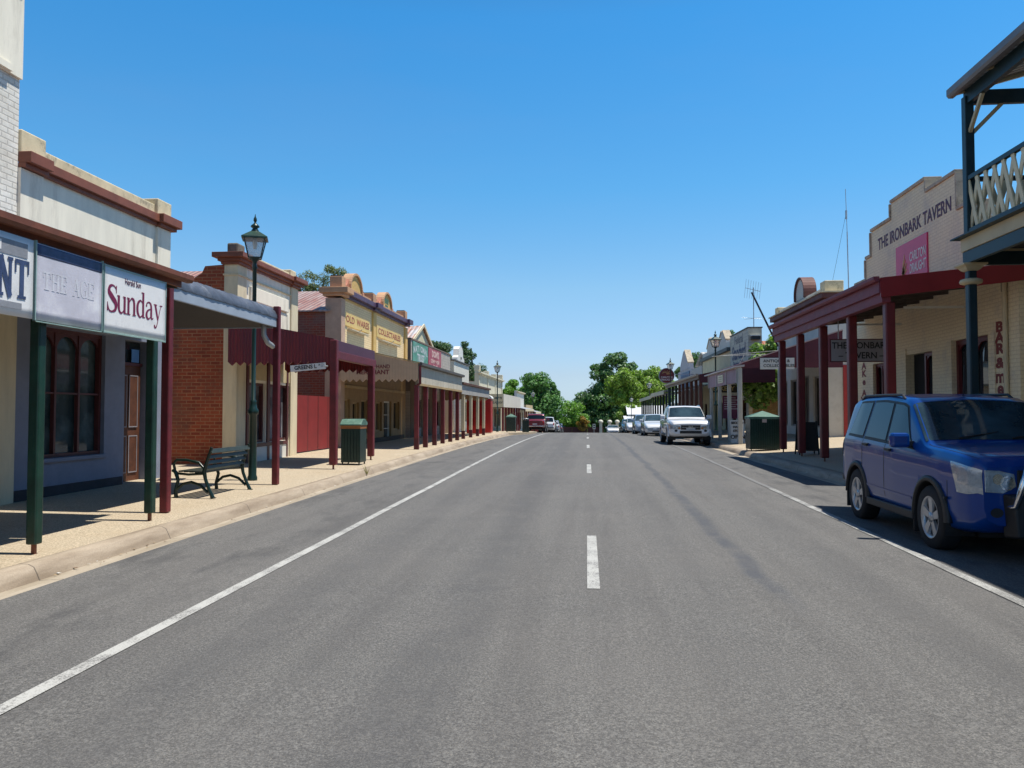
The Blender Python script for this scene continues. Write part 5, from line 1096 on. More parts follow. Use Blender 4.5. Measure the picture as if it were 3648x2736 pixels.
for c in (ya + 3.3, ya + 9.3):
    MB().prism([(c - 1.7, 6.7), (c - 1.6, 7.0), (c - .35, 7.72), (c + .35, 7.72), (c + 1.6, 7.0), (c + 1.7, 6.7)], 0, X2, X2 + .45).build('pediment', ww, P)
    mb = MB(); mb.bar((X2 + .22, c - 1.7, 6.98), (X2 + .22, c - .35, 7.75), .1, .55, up=(1, 0, 0)); mb.bar((X2 + .22, c + 1.7, 6.98), (X2 + .22, c + .35, 7.75), .1, .55, up=(1, 0, 0)); mb.build('pediment_cap', mossy, P)
va, vb = EP(43.6), EP(61.5); rbp = M('red_brown_post', (.13, .04, .025), .55, .2, 3)
skillion(P, -1, X2 - .02, 4.5, 6.2, 3.66, va, vb, crimson_dk, sof=soffit)
MB().box(6.12, 6.17, va, vb, 3.40, 3.62).build('fascia', M('brown_fascia', (.2, .12, .07), .6), P)
gutq(P, va, vb, 6.06, 3.62, M('pale_gutter', (.42, .33, .25), .5), .07)
MB().prism([(6.2, 3.2), (X2 - .05, 3.2), (X2 - .05, 4.48), (6.2, 3.64)], 1, va - .04, va).build('end_panel', cdk, P)
for k, yo in enumerate((44, 45.8, 47.8, 49.9, 52, 54, 56, 58.2, 60.8)): post(P, 6.3, EP(yo), gz(EP(yo)) + .15, 3.45, .17, rbp if k < 6 else green_dark, foot=False)
T = sign('hanging_sign', 'dark oval BAKERY sign hanging under the brown posted verandah', 'sign', -1, EP(45.5), 7.0, 8.6, 2.7, 3.15, M('dark_sign_board', (.03, .03, .02), .4), axis=1)
text(T, 'BAKERY', .34, (7.8, EP(45.5) - .04, 2.92), '-y', M('gold_letters', (.5, .42, .2)), .002, .01, 1.0)
T = sign('banner', 'purple and magenta printed banner hanging behind the brown verandah posts', 'banner', -1, EP(47.0), 8.0, 8.95, 1.2, 2.55, M('magenta_banner', (.22, .05, .14), .6, .3, 1.2), axis=1)
mb = MB(); [mb.box(8.08, 8.85 - .1 * (k % 2), EP(47.0) - .036, EP(47.0) - .031, 1.75 + k * .13, 1.8 + k * .13) for k in range(6)]; mb.build('lettering', M('lilac_letters', (.6, .55, .7)), T)
# ---- farther right buildings
ya, yb = E2(71), E2(78)
P = thing('grey_wall_shop', 'plain grey rendered building with pale corrugated roof beyond the twin gables', 'shop', (X2, (ya + yb) / 2, -.3))
gw = M('plain_grey_render', (.44, .42, .39), .85, .04, .8)
ops = [(ya + 1, ya + 3, -.1, 1.9), (ya + 4, ya + 5.5, -.1, 1.9)]
shell(P, -1, X2, ya, yb, -1.2, 5.75, gw, gw, ops, 12, 5.6, Mcorr('white_corrugated_roof', (.7, .68, .62), 0, .3), ridge=1.8)
for o_ in ops: rectwin(P, -1, X2, *o_, brown_wood, glass_b, 1, 1)
roofx(P, X2 + .2, X2 + 9, E2(69), E2(77), 6.0, 7.1, Mcorr('white_corrugated_roof', (.7, .68, .62), 0, .3), name='raised_roof')
ya, yb = E2(78.2), E2(89.5)
P = thing('blue_sign_hotel', 'grey building with tall pointed parapet carrying a faded blue sign', 'shop', (X2, (ya + yb) / 2, -.6))
ops = [(ya + 1 + k * 2.6, ya + 2.4 + k * 2.6, -.2, 1.6) for k in range(4)]
lil = M('lilac_grey_render', (.50, .48, .50), .85, .06, .8)
shell(P, -1, X2, ya, yb, -1.4, 6.0, lil, lil, ops, 12, 4.8, Mc_grey)
for o_ in ops: rectwin(P, -1, X2, *o_, brown_wood, glass_b, 1, 1)
c = ya + 5.4
MB().prism([(c - 3.3, 6.0), (c - 3.3, 6.6), (c - .6, 8.0), (c + .6, 8.0), (c + 3.5, 6.5), (c + 3.5, 6.0)], 0, X2 - .05, X2 + .5).build('pediment', lil, P)
mb = MB(); mb.bar((X2 + .22, c - 3.35, 6.6), (X2 + .22, c - .6, 8.05), .14, .62, up=(1, 0, 0)); mb.build('pediment_cap', mossy, P)
T = sign('hotel_sign', 'faded blue rectangular sign on the tall pointed grey parapet', 'sign', -1, X2 - .05, ya + .9, ya + 8.2, 3.9, 5.7, M('faded_blue_board', (.12, .20, .32), .6, .2, .6, stain=(.2, .33, .42)), th=.05)
mb = MB(); rnd = random.Random(5)
for r_ in range(2):
    y = ya + 1.5
    while y < ya + 7.6: w_ = rnd.uniform(.25, .5); mb.box(X2 - .108, X2 - .102, y, y + w_, 4.2 + r_ * .75, 4.65 + r_ * .75); y += w_ + .18
mb.build('worn_lettering', M('navy_worn', (.05, .08, .18), .6), T)
ver = M('dark_green_post', (.02, .035, .03), .5)
va, vb = EP(62.5), EP(91)
P = thing('long_verandah', 'long sagging cream edged verandah with dark posts over the far right footpath', 'verandah', (7, (va + vb) / 2, -.6))
z1 = 3.25; 
for (a, b_, za, zb_) in ((va, EP(75), 3.30, 3.30), (EP(75), vb, 3.16, 3.05)):
    mb = MB(); mb.add([(X2 - .05, a, za + .6), (6.1, a, za), (6.1, b_, zb_), (X2 - .05, b_, zb_ + .6), (X2 - .05, a, za + .55), (6.1, a, za - .05), (6.1, b_, zb_ - .05), (X2 - .05, b_, zb_ + .55)],
                      [(0, 1, 2, 3), (4, 7, 6, 5), (0, 4, 5, 1), (1, 5, 6, 2), (2, 6, 7, 3), (3, 7, 4, 0)]); mb.build('verandah_roof', Mc_grey, P)
    MB().hexa([(6.04, a, za - .32), (6.1, a, za - .32), (6.1, b_, zb_ - .32), (6.04, b_, zb_ - .32), (6.04, a, za), (6.1, a, za), (6.1, b_, zb_), (6.04, b_, zb_)]).build('fascia', cream, P)
for k in range(12): y = va + .3 + (vb - va - .6) * k / 11; post(P, 6.3, y, gz(y) + .1, 3.0, .15, ver, foot=False)
simple('cream shop with small white gable at the far right end', X2, -1, E2(91), E2(108), 2.6, cream, gz(98), wz=.3)
P = thing('white_shed', 'white cottage with bright iron roof at the end of the right side row', 'house', (9, 128, gz(128)))
MB().box(6.5, 14, 124, 132, gz(128) - 1, 1.2).build('wall', white_p, P); roofx(P, 6.2, 14.4, 123.5, 132.5, 1.2, 2.6, M('white_iron', (.75, .76, .78), .4))
MB().box(5.8, 14, 118, 123.9, gz(120) - 1, -.1).build('annexe', brick_dk, P)
MB().hexa([(5.6, 117.5, -.05), (14, 117.5, -.05), (14, 124, .9), (5.6, 124, .9), (5.6, 117.5, .03), (14, 117.5, .03), (14, 124, .98), (5.6, 124, .98)]).build('annexe_roof', M('white_iron', (.75, .76, .78)), P)
# round beer sign on bracket
T = thing('round_sign', 'round dark red beer sign reading CARLTON DRAUGHT hung from a bracket over the far footpath', 'sign', (6.35, EP(60), 3.9))
mb = MB(); n = 28; yy = EP(61.4); cx, cz, r = 6.18, 4.40, .60
def disc(r, y): return [(cx + r * math.cos(2 * math.pi * k / n), y, cz + r * math.sin(2 * math.pi * k / n)) for k in range(n)]
v = disc(r, yy - .08) + disc(r, yy + .08); mb.add(v, [tuple(range(n)), tuple(range(2 * n - 1, n - 1, -1))] + [(k, (k + 1) % n, n + (k + 1) % n, n + k) for k in range(n)]); mb.build('rim', M('sign_rim_grey', (.4, .38, .4), .5), T)
mb = MB(); v = disc(r * .93, yy - .09); mb.add(v, [tuple(range(n))]); mb.build('face', M('oxblood_sign', (.16, .012, .012), .3, .2, 1), T)
text(T, 'CARLTON', .19, (cx, yy - .095, cz - .13), '-y', white_p, .002, .004, 1); text(T, 'DRAUGHT', .19, (cx, yy - .095, cz - .32), '-y', white_p, .002, .004, 1)
mb = MB(); [mb.bar((cx + math.cos(a) * .05 - .05, yy - .094, cz + .1 + .03 * k), (cx + math.cos(a) * .35, yy - .094, cz + .2 + math.sin(a) * .2), .004, .03) for k, a in enumerate((-.2, .3, .8, 1.4, 2, 2.6, 3.2))]; mb.build('emblem', M('gold_emblem', (.75, .45, .15)), T)
mb = MB(); mb.bar((cx + .55, yy, cz + .1), (cx + 4.3, yy, cz + .1), .05, .05); mb.build('bracket', metal_grey, T)
# ---- balcony hotel at the right edge
XH = 9.6
yv = EP(12.85)
P = thing('balcony_hotel', 'two storey hotel corner with dark posts and lattice balcony rail at the right edge', 'hotel', (7.5, 5, .3))
navyg = M('dark_teal_paint', (.008, .034, .046), .45, .15, 3, bump=.05); sand = M('sand_paint', (.66, .52, .31), .6, .08, 2)
MB().wallx(XH, XH + .35, -6, yv + .9, Z0, 7.0, [(0, 1.2, .3, 3), (3, 4.5, .9, 3), (6, 7.3, .3, 3), (9, 11, .9, 3), (0, 1.2, 4.4, 6.6), (4, 5.2, 4.4, 6.6), (8, 9.2, 4.4, 6.6)]).build('front_wall', brick_cr, P)
b = MB(); b.box(XH + .352, XH + 12, yv + .6, yv + .896, Z0, 6.9); b.box(XH + .352, XH + 12, -6, -5.7, Z0, 6.9); b.box(XH + 11.7, XH + 12, -5.7, yv + .5, Z0, 6.9); b.build('side_wall', brick_cr, P)
for (a, c_) in ((3, 4.5), (9, 11)): rectwin(P, -1, XH, a, c_, .9, 3, sand, glass, 2, 1)
for (a, c_) in ((0, 1.2), (4, 5.2), (8, 9.2)): rectwin(P, -1, XH, a, c_, 4.4, 6.6, sand, glass, 2, 2)
for (a, c_) in ((0, 1.2), (6, 7.3)): door(P, -1, XH, a, c_, .3, 3, brown_wood, sand)
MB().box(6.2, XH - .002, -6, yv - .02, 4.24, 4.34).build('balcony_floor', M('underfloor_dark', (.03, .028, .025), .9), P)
MB().box(6.12, 6.2, -6, yv, 4.0, 4.195).build('balcony_beam', navyg, P, bevel=.005)
MB().box(6.10, 6.2, -6, yv + .02, 4.2, 4.41).build('balcony_fascia', sand, P, bevel=.005)
MB().box(6.21, XH, yv - .08, yv, 3.98, 4.195).build('balcony_beam', navyg, P)
MB().box(6.21, XH, yv - .06, yv + .02, 4.2, 4.41).build('balcony_fascia', sand, P)
MB().box(5.98, 6.22, -6, yv + .12, 4.412, 4.435).build('balcony_edge', navyg, P)
def lattice(P, axis, u0, u1, c, z0, z1):
    mb = MB(); mr = MB()
    def pt(u, z, o=0): return (c + o, u, z) if axis == 0 else (u, c + o, z)
    n = max(1, round((u1 - u0) / .27)); d = (u1 - u0) / n
    for k in range(n):
        a = u0 + k * d
        mb.bar(pt(a, z0, -.012), pt(a + d, z1, -.012), .02, .085, up=(0, 0, 1)); mb.bar(pt(a + d, z0, .012), pt(a, z1, .012), .02, .085, up=(0, 0, 1))
    mb.build('balustrade', M('cream_lattice', (.86, .72, .46), .6, .08, 3), P)
    for z in (z0 - .03, z1 + .03): mr.bar(pt(u0, z), pt(u1, z), .07, .07)
    mr.build('rail', navyg, P)
lattice(P, 0, -6, yv - .1, 6.2, 4.56, 5.36); lattice(P, 1, 6.25, XH, yv - .05, 4.56, 5.36)
for y in (yv - .05, yv - 3.6, yv - 7.2):
    post(P, 6.22, y, fzr(6.3, y), 4.0, .135, navyg, foot=False)
    MB().box(6.15, 6.29, y - .07, y + .07, 4.44, 6.75).build('balcony_post', navyg, P, bevel=.01)
    mb = MB(); mb.lathe(6.22, y, [(.11, 3.88), (.15, 3.90), (.19, 3.94), (.26, 3.97), (.26, 3.995)], 4, math.pi / 4, False); mb.build('capital', sand, P)
    mb = MB(); mb.lathe(6.22, y, [(.10, 3.66), (.16, 3.68), (.17, 3.71), (.16, 3.74), (.10, 3.76)], 12); mb.build('collar', sand, P)
    mb = MB(); mb.bar((6.22, y - .07, 6.15), (6.22, y - .5, 6.62), .05, .06); mb.bar((6.29, y, 6.15), (6.75, y, 6.62), .05, .06)
    if y < yv - 1: mb.bar((6.22, y + .07, 6.15), (6.22, y + .5, 6.62), .05, .06)
    mb.build('brace', sand, P)
ov = .06
MB().box(6.18, 6.26, -6, yv, 6.62, 6.85).build('eave_beam', navyg, P); MB().box(6.27, XH, yv - .09, yv - .01, 6.62, 6.85).build('eave_beam', navyg, P)
rf = MB(); yr = yv + ov
rf.add([(6.06, -6, 6.86), (6.06, yr, 6.86), (XH + .3, yr, 8.0), (XH + .3, -6, 8.0), (6.06, -6, 6.82), (6.06, yr, 6.82), (XH + .3, yr, 7.96), (XH + .3, -6, 7.96)], [(0, 1, 2, 3), (4, 7, 6, 5), (0, 4, 5, 1), (1, 5, 6, 2), (2, 6, 7, 3), (3, 7, 4, 0)])
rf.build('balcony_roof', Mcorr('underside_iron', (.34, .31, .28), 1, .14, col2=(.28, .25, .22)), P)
mb = MB(); [mb.hexa([(6.0, y, 6.78), (XH, y, 7.72), (XH, y + .06, 7.72), (6.0, y + .06, 6.78), (6.0, y, 6.845), (XH, y, 7.89), (XH, y + .06, 7.89), (6.0, y + .06, 6.845)]) for y in np.arange(-5.5, yv, .95)]; mb.build('rafters', sand, P)
MB().prism([(5.95, 6.92), (5.95, 6.82), (5.98, 6.78), (6.055, 6.78), (6.055, 6.92)], 1, -6, yr + .02).build('gutter', M('grey_gutter', (.20, .20, .21), .5), P)
MB().box(XH, XH + 12, -6, yv + .9, 7.0, 7.2).build('roof', Mc_grey, P)
MB().tube([(7.1, yv - .4, 6.9), (7.1, yv - .4, 6.75)], .06, 8).build('ceiling_lamp', white_p, P)
MB().tube([(7.1, yv - .4, 6.75), (7.13, yv - .42, 6.2), (7.1, yv - .38, 5.7), (7.14, yv - .4, 5.1), (7.12, yv - .4, 4.4)], .008, 5).build('cable', black_p, P)
# wall between hotel and tavern
T = thing('boundary_wall', 'yellow cream rendered wall joining the tavern and the balcony hotel', 'wall', (9.3, 15.5, .3))
MB().box(9.15, 9.45, yv + .91, E(16.5) - .01, Z0, 5.2).build('wall', M('yellow_cream_render', (.74, .56, .27), .8, .08, 1.5), T)
# ================================================================ STREET FURNITURE
def T_(x, yo): return (x, 1.0088 * yo + .0936 * x)
lens = M('lantern_glass', (.75, .78, .82), .1, .03); 
ln = lens.node_tree.nodes['Principled BSDF']; ln.inputs['Transmission Weight'].default_value = .55; ln.inputs['Alpha'].default_value = .55
def lamp(label, x, y, z):
    T = thing('street_lamp', label, 'street lamp', (x, y, z), 'green heritage street lamps')
    mb = MB(); mb.lathe(x, y, [(.095, 0), (.095, .06), (.078, .1), (.075, 1.28), (.10, 1.30), (.11, 1.36), (.075, 1.42), (.06, 1.52), (.065, 1.56), (.042, 1.58), (.04, 4.16), (.055, 4.18), (.04, 4.24), (.04, 4.30), (.1, 4.38)], 14, z0=z); mb.build('post', green_dark, T)
    a0, a1, z0, z1 = .115, .20, z + 4.38, z + 4.76
    q = math.pi / 4 + .35
    def ring(a, zz): return [(x + a * 1.414 * math.cos(q + k * math.pi / 2), y + a * 1.414 * math.sin(q + k * math.pi / 2), zz) for k in range(4)]
    r0, r1 = ring(a0, z0), ring(a1, z1); mb = MB(); mb.add(ring(a0 - .006, z0) + ring(a1 - .006, z1), [(k, (k + 1) % 4, 4 + (k + 1) % 4, 4 + k) for k in range(4)]); mb.build('lantern_glass', lens, T)
    mb = MB()
    for k in range(4): mb.tube([r0[k], r1[k]], .012, 5); mb.tube([r0[k], r0[(k + 1) % 4]], .014, 5); mb.tube([r1[k], r1[(k + 1) % 4]], .014, 5)
    mb.build('lantern_frame', green_dark, T)
    mb = MB(); mb.add(ring(a1 + .045, z1 - .01) + ring(a1 + .045, z1 + .015) + ring(.07, z1 + .15), [(0, 3, 2, 1), (0, 1, 5, 4), (1, 2, 6, 5), (2, 3, 7, 6), (3, 0, 4, 7), (4, 5, 9, 8), (5, 6, 10, 9), (6, 7, 11, 10), (7, 4, 8, 11), (8, 9, 10, 11)])
    mb.build('lantern_roof', green_paint, T)
    mb = MB(); mb.lathe(x, y, [(.075, .15), (.07, .18), (.05, .2), (.05, .22), (.085, .24), (.085, .26), (.045, .3), (.02, .32), (.02, .34), (.035, .37), (.03, .41), (.012, .45), (.004, .5)], 12, z0=z1); mb.build('finial', green_dark, T)
    mb = MB(); mb.lathe(x, y, [(.03, z1 - .2), (.05, z1 - .1), (.04, z1 - .02)], 8); mb.build('bulb', white_p, T)
    return T
LX, LY = T_(-6.53, 15.6); L0 = lamp('tall green lantern lamp between the bench and the red post, nearest on the left', LX, LY, fzl(LX, LY))
for lb, x, yo in (('green lantern lamp before the Chiltern Liquor verandah on the left footpath', -6.5, 58), ('green lantern lamp just behind the parked red pickup on the left', -6.6, 98), ('small far lantern lamp in front of the trees left of the bright green tree', -6.9, 140),
                  ('green lantern lamp rising behind the cream posted verandah on the right', 6.75, 41.6), ('green lantern lamp in front of the round red beer sign on the right', 6.28, 59.6),
                  ('green lantern lamp in front of the bright leafy tree beyond the white utility', 6.3, 80), ('green lantern lamp above the farthest parked cars on the right', 6.3, 112), ('tiny lantern lamp far off against the dark trees near the gate pillars', 4.2, 185)):
    X_, Y_ = T_(x, yo); z = gz(Y_) + .13 + (.33 if x > 0 and yo < 70 else 0); dup(L0, (X_, Y_, z), None, lb)
# bench, its back to the street
bx, by0, by1 = -5.95, T_(-6.1, 12.62)[1], T_(-6.1, 14.0)[1]; zg = fzl(-6.1, 12.8)
T = thing('park_bench', 'green iron bench with grey slats, its back turned to the street', 'bench', (-6.15, (by0 + by1) / 2, zg))
slat = M('bench_slats', (.045, .055, .04), .45, .3, 6); iron = M('green_cast_iron', (.006, .025, .018), .3, .15, 5)
for k, (dx, dz) in enumerate(((.0, .74), (.035, .65), (.065, .56), (.09, .48))):
    MB().bar((bx + .02 - dx, by0 - .02, zg + dz), (bx + .02 - dx, by1 + .02, zg + dz), .03, .075 if k == 0 else .06, up=(-.35, 0, 1)).build('back_slat', slat, T, bevel=.005)
for k in range(5): MB().bar((bx - .12 - .09 * k, by0 - .01, zg + .405 + .004 * k), (bx - .12 - .09 * k, by1 + .01, zg + .405 + .004 * k), .07, .025).build('seat_slat', slat, T, bevel=.004)
for y in (by0, by1):
    mb = MB()
    mb.tube([(bx + .06, y, zg), (bx - .0, y, zg + .12), (bx - .07, y, zg + .3), (bx - .09, y, zg + .42), (bx - .04, y, zg + .6), (bx + .03, y, zg + .8)], [.034, .028, .028, .034, .028, .024], 8)
    mb.tube([(bx - .55, y, zg), (bx - .56, y, zg + .12), (bx - .52, y, zg + .28), (bx - .56, y, zg + .40), (bx - .59, y, zg + .43)], [.034, .028, .028, .034, .028], 8)
    mb.tube([(bx - .56, y, zg + .12), (bx - .44, y, zg + .22), (bx - .3, y, zg + .25), (bx - .15, y, zg + .2), (bx - .02, y, zg + .08)], .024, 8)
    mb.tube([(bx - .09, y, zg + .385), (bx - .35, y, zg + .37), (bx - .56, y, zg + .39)], .02, 8)
    mb.tube([(bx - .08, y, zg + .45), (bx - .18, y, zg + .56), (bx - .38, y, zg + .60), (bx - .55, y, zg + .60), (bx - .60, y, zg + .54), (bx - .58, y, zg + .46), (bx - .58, y, zg + .42)], .022, 8)
    mb.lathe(bx - .60, y, [(.0, -.03), (.03, -.015), (.03, .015), (0, .03)], 8, z0=zg + .43); mb.box(bx + .02, bx + .1, y - .03, y + .03, zg, zg + .012); mb.box(bx - .60, bx - .56, y - .03, y + .03, zg, zg + .012)
    mb.build('end_frame', iron, T)
# bins
def slat_bin(label, x, y, z, w_, d_, h, lidm, band=True, pyramid=False, name='litter_bin'):
    T = thing(name, label, 'bin', (x, y, z)); mb = MB(); n = int(w_ / .075)
    mb.box(x - w_ / 2 + .012, x + w_ / 2 - .012, y - d_ / 2 + .012, y + d_ / 2 - .012, z + .07, z + h * .86)
    for k in range(n): u = x - w_ / 2 + w_ * (k + .5) / n; mb.box(u - w_ / n * .42, u + w_ / n * .42, y - d_ / 2 - .006, y - d_ / 2 + .011, z + .06, z + h * .86)
    m = int(d_ / .075)
    for k in range(m):
        u = y - d_ / 2 + d_ * (k + .5) / m
        for sx in (-1, 1): mb.box(x + sx * (w_ / 2 - .011), x + sx * (w_ / 2 + .006), u - d_ / m * .42, u + d_ / m * .42, z + .06, z + h * .86)
    mb.build('slatted_body', green_dark, T)
    mb = MB()
    for sx in (-1, 1):
        for sy in (-1, 1): mb.box(x + sx * (w_ / 2 - .03) - .015, x + sx * (w_ / 2 - .03) + .015, y + sy * (d_ / 2 - .03) - .015, y + sy * (d_ / 2 - .03) + .015, z - .01, z + .07)
    mb.build('foot', green_dark, T)
    if band: MB().box(x - w_ / 2 - .012, x + w_ / 2 + .012, y - d_ / 2 - .016, y + d_ / 2 + .012, z + h * .862, z + h * .94).build('band', M('orange_band', (.40, .14, .03), .5), T)
    zt = z + h * (.942 if band else .862); a, b_ = w_ / 2 + .03, d_ / 2 + .03
    if pyramid: pts = [(x - a, y - b_, zt), (x + a, y - b_, zt), (x + a, y + b_, zt), (x - a, y + b_, zt), (x, y, zt + .2)]; MB().add(pts + [(p[0], p[1], zt - .08) for p in pts[:4]], [(0, 1, 4), (1, 2, 4), (2, 3, 4), (3, 0, 4), (5, 8, 7, 6), (0, 5, 6, 1), (1, 6, 7, 2), (2, 7, 8, 3), (3, 8, 5, 0)]).build('lid', lidm, T)
    else: MB().prism([(y - b_, zt), (y + b_, zt), (y + b_, zt + .07), (y + b_ * .3, zt + .16), (y - b_ * .4, zt + .15), (y - b_, zt + .03)], 0, x - a, x + a).build('lid', lidm, T, bevel=.01)
    return T
lidg = M('pale_green_lid', (.09, .20, .15), .6, .3, 3, stain=(.2, .3, .25), stain_amt=.6)
x, y = T_(-5.84, 20.0); slat_bin('slatted dark green bin with pale green lid beside the crimson verandah post', x, y, fzl(x, y), .48, .54, 1.04, lidg)
x, y = T_(-5.4, 57); slat_bin('dark bin with domed pale lid on the far left footpath near the red pickup', x, y, gz(y) + .13, .66, .66, 1.3, lidg, False, True)
x, y = T_(6.0, 27.2); TB = slat_bin('large dark green double bin with peaked lid by the first cream post on the right', x, y, fzr(x, y) - .02, .98, .8, 1.35, lidg, False, True)
MB().box(x - .1, x + .05, y - .415, y - .408, fzr(x, y) + .95, fzr(x, y) + 1.08).build('sticker', M('sticker_white', (.6, .5, .48)), TB)
# kerb build-out on the far left with a narrow litter bin
mb = MB(); pts = [(-5.4, 52), (-4.3, 54.5), (-3.95, 56), (-3.95, 62), (-4.3, 64), (-5.4, 66)]
v = [(a, b_, gz(b_) + .14) for a, b_ in pts] + [(a, b_, gz(b_) - .05) for a, b_ in pts]; mb.add(v, [tuple(range(6))] + [(k, k + 6, (k + 1) % 6 + 6, (k + 1) % 6) for k in range(6)]); mb.build('footpath', agg, kind='structure', origin=(0, 0, 0))
x, y = T_(-4.3, 56.2); T = thing('litter_bin', 'narrow dark litter bin of upright bars on the kerb build-out before the red pickup', 'bin', (x, y, gz(y) + .14)); mb = MB()
for k in range(10): a = k * math.pi / 5; mb.box(x + .2 * math.cos(a) - .035, x + .2 * math.cos(a) + .035, y + .2 * math.sin(a) - .035, y + .2 * math.sin(a) + .035, gz(y) + .14, gz(y) + 1.1)
mb.lathe(x, y, [(.16, .15), (.16, .95)], 12, z0=gz(y)); mb.build('bars', green_dark, T); mb = MB(); mb.lathe(x, y, [(.2, 1.0), (.23, 1.02), (.23, 1.1), (.2, 1.12)], 12, z0=gz(y)); mb.build('rim', metal_grey, T)
# sandwich boards
def aframe(label, x, y, z, w_, h, m, lines, lm, legs=False):
    T = thing('sandwich_board', label, 'sandwich board', (x, y, z)); zb = z + (.12 if legs else .01)
    for s_ in (-1, 1): MB().hexa([(x - w_ / 2, y + s_ * .22 - .012, zb), (x + w_ / 2, y + s_ * .22 - .012, zb), (x + w_ / 2, y + s_ * .22 + .012, zb), (x - w_ / 2, y + s_ * .22 + .012, zb), (x - w_ / 2, y + s_ * .02 - .012, z + h), (x + w_ / 2, y + s_ * .02 - .012, z + h), (x + w_ / 2, y + s_ * .02 + .012, z + h), (x - w_ / 2, y + s_ * .02 + .012, z + h)]).build('panel', m, T)
    if legs:
        mb = MB()
        for sx in (-1, 1):
            for s_ in (-1, 1): mb.bar((x + sx * w_ / 2, y + s_ * .25, z), (x + sx * w_ / 2, y + s_ * .02, z + h + .03), .035, .035)
        mb.build('frame', black_p, T)
    for s_, zz, sz, off in lines: text(T, s_, sz, (x + off, y - .22 + .2 * (zz / h) - .025, z + zz), '-y', lm, .004, .006, .95)
    return T
x, y = T_(6.22, 33.0)
aframe('white sandwich board reading SECOND HAND STORE OPEN behind the cream corner post', x, y, fzr(x, y), .56, .95, M('board_white', (.58, .58, .55), .6, .05), [('SECOND', .83, .13, 0), ('HAND', .66, .13, 0), ('STORE', .50, .13, 0), ('OPEN', .25, .24, 0)], black_p)
x, y = T_(6.62, 24.0)
aframe('black framed chalkboard stand between the two middle tavern verandah posts', x, y, fzr(x, y), .56, .98, M('chalkboard', (.02, .021, .022), .6, .3, 4), [], black_p, True)
# low sign post, gate pillars, rail fence at the far junction
pw = M('pillar_white', (.70, .68, .58), .7, .08, 1)
for k, (px, yo, hh) in enumerate(((2.65, 150, 2.75), (4.35, 151, 2.75), (5.75, 150, 2.75))):
    x, y = T_(px, yo); z = gz(y) + .0; T = thing('gate_pillar', ('white capped gate pillar left of the oncoming car', 'white capped gate pillar directly behind the oncoming car', 'white capped gate pillar right of the oncoming car')[k], 'pillar', (x, y, z), 'white gate pillars at the junction')
    MB().box(x - .26, x + .26, y - .26, y + .26, z, z + 2.15).build('shaft', pw, T, bevel=.02)
    mb = MB(); mb.lathe(x, y, [(.3, 2.12), (.45, 2.2), (.45, 2.38), (.42, 2.5), (.3, 2.66), (.1, 2.74)], 14, z0=z); mb.build('cap', pw, T)
T = thing('rail_fence', 'low dark red boarded fence across the end of the street', 'fence', (-1.2, 152, gz(152)))
for k in range(4): x = -8.5 + k * 2.9; MB().box(x + .05, x + 2.8, 151.9, 152, gz(152) + .15, gz(152) + 1.35).build('panel', M('maroon_fence', (.09, .03, .03), .7), T)
mb = MB(); [mb.box(-8.5 + k * 2.9 - .06, -8.5 + k * 2.9 + .06, 151.85, 152.02, gz(152), gz(152) + 1.4) for k in range(5)]; mb.build('fence_post', brown_wood, T)
T = thing('direction_sign', 'small white road sign on a short post at the end of the street', 'road sign', (1.3, 148, gz(148)))
MB().tube([(1.35, 148, gz(148)), (1.35, 148, gz(148) + 1.9)], .04, 6).build('pole', metal_grey, T); MB().box(1.1, 1.62, 147.9, 147.94, gz(148) + .95, gz(148) + 1.9).build('board', white_p, T)
mb = MB(); mb.box(1.2, 1.52, 147.88, 147.895, gz(148) + 1.5, gz(148) + 1.75); mb.box(1.2, 1.52, 147.88, 147.895, gz(148) + 1.1, gz(148) + 1.32); mb.build('symbol', black_p, T)
# weed in the kerb joint
T = thing('kerb_weed', 'small dry weed growing in the kerb joint in front of the bin', 'weed', (-5.1, 18.2, gz(18.2) + .02)); mb = MB(); rnd = random.Random(2)
for k in range(26):
    a = rnd.uniform(0, 6.3); l = rnd.uniform(.08, .26); mb.add([(-5.1, 18.2, gz(18.2)), (-5.09, 18.21, gz(18.2)), (-5.1 + math.cos(a) * l * .5, 18.2 + math.sin(a) * l * .5, gz(18.2) + l)], [(0, 1, 2)])
mb.build('stem', Mleaf('dry_weed', (.3, .28, .12)), T, recalc=False)
mb = MB(); rnd = random.Random(11)
for k in range(420):
    y = rnd.uniform(5, 60); side = rnd.random()
    x = KXL + .02 + abs(rnd.gauss(0, .10)) if side < .6 else (rnd.uniform(-8.2, -5.4) if side < .75 else (kxr(y) - .03 - abs(rnd.gauss(0, .12)) if side < .95 else rnd.uniform(-4.8, 3)))
    z = gz(y) + (.15 + .015 * max(0, -x - 5.2) if x < -5.3 else (-.02 if x < -4.8 else (-.045 if x > 4 else .012))) + .006
    a = rnd.uniform(0, 6.3); s_ = rnd.uniform(.012, .032); c_, d_ = math.cos(a) * s_, math.sin(a) * s_
    mb.mi = rnd.choice((0, 0, 1, 2)); mb.add([(x - c_, y - d_, z), (x + d_ * .5, y - c_ * .5, z + .006), (x + c_, y + d_, z + .002), (x - d_ * .5, y + c_ * .5, z + .004)], [(0, 1, 2, 3)])
mb.build('leaf_litter', [M('litter_brown', (.16, .09, .04), .8), M('litter_tan', (.42, .30, .16), .8), M('litter_pale', (.75, .74, .7), .8)], kind='stuff', origin=(0, 0, 0), recalc=False)
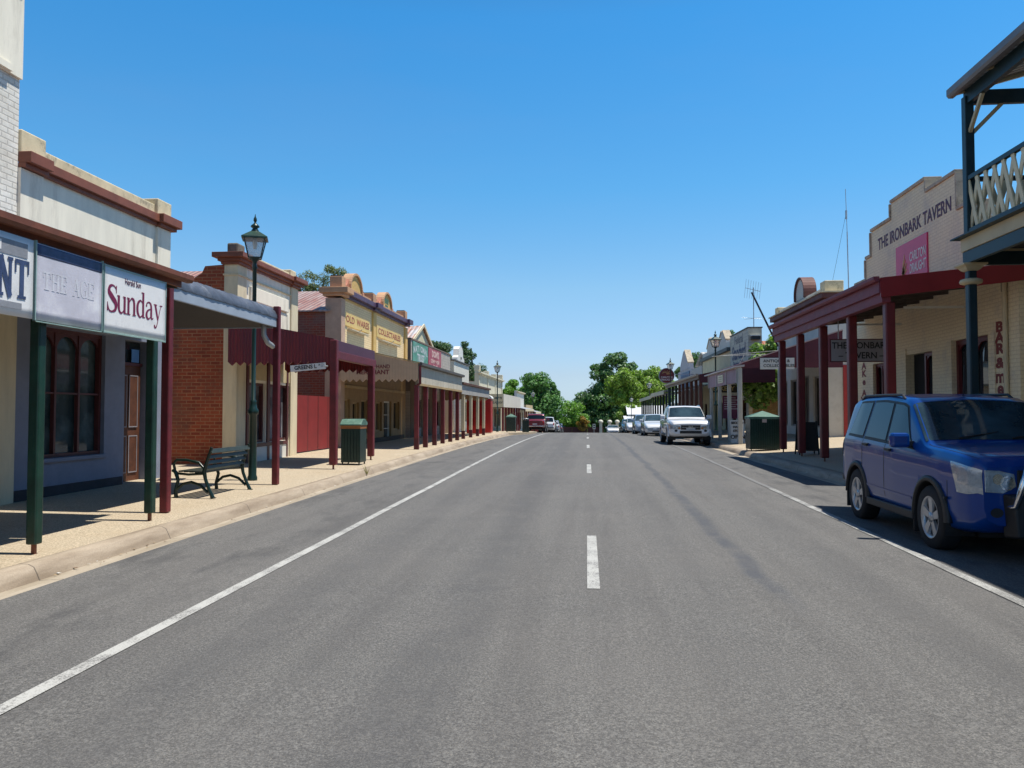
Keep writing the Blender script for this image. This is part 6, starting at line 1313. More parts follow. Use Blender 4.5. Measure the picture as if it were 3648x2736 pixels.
# ================================================================ CARS
tyre_m = M('tyre_rubber', (.018, .018, .02), .85, .15, 8); rim_m = M('alloy', (.48, .49, .51), .3, .08, 6, metal=.6); chrome = M('chrome', (.75, .76, .78), .12, .03, 3, metal=1)
blk = M('black_plastic', (.02, .02, .022), .55, .15, 5); lampg = M('headlamp_lens', (.40, .47, .54), .06, .10, 14, bump=.5, bscale=30, metal=.5, coat=1); tail = M('tail_lamp', (.35, .01, .01), .15, .1, 4, coat=1); amber = M('amber_lens', (.6, .22, .05), .2)
carglass = Mglass('car_window', (.006, .012, .018), .02, .35); screen = Mglass('windscreen', (.015, .03, .038), .03, .7, .01); plate = M('number_plate', (.62, .64, .66), .4)
def seg(kn, sub):
    out = []
    for i in range(len(kn) - 1):
        for k in range(sub[i]): t = k / sub[i]; out.append((kn[i][0] * (1 - t) + kn[i + 1][0] * t, kn[i][1] * (1 - t) + kn[i + 1][1] * t))
    return out + [kn[-1]]
class Car:
    SUB = [1, 1, 2, 2, 2, 1, 5, 2, 2, 2]
    def __init__(s, L, Wd, top, belt, bot, tumble=.28):
        s.L, s.Wd, s.tum = L, Wd, tumble; s.g = np.linspace(0, L, 401)
        def sm(pts, k=9):
            a = np.interp(s.g, [p[0] for p in pts], [p[1] for p in pts]); b = np.pad(a, k // 2, mode='edge'); return np.convolve(b, np.ones(k) / k, 'valid')
        s.top, s.belt, s.bot = sm(top), sm(belt), sm(bot)
        s.wp = sm([(0, .80), (.04, .86), (.12, .915), (.3, .955), (.7, .985), (L * .45, 1), (L - .9, .985), (L - .4, .955), (L - .12, .89), (L - .03, .82), (L, .76)], 5) * Wd / 2
    def ring(s, u):
        zt, zl, zb, w_ = (float(np.interp(u, s.g, a)) for a in (s.top, s.belt, s.bot, s.wp))
        zl = min(zl, zt - .05); h = zt - zl
        y7 = .965 * w_ - s.tum * max(h - .05, 0) * .95 - .012; z7 = zt - min(.07, h * .45)
        y8 = y7 - .05; 
        kn = [(0, zb), (.8 * w_, zb), (.95 * w_, zb + .05), (w_, zb + .3 * (zl - zb)), (w_, zb + .68 * (zl - zb)), (.992 * w_, zl - .06), (.968 * w_, zl), (y7, z7), (y8, zt - .018), (y8 * .55, zt), (0, zt + .008)]
        return seg(kn, s.SUB)
    def S(s, u, v):
        r = s.ring(min(max(u, 0), s.L)); i = min(int(v), 19); t = v - i
        return Vector((s.L / 2 - u, r[i][0] * (1 - t) + r[i + 1][0] * t, r[i][1] * (1 - t) + r[i + 1][1] * t))
    def patch(s, mb, ub, ut, v0, v1, side=1, off=.006, nu=8, nv=6, sym=False, drop=None):
        """ub=(u0,u1) at v0, ut=(u0,u1) at v1; sym: mirror into one sheet"""
        cols = []
        vs_ = [v0 + (v1 - v0) * j / nv for j in range(nv + 1)]
        def P(u, v, sd):
            e = .02; p = s.S(u, v); a = s.S(u + e, v) - s.S(u - e, v); b = s.S(u, min(v + .15, 20)) - s.S(u, v - .15)
            n = a.cross(b); n = n.normalized() if n.length > 1e-9 else Vector((0, 0, 1))
            if n.dot(Vector((0, p.y, .6 * (p.z - .8)))) < 0: n = -n
            p = p + n * off; return (p.x, p.y * sd, p.z)
        rows = []
        for j, v in enumerate(vs_):
            t = j / nv; a = ub[0] * (1 - t) + ut[0] * t; b = ub[1] * (1 - t) + ut[1] * t
            rows.append([P(a + (b - a) * i / nu, v, side) for i in range(nu + 1)])
        if sym:
            m = [[(p[0], -p[1], p[2]) for p in r] for r in reversed(rows[:-1])]; rows = rows + m
        n = nu + 1; vv = [p for r in rows for p in r]
        mb.add(vv, [(j * n + i, j * n + i + 1, (j + 1) * n + i + 1, (j + 1) * n + i) for j in range(len(rows) - 1) for i in range(nu)], True); return mb
    def body_mesh(s, cuts, r, inn):
        us = sorted(set([0, .008, .02, .04, .07, .11] + list(np.linspace(.16, s.L - .12, 74)) + [s.L - .08, s.L - .045, s.L - .02, s.L - .008, s.L]))
        rings = []
        for u in us:
            h = s.ring(u); x = s.L / 2 - u
            rings.append([(x, y, z) for y, z in h] + [(x, -y, z) for y, z in h[-2:0:-1]])
        n = len(rings[0]); v = [p for r_ in rings for p in r_]
        f = [(i * n + k, i * n + (k + 1) % n, (i + 1) * n + (k + 1) % n, (i + 1) * n + k) for i in range(len(rings) - 1) for k in range(n)]
        mb = MB(); mb.add(v, f, True); mb.add([], [])
        b = len(mb.v); mb.f += [tuple(range(n - 1, -1, -1)), tuple(range(b - n, b))]; mb.m += [0, 0]; mb.sm += [False, False]
        me = bpy.data.meshes.new('b'); me.from_pydata(mb.v, [], mb.f); me.polygons.foreach_set('use_smooth', mb.sm)
        import bmesh
        bm = bmesh.new(); bm.from_mesh(me); bmesh.ops.recalc_face_normals(bm, faces=bm.faces); bm.to_mesh(me); bm.free()
        o = bpy.data.objects.new('b', me); COL.objects.link(o); cs = []
        for (cx, sd) in cuts:
            c = MB(); nn = 32; y0, y1 = sd * (s.Wd / 2 - inn), sd * (s.Wd / 2 + .3)
            p0 = [(cx + r * math.cos(2 * math.pi * k / nn), y0, s.wz + r * math.sin(2 * math.pi * k / nn)) for k in range(nn)]; p1 = [(a, y1, z) for a, _, z in p0]
            c.add(p0 + p1, [tuple(range(nn)), tuple(range(2 * nn - 1, nn - 1, -1))] + [(k, (k + 1) % nn, nn + (k + 1) % nn, nn + k) for k in range(nn)])
            co = c.build('cut', blk, origin=(0, 0, 0)); cs.append(co)
            m = o.modifiers.new('x', 'BOOLEAN'); m.operation = 'DIFFERENCE'; m.object = co; m.solver = 'EXACT'
        dg = bpy.context.evaluated_depsgraph_get(); out = bpy.data.meshes.new_from_object(o.evaluated_get(dg))
        for q in [o] + cs: bpy.data.objects.remove(q)
        out.materials.clear(); return out
def wheel(T, x, y, r, w_, sd, spokes=5, rm=None):
    """wheel about the y axis, outer face towards sd"""
    def lat(prof, n, m=None):
        vs = []; fs = []
        for (rr, yy) in prof: vs += [(x + rr * math.cos(2 * math.pi * k / n), y + yy, r + rr * math.sin(2 * math.pi * k / n)) for k in range(n)]
        for i in range(len(prof) - 1): fs += [(i * n + k, i * n + (k + 1) % n, (i + 1) * n + (k + 1) % n, (i + 1) * n + k) for k in range(n)]
        return vs, fs
    ri = r * .66; h = w_ / 2
    mb = MB(); v, f = lat([(ri, -h), (r * .93, -h), (r, -h * .75), (r, h * .75), (r * .93, h), (ri, h), (ri - .01, h * .5), (ri - .01, -h * .5), (ri, -h)], 40); mb.add(v, f, True)
    W_ = mb.build('wheel', tyre_m, T)
    mb = MB(); yo = sd * h
    v, f = lat([(ri, yo * .98), (ri - .02, yo * .98), (ri - .03, yo * .55), (ri - .03, -yo * .3)], 40); mb.add(v, f, True)
    for k in range(spokes):
        a = 2 * math.pi * k / spokes + .3
        def P(rr, aa, yy): return (x + rr * math.cos(aa), y + yy, r + rr * math.sin(aa))
        da, db = .34, .26; o1, o2 = yo * .93, yo * .6
        mb.hexa([P(.03, a - 1.0, o2), P(.03, a + 1.0, o2), P(ri - .015, a + db, o2), P(ri - .015, a - db, o2), P(.04, a - .9, o1 * .9), P(.04, a + .9, o1 * .9), P(ri - .015, a + db * .85, o1), P(ri - .015, a - db * .85, o1)])
    v, f = lat([(.001, yo * .95), (.055, yo * .95), (.06, yo * .6)], 16); mb.add(v, f, True)
    mb.build('rim', rm or rim_m, W_)
    mb = MB(); v, f = lat([(.001, yo * .35), (ri - .03, yo * .35)], 24); mb.add(v, f); mb.build('brake_disc', blk, W_)
SPEC = {
 'compact_suv': dict(L=4.42, W=1.80, top=[(0, .98), (.02, 1.07), (.07, 1.11), (.3, 1.15), (.7, 1.185), (1.08, 1.205), (1.18, 1.24), (1.84, 1.70), (2.02, 1.755), (2.7, 1.80), (3.6, 1.785), (4.0, 1.74), (4.12, 1.64), (4.34, 1.22), (4.39, 1.08), (4.42, .95)],
             belt=[(0, 1.0), (.3, 1.05), (1.05, 1.10), (4.1, 1.20), (4.42, 1.05)], bot=[(0, .42), (.12, .32), (.5, .27), (3.8, .29), (4.25, .37), (4.42, .5)], wb=2.46, fo=.94, r=.365,
             win=[(1.42, 2.26, 1.92, 2.32), (2.34, 3.12, 2.40, 3.08), (3.22, 3.86, 3.18, 3.66)], ws=(1.18, 1.86), rw=(4.0, 4.36)),
 'suv': dict(L=4.63, W=1.79, top=[(0, .78), (.02, .90), (.08, .985), (.3, 1.04), (.7, 1.085), (1.12, 1.13), (1.22, 1.16), (1.95, 1.585), (2.15, 1.635), (2.9, 1.675), (3.8, 1.655), (4.2, 1.61), (4.34, 1.5), (4.55, 1.12), (4.60, 1.0), (4.63, .9)],
             belt=[(0, .80), (.3, .92), (1.1, 1.04), (4.3, 1.15), (4.63, 1.0)], bot=[(0, .40), (.12, .30), (.5, .25), (4.0, .27), (4.45, .35), (4.63, .48)], wb=2.63, fo=.93, r=.355,
             win=[(1.50, 2.38, 2.02, 2.44), (2.46, 3.28, 2.52, 3.24), (3.38, 4.02, 3.34, 3.86)], ws=(1.22, 1.97), rw=(4.2, 4.56)),
 'ute': dict(L=5.1, W=1.84, top=[(0, .88), (.02, 1.0), (.1, 1.06), (.5, 1.11), (1.25, 1.17), (1.35, 1.21), (2.0, 1.66), (2.2, 1.72), (3.2, 1.73), (3.42, 1.68), (3.62, 1.25), (3.7, 1.16), (5.0, 1.14), (5.1, 1.06)],
             belt=[(0, .9), (.3, 1.0), (1.2, 1.1), (3.6, 1.14), (5.1, 1.04)], bot=[(0, .52), (.12, .40), (.5, .36), (4.6, .42), (5.1, .55)], wb=3.0, fo=.9, r=.385,
             win=[(1.6, 2.42, 2.05, 2.46), (2.5, 3.4, 2.54, 3.22)], ws=(1.36, 2.02), rw=(3.42, 3.66)),
 'sedan': dict(L=4.85, W=1.86, top=[(0, .52), (.02, .62), (.08, .69), (.4, .80), (1.2, .93), (1.35, .97), (2.1, 1.37), (2.35, 1.42), (3.2, 1.43), (3.45, 1.39), (4.05, 1.08), (4.2, 1.04), (4.75, 1.0), (4.85, .86)],
             belt=[(0, .55), (.4, .72), (1.2, .88), (4.2, .98), (4.85, .84)], bot=[(0, .28), (.15, .2), (.5, .19), (4.4, .2), (4.85, .34)], wb=2.79, fo=.9, r=.315,
             win=[(1.62, 2.5, 2.2, 2.54), (2.6, 3.5, 2.64, 3.3)], ws=(1.36, 2.12), rw=(3.42, 4.1)),
 'wagon': dict(L=4.7, W=1.78, top=[(0, .55), (.02, .66), (.08, .74), (.4, .85), (1.05, .96), (1.2, 1.0), (1.95, 1.44), (2.2, 1.49), (3.6, 1.5), (4.2, 1.45), (4.4, 1.3), (4.62, .98), (4.7, .85)],
             belt=[(0, .6), (.4, .78), (1.2, .93), (4.4, 1.02), (4.7, .86)], bot=[(0, .3), (.15, .22), (.5, .2), (4.3, .22), (4.7, .36)], wb=2.7, fo=.88, r=.32,
             win=[(1.5, 2.35, 2.05, 2.4), (2.45, 3.25, 2.5, 3.22), (3.35, 4.25, 3.32, 4.1)], ws=(1.22, 1.98), rw=(4.2, 4.6)),
}
def make_car(kind, label, cat, paint, x, yo, heading, arch=None, detail=False, face='a', name=None):
    sp = SPEC[kind]; c = Car(sp['L'], sp['W'], sp['top'], sp['belt'], sp['bot']); L, Wd = sp['L'], sp['W']
    X_, Y_ = T_(x, yo); zz = gz(Y_) - (.045 if x > 0 else .006)
    T = thing(name or 'parked_car', label, cat, (0, 0, 0), 'cars parked along the kerb' if name is None else None)
    c.wz = sp['r']; xf, xr = L / 2 - sp['fo'], L / 2 - sp['fo'] - sp['wb']; R_ = sp['r'] + (.055 if kind in ('suv', 'ute', 'compact_suv') else .035)
    me = c.body_mesh([(a, s_) for a in (xf, xr) for s_ in (-1, 1)], R_, .34); me.materials.append(paint)
    bo = bpy.data.objects.new('body', me); COL.objects.link(bo); bo.parent = T; ORG[bo] = ORG[T]
    # wheel housings
    for a in (xf, xr):
        for s_ in (-1, 1):
            mb = MB(); n = 28; yi, yo_ = s_ * (Wd / 2 - .335), s_ * (Wd / 2 - .012)
            aa = [math.pi * (-.12 + 1.24 * k / n) for k in range(n + 1)]; rr = R_ - .004
            v = [(a + rr * math.cos(t), yi, sp['r'] + rr * math.sin(t)) for t in aa] + [(a + rr * math.cos(t), yo_, sp['r'] + rr * math.sin(t)) for t in aa]
            mb.add(v, [(k, k + 1, n + 2 + k, n + 1 + k) for k in range(n)] + [tuple(range(n + 1))]); 
            mb.build('wheel_housing', blk, T, recalc=False)
            if kind in ('suv', 'ute', 'compact_suv') or arch:
                am = MB(); r0, r1 = R_ - .002, R_ + .06; n = 24; y0, y1 = s_ * (Wd / 2 - .06), s_ * (Wd / 2 + .012)
                aa = [math.pi * (.0 + 1.0 * k / n) for k in range(n + 1)]
                v = []
                for t in aa: v += [(a + r0 * math.cos(t), y1, sp['r'] + r0 * math.sin(t)), (a + r1 * math.cos(t), y1 - s_ * .015, sp['r'] + r1 * math.sin(t)), (a + r1 * math.cos(t), y0, sp['r'] + r1 * math.sin(t)), (a + r0 * math.cos(t), y0, sp['r'] + r0 * math.sin(t))]
                am.add(v, [(k * 4 + j, k * 4 + (j + 1) % 4, (k + 1) * 4 + (j + 1) % 4, (k + 1) * 4 + j) for k in range(n) for j in range(4)], True); am.build('wheel_arch', arch or blk, T)
            wheel(T, a, s_ * (Wd / 2 - .125), sp['r'], .225, s_, 5, rim_m)
    # glass
    c.patch(MB(), (0, 1), (0, 1), 9, 10)
    u0, u1 = sp['ws']
    mb = MB(); c.patch(mb, (u0 + .02, u1 - .03), (u0 - .02, u1), 14.9, 20, sym=True, nu=8, nv=7); mb.build('windscreen', screen, T)
    mb = MB(); r0, r1 = sp['rw']; c.patch(mb, (r0 + .04, r1 - .03), (r0 + .03, r1 - .02), 14.6 if kind != 'ute' else 14.9, 20, sym=True, nu=6, nv=6); mb.build('rear_window', carglass, T)
    for (a, b_, a2, b2) in sp['win']:
        for s_ in (-1, 1):
            fr = MB(); c.patch(fr, (a - .035, b_ + .03), (a2 - .04, b2 + .03), 9.05, 13.95, s_, .003, 8, 5); w_ = fr.build('side_window', blk, T)
            mb = MB(); c.patch(mb, (a, b_), (a2, b2), 9.4, 13.65, s_, .008, 8, 5); mb.build('pane', carglass, w_)
    # door seams and handles
    for (a, b_, a2, b2) in sp['win'][:2]:
        for s_ in (-1, 1):
            mb = MB(); u = b_ + .04; mb2 = c.patch(mb, (u, u + .018), (u, u + .018), 3.2, 9.0, s_, .0015, 1, 8); mb.build('door_seam', blk, T)
            p = c.S(b_ - .12, 8.0); MB().box(p.x - .09, p.x + .09, s_ * (p.y - .01), s_ * (p.y + .035), p.z - .018, p.z + .018).build('door_handle', paint if not detail else blk, T, bevel=.008)
    for s_ in (-1, 1):
        mb = MB(); c.patch(mb, (.10, sp['ws'][0] - .05), (.10, sp['ws'][0] - .05), 15.3, 15.48, s_, .002, 12, 1); mb.build('bonnet_seam', blk, T)
        mb = MB(); c.patch(mb, (.50, .512), (.50, .512), 3.3, 6.2, s_, .002, 1, 5); mb.build('bumper_seam', blk, T)
    # mirrors
    p = c.S(sp['win'][0][0] + .12, 9.6)
    for s_ in (-1, 1):
        mb = MB(); mb.box(p.x - .02, p.x + .10, s_ * (p.y + .03), s_ * (p.y + .26), p.z - .02, p.z + .16); m_ = mb.build('mirror', paint, T, bevel=.04)
        MB().box(p.x + .0, p.x + .06, s_ * (p.y - .03), s_ * (p.y + .05), p.z - .02, p.z + .06).build('mirror_arm', blk, m_)
    # front
    F = L / 2; zb = sp['bot'][0][1]; zt = sp['top'][0][1]; hw = Wd / 2 * .8
    if kind in ('suv', 'ute', 'compact_suv'):
        MB().box(F - .02, F + .012, -hw * .56, hw * .56, zt - .19, zt - .0).build('grille', blk, T, bevel=.01)
        mb = MB(); mb.box(F + .012, F + .02, -hw * .5, hw * .5, zt - .105, zt - .085); mb.box(F + .012, F + .03, -.09, .09, zt - .13, zt - .05); mb.box(F + .012, F + .02, -hw * .55, hw * .55, zt - .205, zt - .19); mb.build('chrome_bar', chrome, T)
        MB().box(F - .02, F + .02, -hw * .62, hw * .62, zb + .0, zb + .12).build('air_intake', blk, T, bevel=.01)
        for s_ in (-1, 1):
            h = MB(); c.patch(h, (.0, .30), (.02, .46), 5.4, 8.7, s_, .008, 8, 6); hh = h.build('headlight', lampg, T)
            h = MB(); ex = .05 if detail else 0; h.prism([(s_ * hw * .60, zt - .04), (s_ * hw * .57, zt - .17), (s_ * hw * .75, zt - .19 - ex), (s_ * hw * 1.0, zt - .18 - ex), (s_ * hw * 1.0, zt - .0), (s_ * hw * .8, zt - .005)], 0, F - .02, F + .008); h.build('lamp_inner', lampg, hh, bevel=.006)
            h = MB(); h.add([(F + .0115, s_ * hw * .66 + .05 * math.cos(t), zt - .13 + .05 * math.sin(t)) for t in [2 * math.pi * k / 16 for k in range(16)]], [tuple(range(16))]); h.build('fog_reflector', amber if not detail else chrome, hh, recalc=False)
            mb = MB(); mb.add([(F + .012, s_ * hw * .82 + .055 * math.cos(t), zt - .095 + .055 * math.sin(t)) for t in [2 * math.pi * k / 16 for k in range(16)]], [tuple(range(16))]); mb.build('reflector', chrome, hh, recalc=False)
            if detail or kind == 'ute': mb = MB(); mb.add([(F + .004, s_ * hw * .84 + .065 * math.cos(t), zb + .12 + .05 * math.sin(t)) for t in [2 * math.pi * k / 16 for k in range(16)]], [tuple(range(16))]); mb.build('fog_lamp', blk, T, recalc=False)
        for s_ in (-1, 1):
            p1, p2 = c.S(2.15, 15.6), c.S(3.1 if kind == 'ute' else 3.8, 15.6); pm = (p1 + p2) / 2
            MB().tube([(p1.x, s_ * p1.y, p1.z - .01), (p1.x - .12, s_ * (p1.y - .005), p1.z + .05), (pm.x, s_ * (pm.y - .01), pm.z + .055), (p2.x + .12, s_ * (p2.y - .005), p2.z + .05), (p2.x, s_ * p2.y, p2.z - .01)], .018, 8).build('roof_rail', chrome if kind == 'ute' else blk, T)
    else:
        MB().box(F - .02, F + .010, -hw * .5, hw * .5, zt - .09, zt - .01).build('grille', blk if face == 'b' else paint, T, bevel=.008)
        MB().box(F - .02, F + .014, -hw * .95, hw * .95, zb + .085, zb + .105).build('bumper_strip', blk, T)
        MB().box(F - .02, F + .012, -hw * .6, hw * .6, zb + .0, zb + .06).build('air_intake', blk, T)
        for s_ in (-1, 1):
            h = MB(); c.patch(h, (.0, .22), (.02, .34), 6.4, 8.8, s_, .007, 6, 4); hh = h.build('headlight', lampg, T)
            h = MB(); h.box(F - .02, F + .006, s_ * hw * .55, s_ * hw, zt - .10, zt - .01); h.build('lamp_inner', lampg, hh, bevel=.01)
    MB().box(F + .01, F + .02, -.19, .19, zb + .14, zb + .24).build('number_plate', plate, T)
    # rear
    B = -L / 2; zr = sp['top'][-1][1]; zbr = sp['bot'][-1][1]
    for s_ in (-1, 1):
        h = MB(); c.patch(h, (L - .16, L), (L - .14, L), 6, 9.2 if 'suv' not in kind else 11.2, s_, .007, 4, 6); h.build('tail_light', tail, T)
    MB().box(B - .015, B + .02, -.2, .2, zbr + .16, zbr + .27).build('rear_plate', plate, T)
    MB().box(B - .06, B + .05, -Wd * .42, Wd * .42, zbr - .02, zbr + .09).build('rear_bumper', chrome if kind == 'ute' else blk, T, bevel=.02)
    for s_ in (-1, 1):
        sk = MB(); sk.box(xr + R_ + .02, xf - R_ - .02, s_ * (Wd / 2 - .04), s_ * (Wd / 2 + .006), sp['bot'][2][1] + .01, sp['bot'][2][1] + .11)
        sk.build('side_sill', blk, T, bevel=.012)
    MB().box(-L / 2 + .5, L / 2 - .5, -.55, .55, sp['bot'][2][1] - .06, sp['bot'][2][1] + .02).build('underbody', blk, T)
    if detail:
        for s_ in (-1, 1):
            mb = MB(); mb.add([(F + .013, s_ * hw * .70 + .075 * math.cos(t), zt - .135 + .075 * math.sin(t)) for t in [2 * math.pi * k / 20 for k in range(20)]] + [(F + .013, s_ * hw * .70 + .058 * math.cos(t), zt - .135 + .058 * math.sin(t)) for t in [2 * math.pi * k / 20 for k in range(20)]], [(k, (k + 1) % 20, 20 + (k + 1) % 20, 20 + k) for k in range(20)])
            mb.build('lamp_ring', chrome, T, recalc=False)
        nb = MB(); fx = F + .13
        for s_ in (-1, 1): nb.tube([(F - .02, s_ * .50, .60), (fx, s_ * .48, .62), (fx + .04, s_ * .44, .82), (fx + .02, s_ * .38, 1.0), (fx - .02, s_ * .28, 1.06), (fx - .02, 0, 1.07)], .03, 10)
        nb.build('nudge_bar', chrome, T)
        MB().hexa([(F - .05, -.52, .28), (F - .05, .52, .28), (F + .14, .47, .30), (F + .14, -.47, .30), (F - .05, -.56, .74), (F - .05, .56, .74), (F + .13, .50, .72), (F + .13, -.50, .72)]).build('stone_guard', blk, T, bevel=.02)
        MB().box(F + .135, F + .15, -.19, .19, .5, .6).build('number_plate', plate, T)
        for s_ in (-1, 1):
            mb = MB(); c.patch(mb, (1.42, 3.05), (1.42, 3.05), 3.9, 4.1, s_, .006, 8, 2); mb.build('side_moulding', paint, T)
            mb = MB(); mb.box(xf + .42, xf + .45, s_ * (Wd / 2 - .02), s_ * (Wd / 2 + .012), .62, .65)
            for a in (xf, xr): mb.box(a - R_ - .02, a - R_ - .005, s_ * (Wd / 2 - .22), s_ * (Wd / 2 - .01), .14, .42)
            mb.build('mud_flap', blk, T)
        p = c.S(1.95, 20); MB().tube([(p.x - .1, 0, p.z), (p.x - .05, 0, p.z + .42)], .006, 5).build('aerial', blk, T)
        mb = MB()
        for s_ in (.15, -.45): q = c.S(1.18, 18); mb.bar((q.x + .02, s_, q.z + .02), (q.x - .12, s_ + .5, q.z + .085), .02, .018)
        mb.build('wiper', blk, T)
        # seats and steering wheel read faintly through the screen
    ang = {'-y': -math.pi / 2, '+y': math.pi / 2}[heading] if isinstance(heading, str) else heading
    slope = (gz(Y_ + 1) - gz(Y_ - 1)) / 2
    T.rotation_euler = (0, slope if heading == '-y' else -slope, ang); T.location = (X_, Y_, zz)
    return T
blue = Mpaint('blue_metallic', (.0, .038, .215), .0, .0, .5); whitep = Mpaint('white_car_paint', (.78, .78, .79), 0, .05); silver = Mpaint('silver_paint', (.50, .52, .55), .5, .05)
skyb = Mpaint('pale_blue_silver', (.36, .44, .56), .4, .05); dgreen = Mpaint('dark_teal_paint_car', (.05, .10, .12), .4, .06); dred_c = Mpaint('maroon_car_paint', (.16, .008, .018), .2, .05); dblue = Mpaint('navy_car_paint', (.01, .015, .04), .3, .05)
make_car('compact_suv', 'bright blue four wheel drive with chrome nudge bar parked at the right edge', 'car', blue, 4.80, 10.33, '-y', detail=True)
make_car('ute', 'white dual cab utility facing the camera in front of the cream posted verandah', 'car', whitep, 4.42, 36.4, '-y', arch=whitep)
make_car('sedan', 'white sedan parked directly behind the white utility', 'car', Mpaint('cool_white_paint', (.70, .72, .74), .1, .05), 4.58, 52.5, '-y')
make_car('wagon', 'pale blue silver wagon parked behind the white sedan', 'car', skyb, 4.42, 60.5, '-y')
make_car('sedan', 'older boxy white sedan with dark grille, fourth in the right hand row', 'car', whitep, 4.55, 74.5, '-y', face='b')
make_car('wagon', 'dark green grey hatchback at the far end of the right hand row', 'car', dgreen, 4.45, 83.5, '-y')
make_car('sedan', 'small white utility coming up the far slope before the gate pillars', 'car', whitep, 4.0, 122, '-y', name='oncoming_car')
make_car('ute', 'maroon pickup seen from behind, first of the left hand row', 'car', dred_c, -4.62, 73.6, '+y')
make_car('suv', 'white four wheel drive seen from behind past the maroon pickup', 'car', whitep, -4.15, 84.5, '+y')
make_car('wagon', 'silver white car mostly hidden beyond the white four wheel drive', 'car', silver, -4.0, 95, '+y')
make_car('sedan', 'dark navy sedan, last car of the left hand row', 'car', dblue, -4.2, 112, '+y')
# ================================================================ TREES
bark = M('bark', (.10, .075, .05), .95, .3, 3, bump=.8); palebark = M('pale_gum_bark', (.42, .36, .28), .9, .2, 2)
def tree(label, x, yo, zg, ells, n, ls, cols, seed, trunk_r=.3, barkm=None, clumps=40, cat='tree', name='tree', cr=(.14, .26), flat=.5, group=None, droop=0):
    rs = np.random.RandomState(seed); X_, Y_ = T_(x, yo)
    T = thing(name, label, cat, (X_, Y_, zg), group)
    cc = []; vol = np.array([e[3] * e[4] * e[5] for e in ells]) ** .7; vol = vol / vol.sum()
    for k in range(clumps):
        e = ells[rs.choice(len(ells), p=vol)]; d = rs.normal(size=3); d /= np.linalg.norm(d); rad = rs.uniform(.25, 1.0) ** .55
        p = np.array([e[0] + d[0] * e[3] * rad, e[1] + d[1] * e[4] * rad, e[2] + d[2] * e[5] * rad]); s_ = (e[3] + e[5]) / 2 * rs.uniform(*cr) * 2.15
        cc.append((p, s_))
    per = n // len(cc); V = []; Mi = []
    for p, s_ in cc:
        d = rs.normal(size=(per, 3)); d /= np.linalg.norm(d, axis=1)[:, None]; r = s_ * rs.uniform(.35, 1.0, size=(per, 1)) ** .5
        c_ = p + d * r * np.array([1, 1, .75]); c_[:, 2] -= droop * rs.uniform(0, 1, per) * s_
        nrm = d + rs.normal(size=(per, 3)) * .7 + np.array([0, 0, .35]); nrm /= np.linalg.norm(nrm, axis=1)[:, None]
        a = np.cross(nrm, rs.normal(size=(per, 3))); a /= np.linalg.norm(a, axis=1)[:, None]; b = np.cross(nrm, a)
        l = ls * rs.uniform(.6, 1.35, size=(per, 1)); a = a * l; b = b * l * flat
        V.append(np.stack([c_ - a, c_ - b * .9, c_ + a, c_ + b * .9], 1).reshape(-1, 3)); Mi.append(rs.choice(3, size=per, p=[.45, .35, .2]))
    V = np.concatenate(V); Mi = np.concatenate(Mi); nq = len(V) // 4
    V[:, 2] = np.maximum(V[:, 2], zg + .05)
    me = bpy.data.meshes.new('crown'); me.from_pydata([], [], [])
    me.vertices.add(len(V)); me.vertices.foreach_set('co', (V - np.array([X_, Y_, zg]) + np.array([0, 0, 0])).astype('f').ravel())
    me.loops.add(nq * 4); me.loops.foreach_set('vertex_index', np.arange(nq * 4, dtype='i')); me.polygons.add(nq); me.polygons.foreach_set('loop_start', np.arange(0, nq * 4, 4, dtype='i')); me.polygons.foreach_set('loop_total', np.full(nq, 4, dtype='i'))
    me.polygons.foreach_set('material_index', Mi.astype('i'))
    for k, c3 in enumerate(cols): me.materials.append(c3)
    me.update(); me.validate()
    o = bpy.data.objects.new('crown', me); COL.objects.link(o); o.parent = T; ORG[o] = ORG[T]
    mb = MB(); tz = np.mean([e[2] for e in ells]); top = max(e[2] for e in ells)
    mx, my = np.mean([e[0] for e in ells]), np.mean([e[1] for e in ells])
    mb.tube([(X_, Y_, zg - .2), (X_ + .05, Y_, zg + (tz - zg) * .4), (X_ * .6 + mx * .4, Y_ * .6 + my * .4, zg + (tz - zg) * .75), (mx, my, top)], [trunk_r * 1.2, trunk_r, trunk_r * .75, trunk_r * .25], 9)
    for p, s_ in cc[:14]:
        f = rs.uniform(.45, .8); b0 = (X_ * (1 - f * .5) + mx * f * .5, Y_ * (1 - f * .5) + my * f * .5, zg + (tz - zg) * f)
        mb.tube([b0, ((b0[0] + p[0]) / 2, (b0[1] + p[1]) / 2, (b0[2] + p[2]) / 2 + .1 * s_), tuple(p)], [trunk_r * .35, trunk_r * .22, trunk_r * .08], 6)
    mb.build('trunk', barkm or bark, T)
    return T
def G3(nm, c): return [Mleaf(nm + '_leaf_mid', c), Mleaf(nm + '_leaf_dark', tuple(v * .62 for v in c)), Mleaf(nm + '_leaf_light', tuple(min(1, v * 1.4) for v in c))]
gd = G3('dark_evergreen', (.09, .185, .06)); gb_ = G3('bright_leaf', (.21, .33, .045)); gm = G3('mid_leaf', (.11, .25, .065)); gl = G3('fresh_leaf', (.17, .34, .05)); gum = G3('gum', (.15, .19, .075)); go = G3('autumn', (.30, .19, .03)); gf = G3('fig', (.20, .32, .08))
def el(x, yo, z, rx, ry, rz): X_, Y_ = T_(x, yo); return (X_, Y_, z, rx, ry, rz)
zz_ = gz(161)
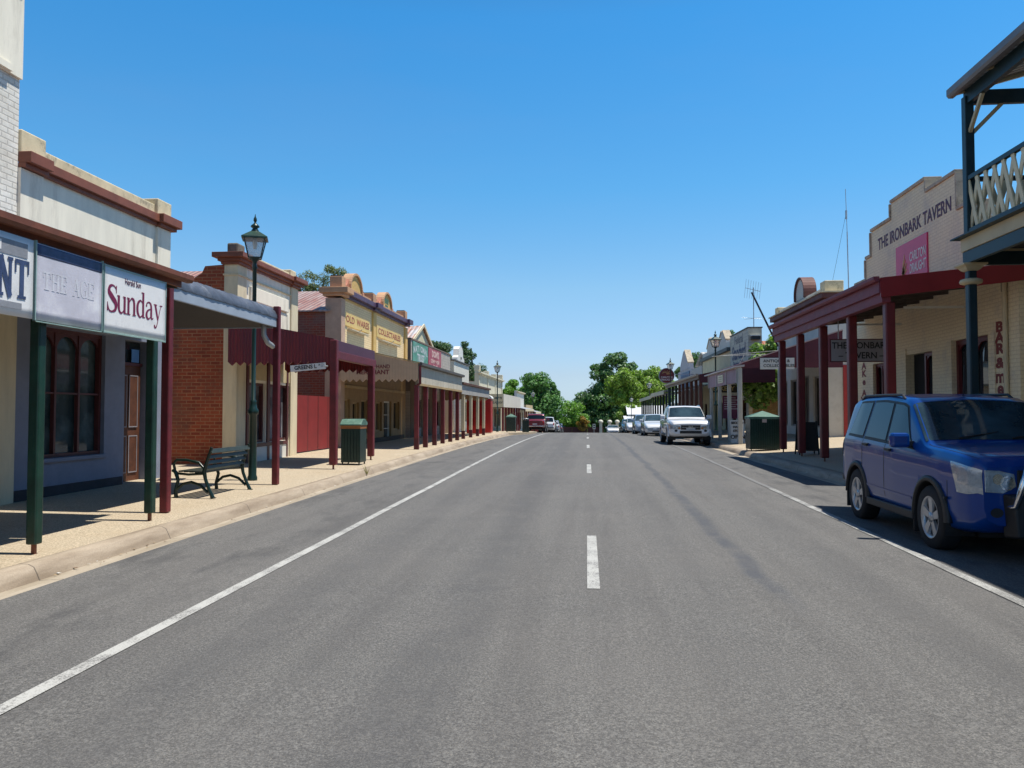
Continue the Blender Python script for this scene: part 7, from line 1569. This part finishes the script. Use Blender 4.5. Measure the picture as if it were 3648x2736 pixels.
tree('huge dark evergreen filling the end of the street right of centre', 4.5, 162, zz_, [el(4.5, 162, 2.8, 5.6, 4, 5.6), el(2.9, 162, 8.0, 2.1, 2, 3.5), el(6.3, 162, 8.8, 3.4, 3, 4.2), el(9.8, 163, 8.2, 2.7, 3, 3.8), el(-.2, 161, 1.6, 2.6, 3, 3.9), el(1.5, 160, -.5, 4, 2, 2.6), el(7.5, 160, 1.5, 4, 2, 4)], 40000, .33, gd, 1, .5, clumps=150, cr=(.13, .25))
tree('bright yellow green spreading tree in front of the dark evergreen', 7, 134, gz(134), [el(6.7, 134, 5.9, 3.0, 3, 3.0), el(8.2, 134, 4.0, 3, 3, 2.4), el(5.2, 134, 4.4, 1.9, 2, 2.2), el(9.6, 134, 5.6, 2.0, 2, 2.4)], 28000, .23, gb_, 2, .35, clumps=85, cr=(.15, .27))
tree('bright yellow green tree behind the round beer sign', 12, 137, gz(137), [el(11.5, 137, 6.0, 2.0, 2, 3.0), el(13.0, 137, 4.6, 2.0, 2, 3.0)], 15000, .23, gb_, 3, .3, clumps=52)
tree('large mid green tree at the end of the left row', -8, 131, gz(131), [el(-8.0, 131, 2.2, 3.0, 3, 4.4), el(-8.3, 131, 6.0, 2.0, 2, 2.6), el(-6.2, 131, 3.0, 1.9, 2, 2.8), el(-5.6, 131, 5.4, .8, 1, .9)], 26000, .22, gm, 4, .4, clumps=115, cr=(.14, .27))
tree('lighter green trees crown showing above the cream building at left', -14, 150, gz(150), [el(-14.0, 150, 4.6, 1.7, 2, 2.8), el(-11.8, 150, 3.8, 1.6, 2, 2.6)], 13000, .22, gl, 5, .35, clumps=55)['label'] = 'lighter green tree showing above the cream building at the end of the left row'
tree('bright green bushy tree at the centre end of the street', -3.5, 154, gz(154), [el(-3.6, 154, .5, 2.9, 2.5, 3.0), el(-1.6, 154, -.6, 1.9, 2, 2.0), el(-5.2, 154, -.6, 1.6, 2, 2.2)], 17000, .2, gl, 6, .25, clumps=75)
tree('small orange tinged shrub beside the bright green tree', -.5, 149, gz(149), [el(-.6, 149, -.5, 1.15, 1, 1.3)], 3000, .16, go, 7, .1, clumps=16, cat='shrub', name='shrub')
tree('yellow green shrub between the dark evergreen and the white cottage', 6.6, 126, gz(126), [el(6.2, 126, 1.4, 1.8, 1.5, 1.4), el(7.6, 126, 1.9, 1.2, 1.2, 1.2)], 5000, .16, gb_, 8, .15, clumps=22, cat='shrub', name='shrub')
tree('tall narrow dark tree behind the small white parapet building', -13, 92, gz(92), [el(-13.9, 92, 9.0, .6, .6, 1.3), el(-13.7, 92, 7.6, 1.0, 1, 1.5), el(-13.1, 92, 5.8, 1.35, 1.3, 1.6), el(-12.6, 92, 4.4, 1.5, 1.4, 1.6)], 13000, .13, G3('cypress', (.07, .14, .055)), 9, .25, clumps=60, cr=(.2, .34))
tree('dark rounded tree behind the weatherboard hoardings', -14.5, 80, gz(80), [el(-14.7, 80, 7.6, 1.15, 1, 1.6), el(-13.4, 80, 6.2, .8, .7, 1.1), el(-14.6, 80, 5, 1.5, 1.2, 2)], 9000, .13, G3('cypress', (.07, .14, .055)), 10, .25, clumps=40, cr=(.18, .3))
tree('tall eucalyptus with open crown far behind the ochre brick shop', -36, 110, 0, [el(-38.0, 110, 19.8, 1.9, 1.5, 1.7), el(-34.9, 110, 20.3, 1.7, 1.5, 1.7), el(-32.3, 110, 19.8, .8, .8, .9), el(-40.2, 110, 18.0, .8, 1, .9), el(-37, 110, 17.4, 3, 2, 1.4)], 11000, .16, gum, 11, .3, palebark, clumps=48, cr=(.16, .28), flat=.35, droop=.4)
tree('dark tree showing behind the pale roof right of the pointed parapet', 17, 118, gz(118), [el(16.8, 118, 8.2, 2.2, 2, 2.2), el(14.6, 118, 7.2, 1.5, 1.5, 1.4)], 7000, .2, gd, 12, .3, clumps=30)
tree('small dark treetop showing between the twin gables and the printing office', 19, 100, gz(100), [el(18.6, 100, 10.2, 1.6, 1.6, 1.7), el(19, 100, 7.5, 2, 2, 2.5)], 6000, .18, gd, 13, .3, clumps=26)
tree('broad leaved fig tree spilling between the shops behind the crimson verandah', 11.2, 45.2, .5, [el(10.5, 45.2, 3.4, 1.6, 1.0, 1.3), el(10.9, 45.4, 5.2, 1.4, .9, .75), el(9.9, 45.0, 2.8, 1.0, .8, .8)], 4600, .13, gf, 14, .12, clumps=34, cr=(.2, .34), flat=.75)
# distant wood closing the horizon
rs = np.random.RandomState(20); mb = MB()
for k in range(2600):
    x = rs.uniform(-130, 130); y = rs.uniform(240, 262); z = rs.uniform(-5.8, .8 + 1.6 * math.sin(x * .11) + 1.2 * math.sin(x * .31)); s_ = rs.uniform(.8, 1.8); a = rs.uniform(0, 3.1)
    n1 = Vector((math.cos(a), math.sin(a), rs.uniform(-.4, .4))) * s_; n2 = Vector((rs.uniform(-.4, .4), rs.uniform(-.4, .4), 1)) * s_ * .8; c_ = Vector((x, y, z))
    mb.add([c_ - n1, c_ - n2 * .8, c_ + n1, c_ + n2 * .8], [(0, 1, 2, 3)])
mb.build('distant_trees', gd[0], kind='stuff', origin=(0, 250, -5), recalc=False)
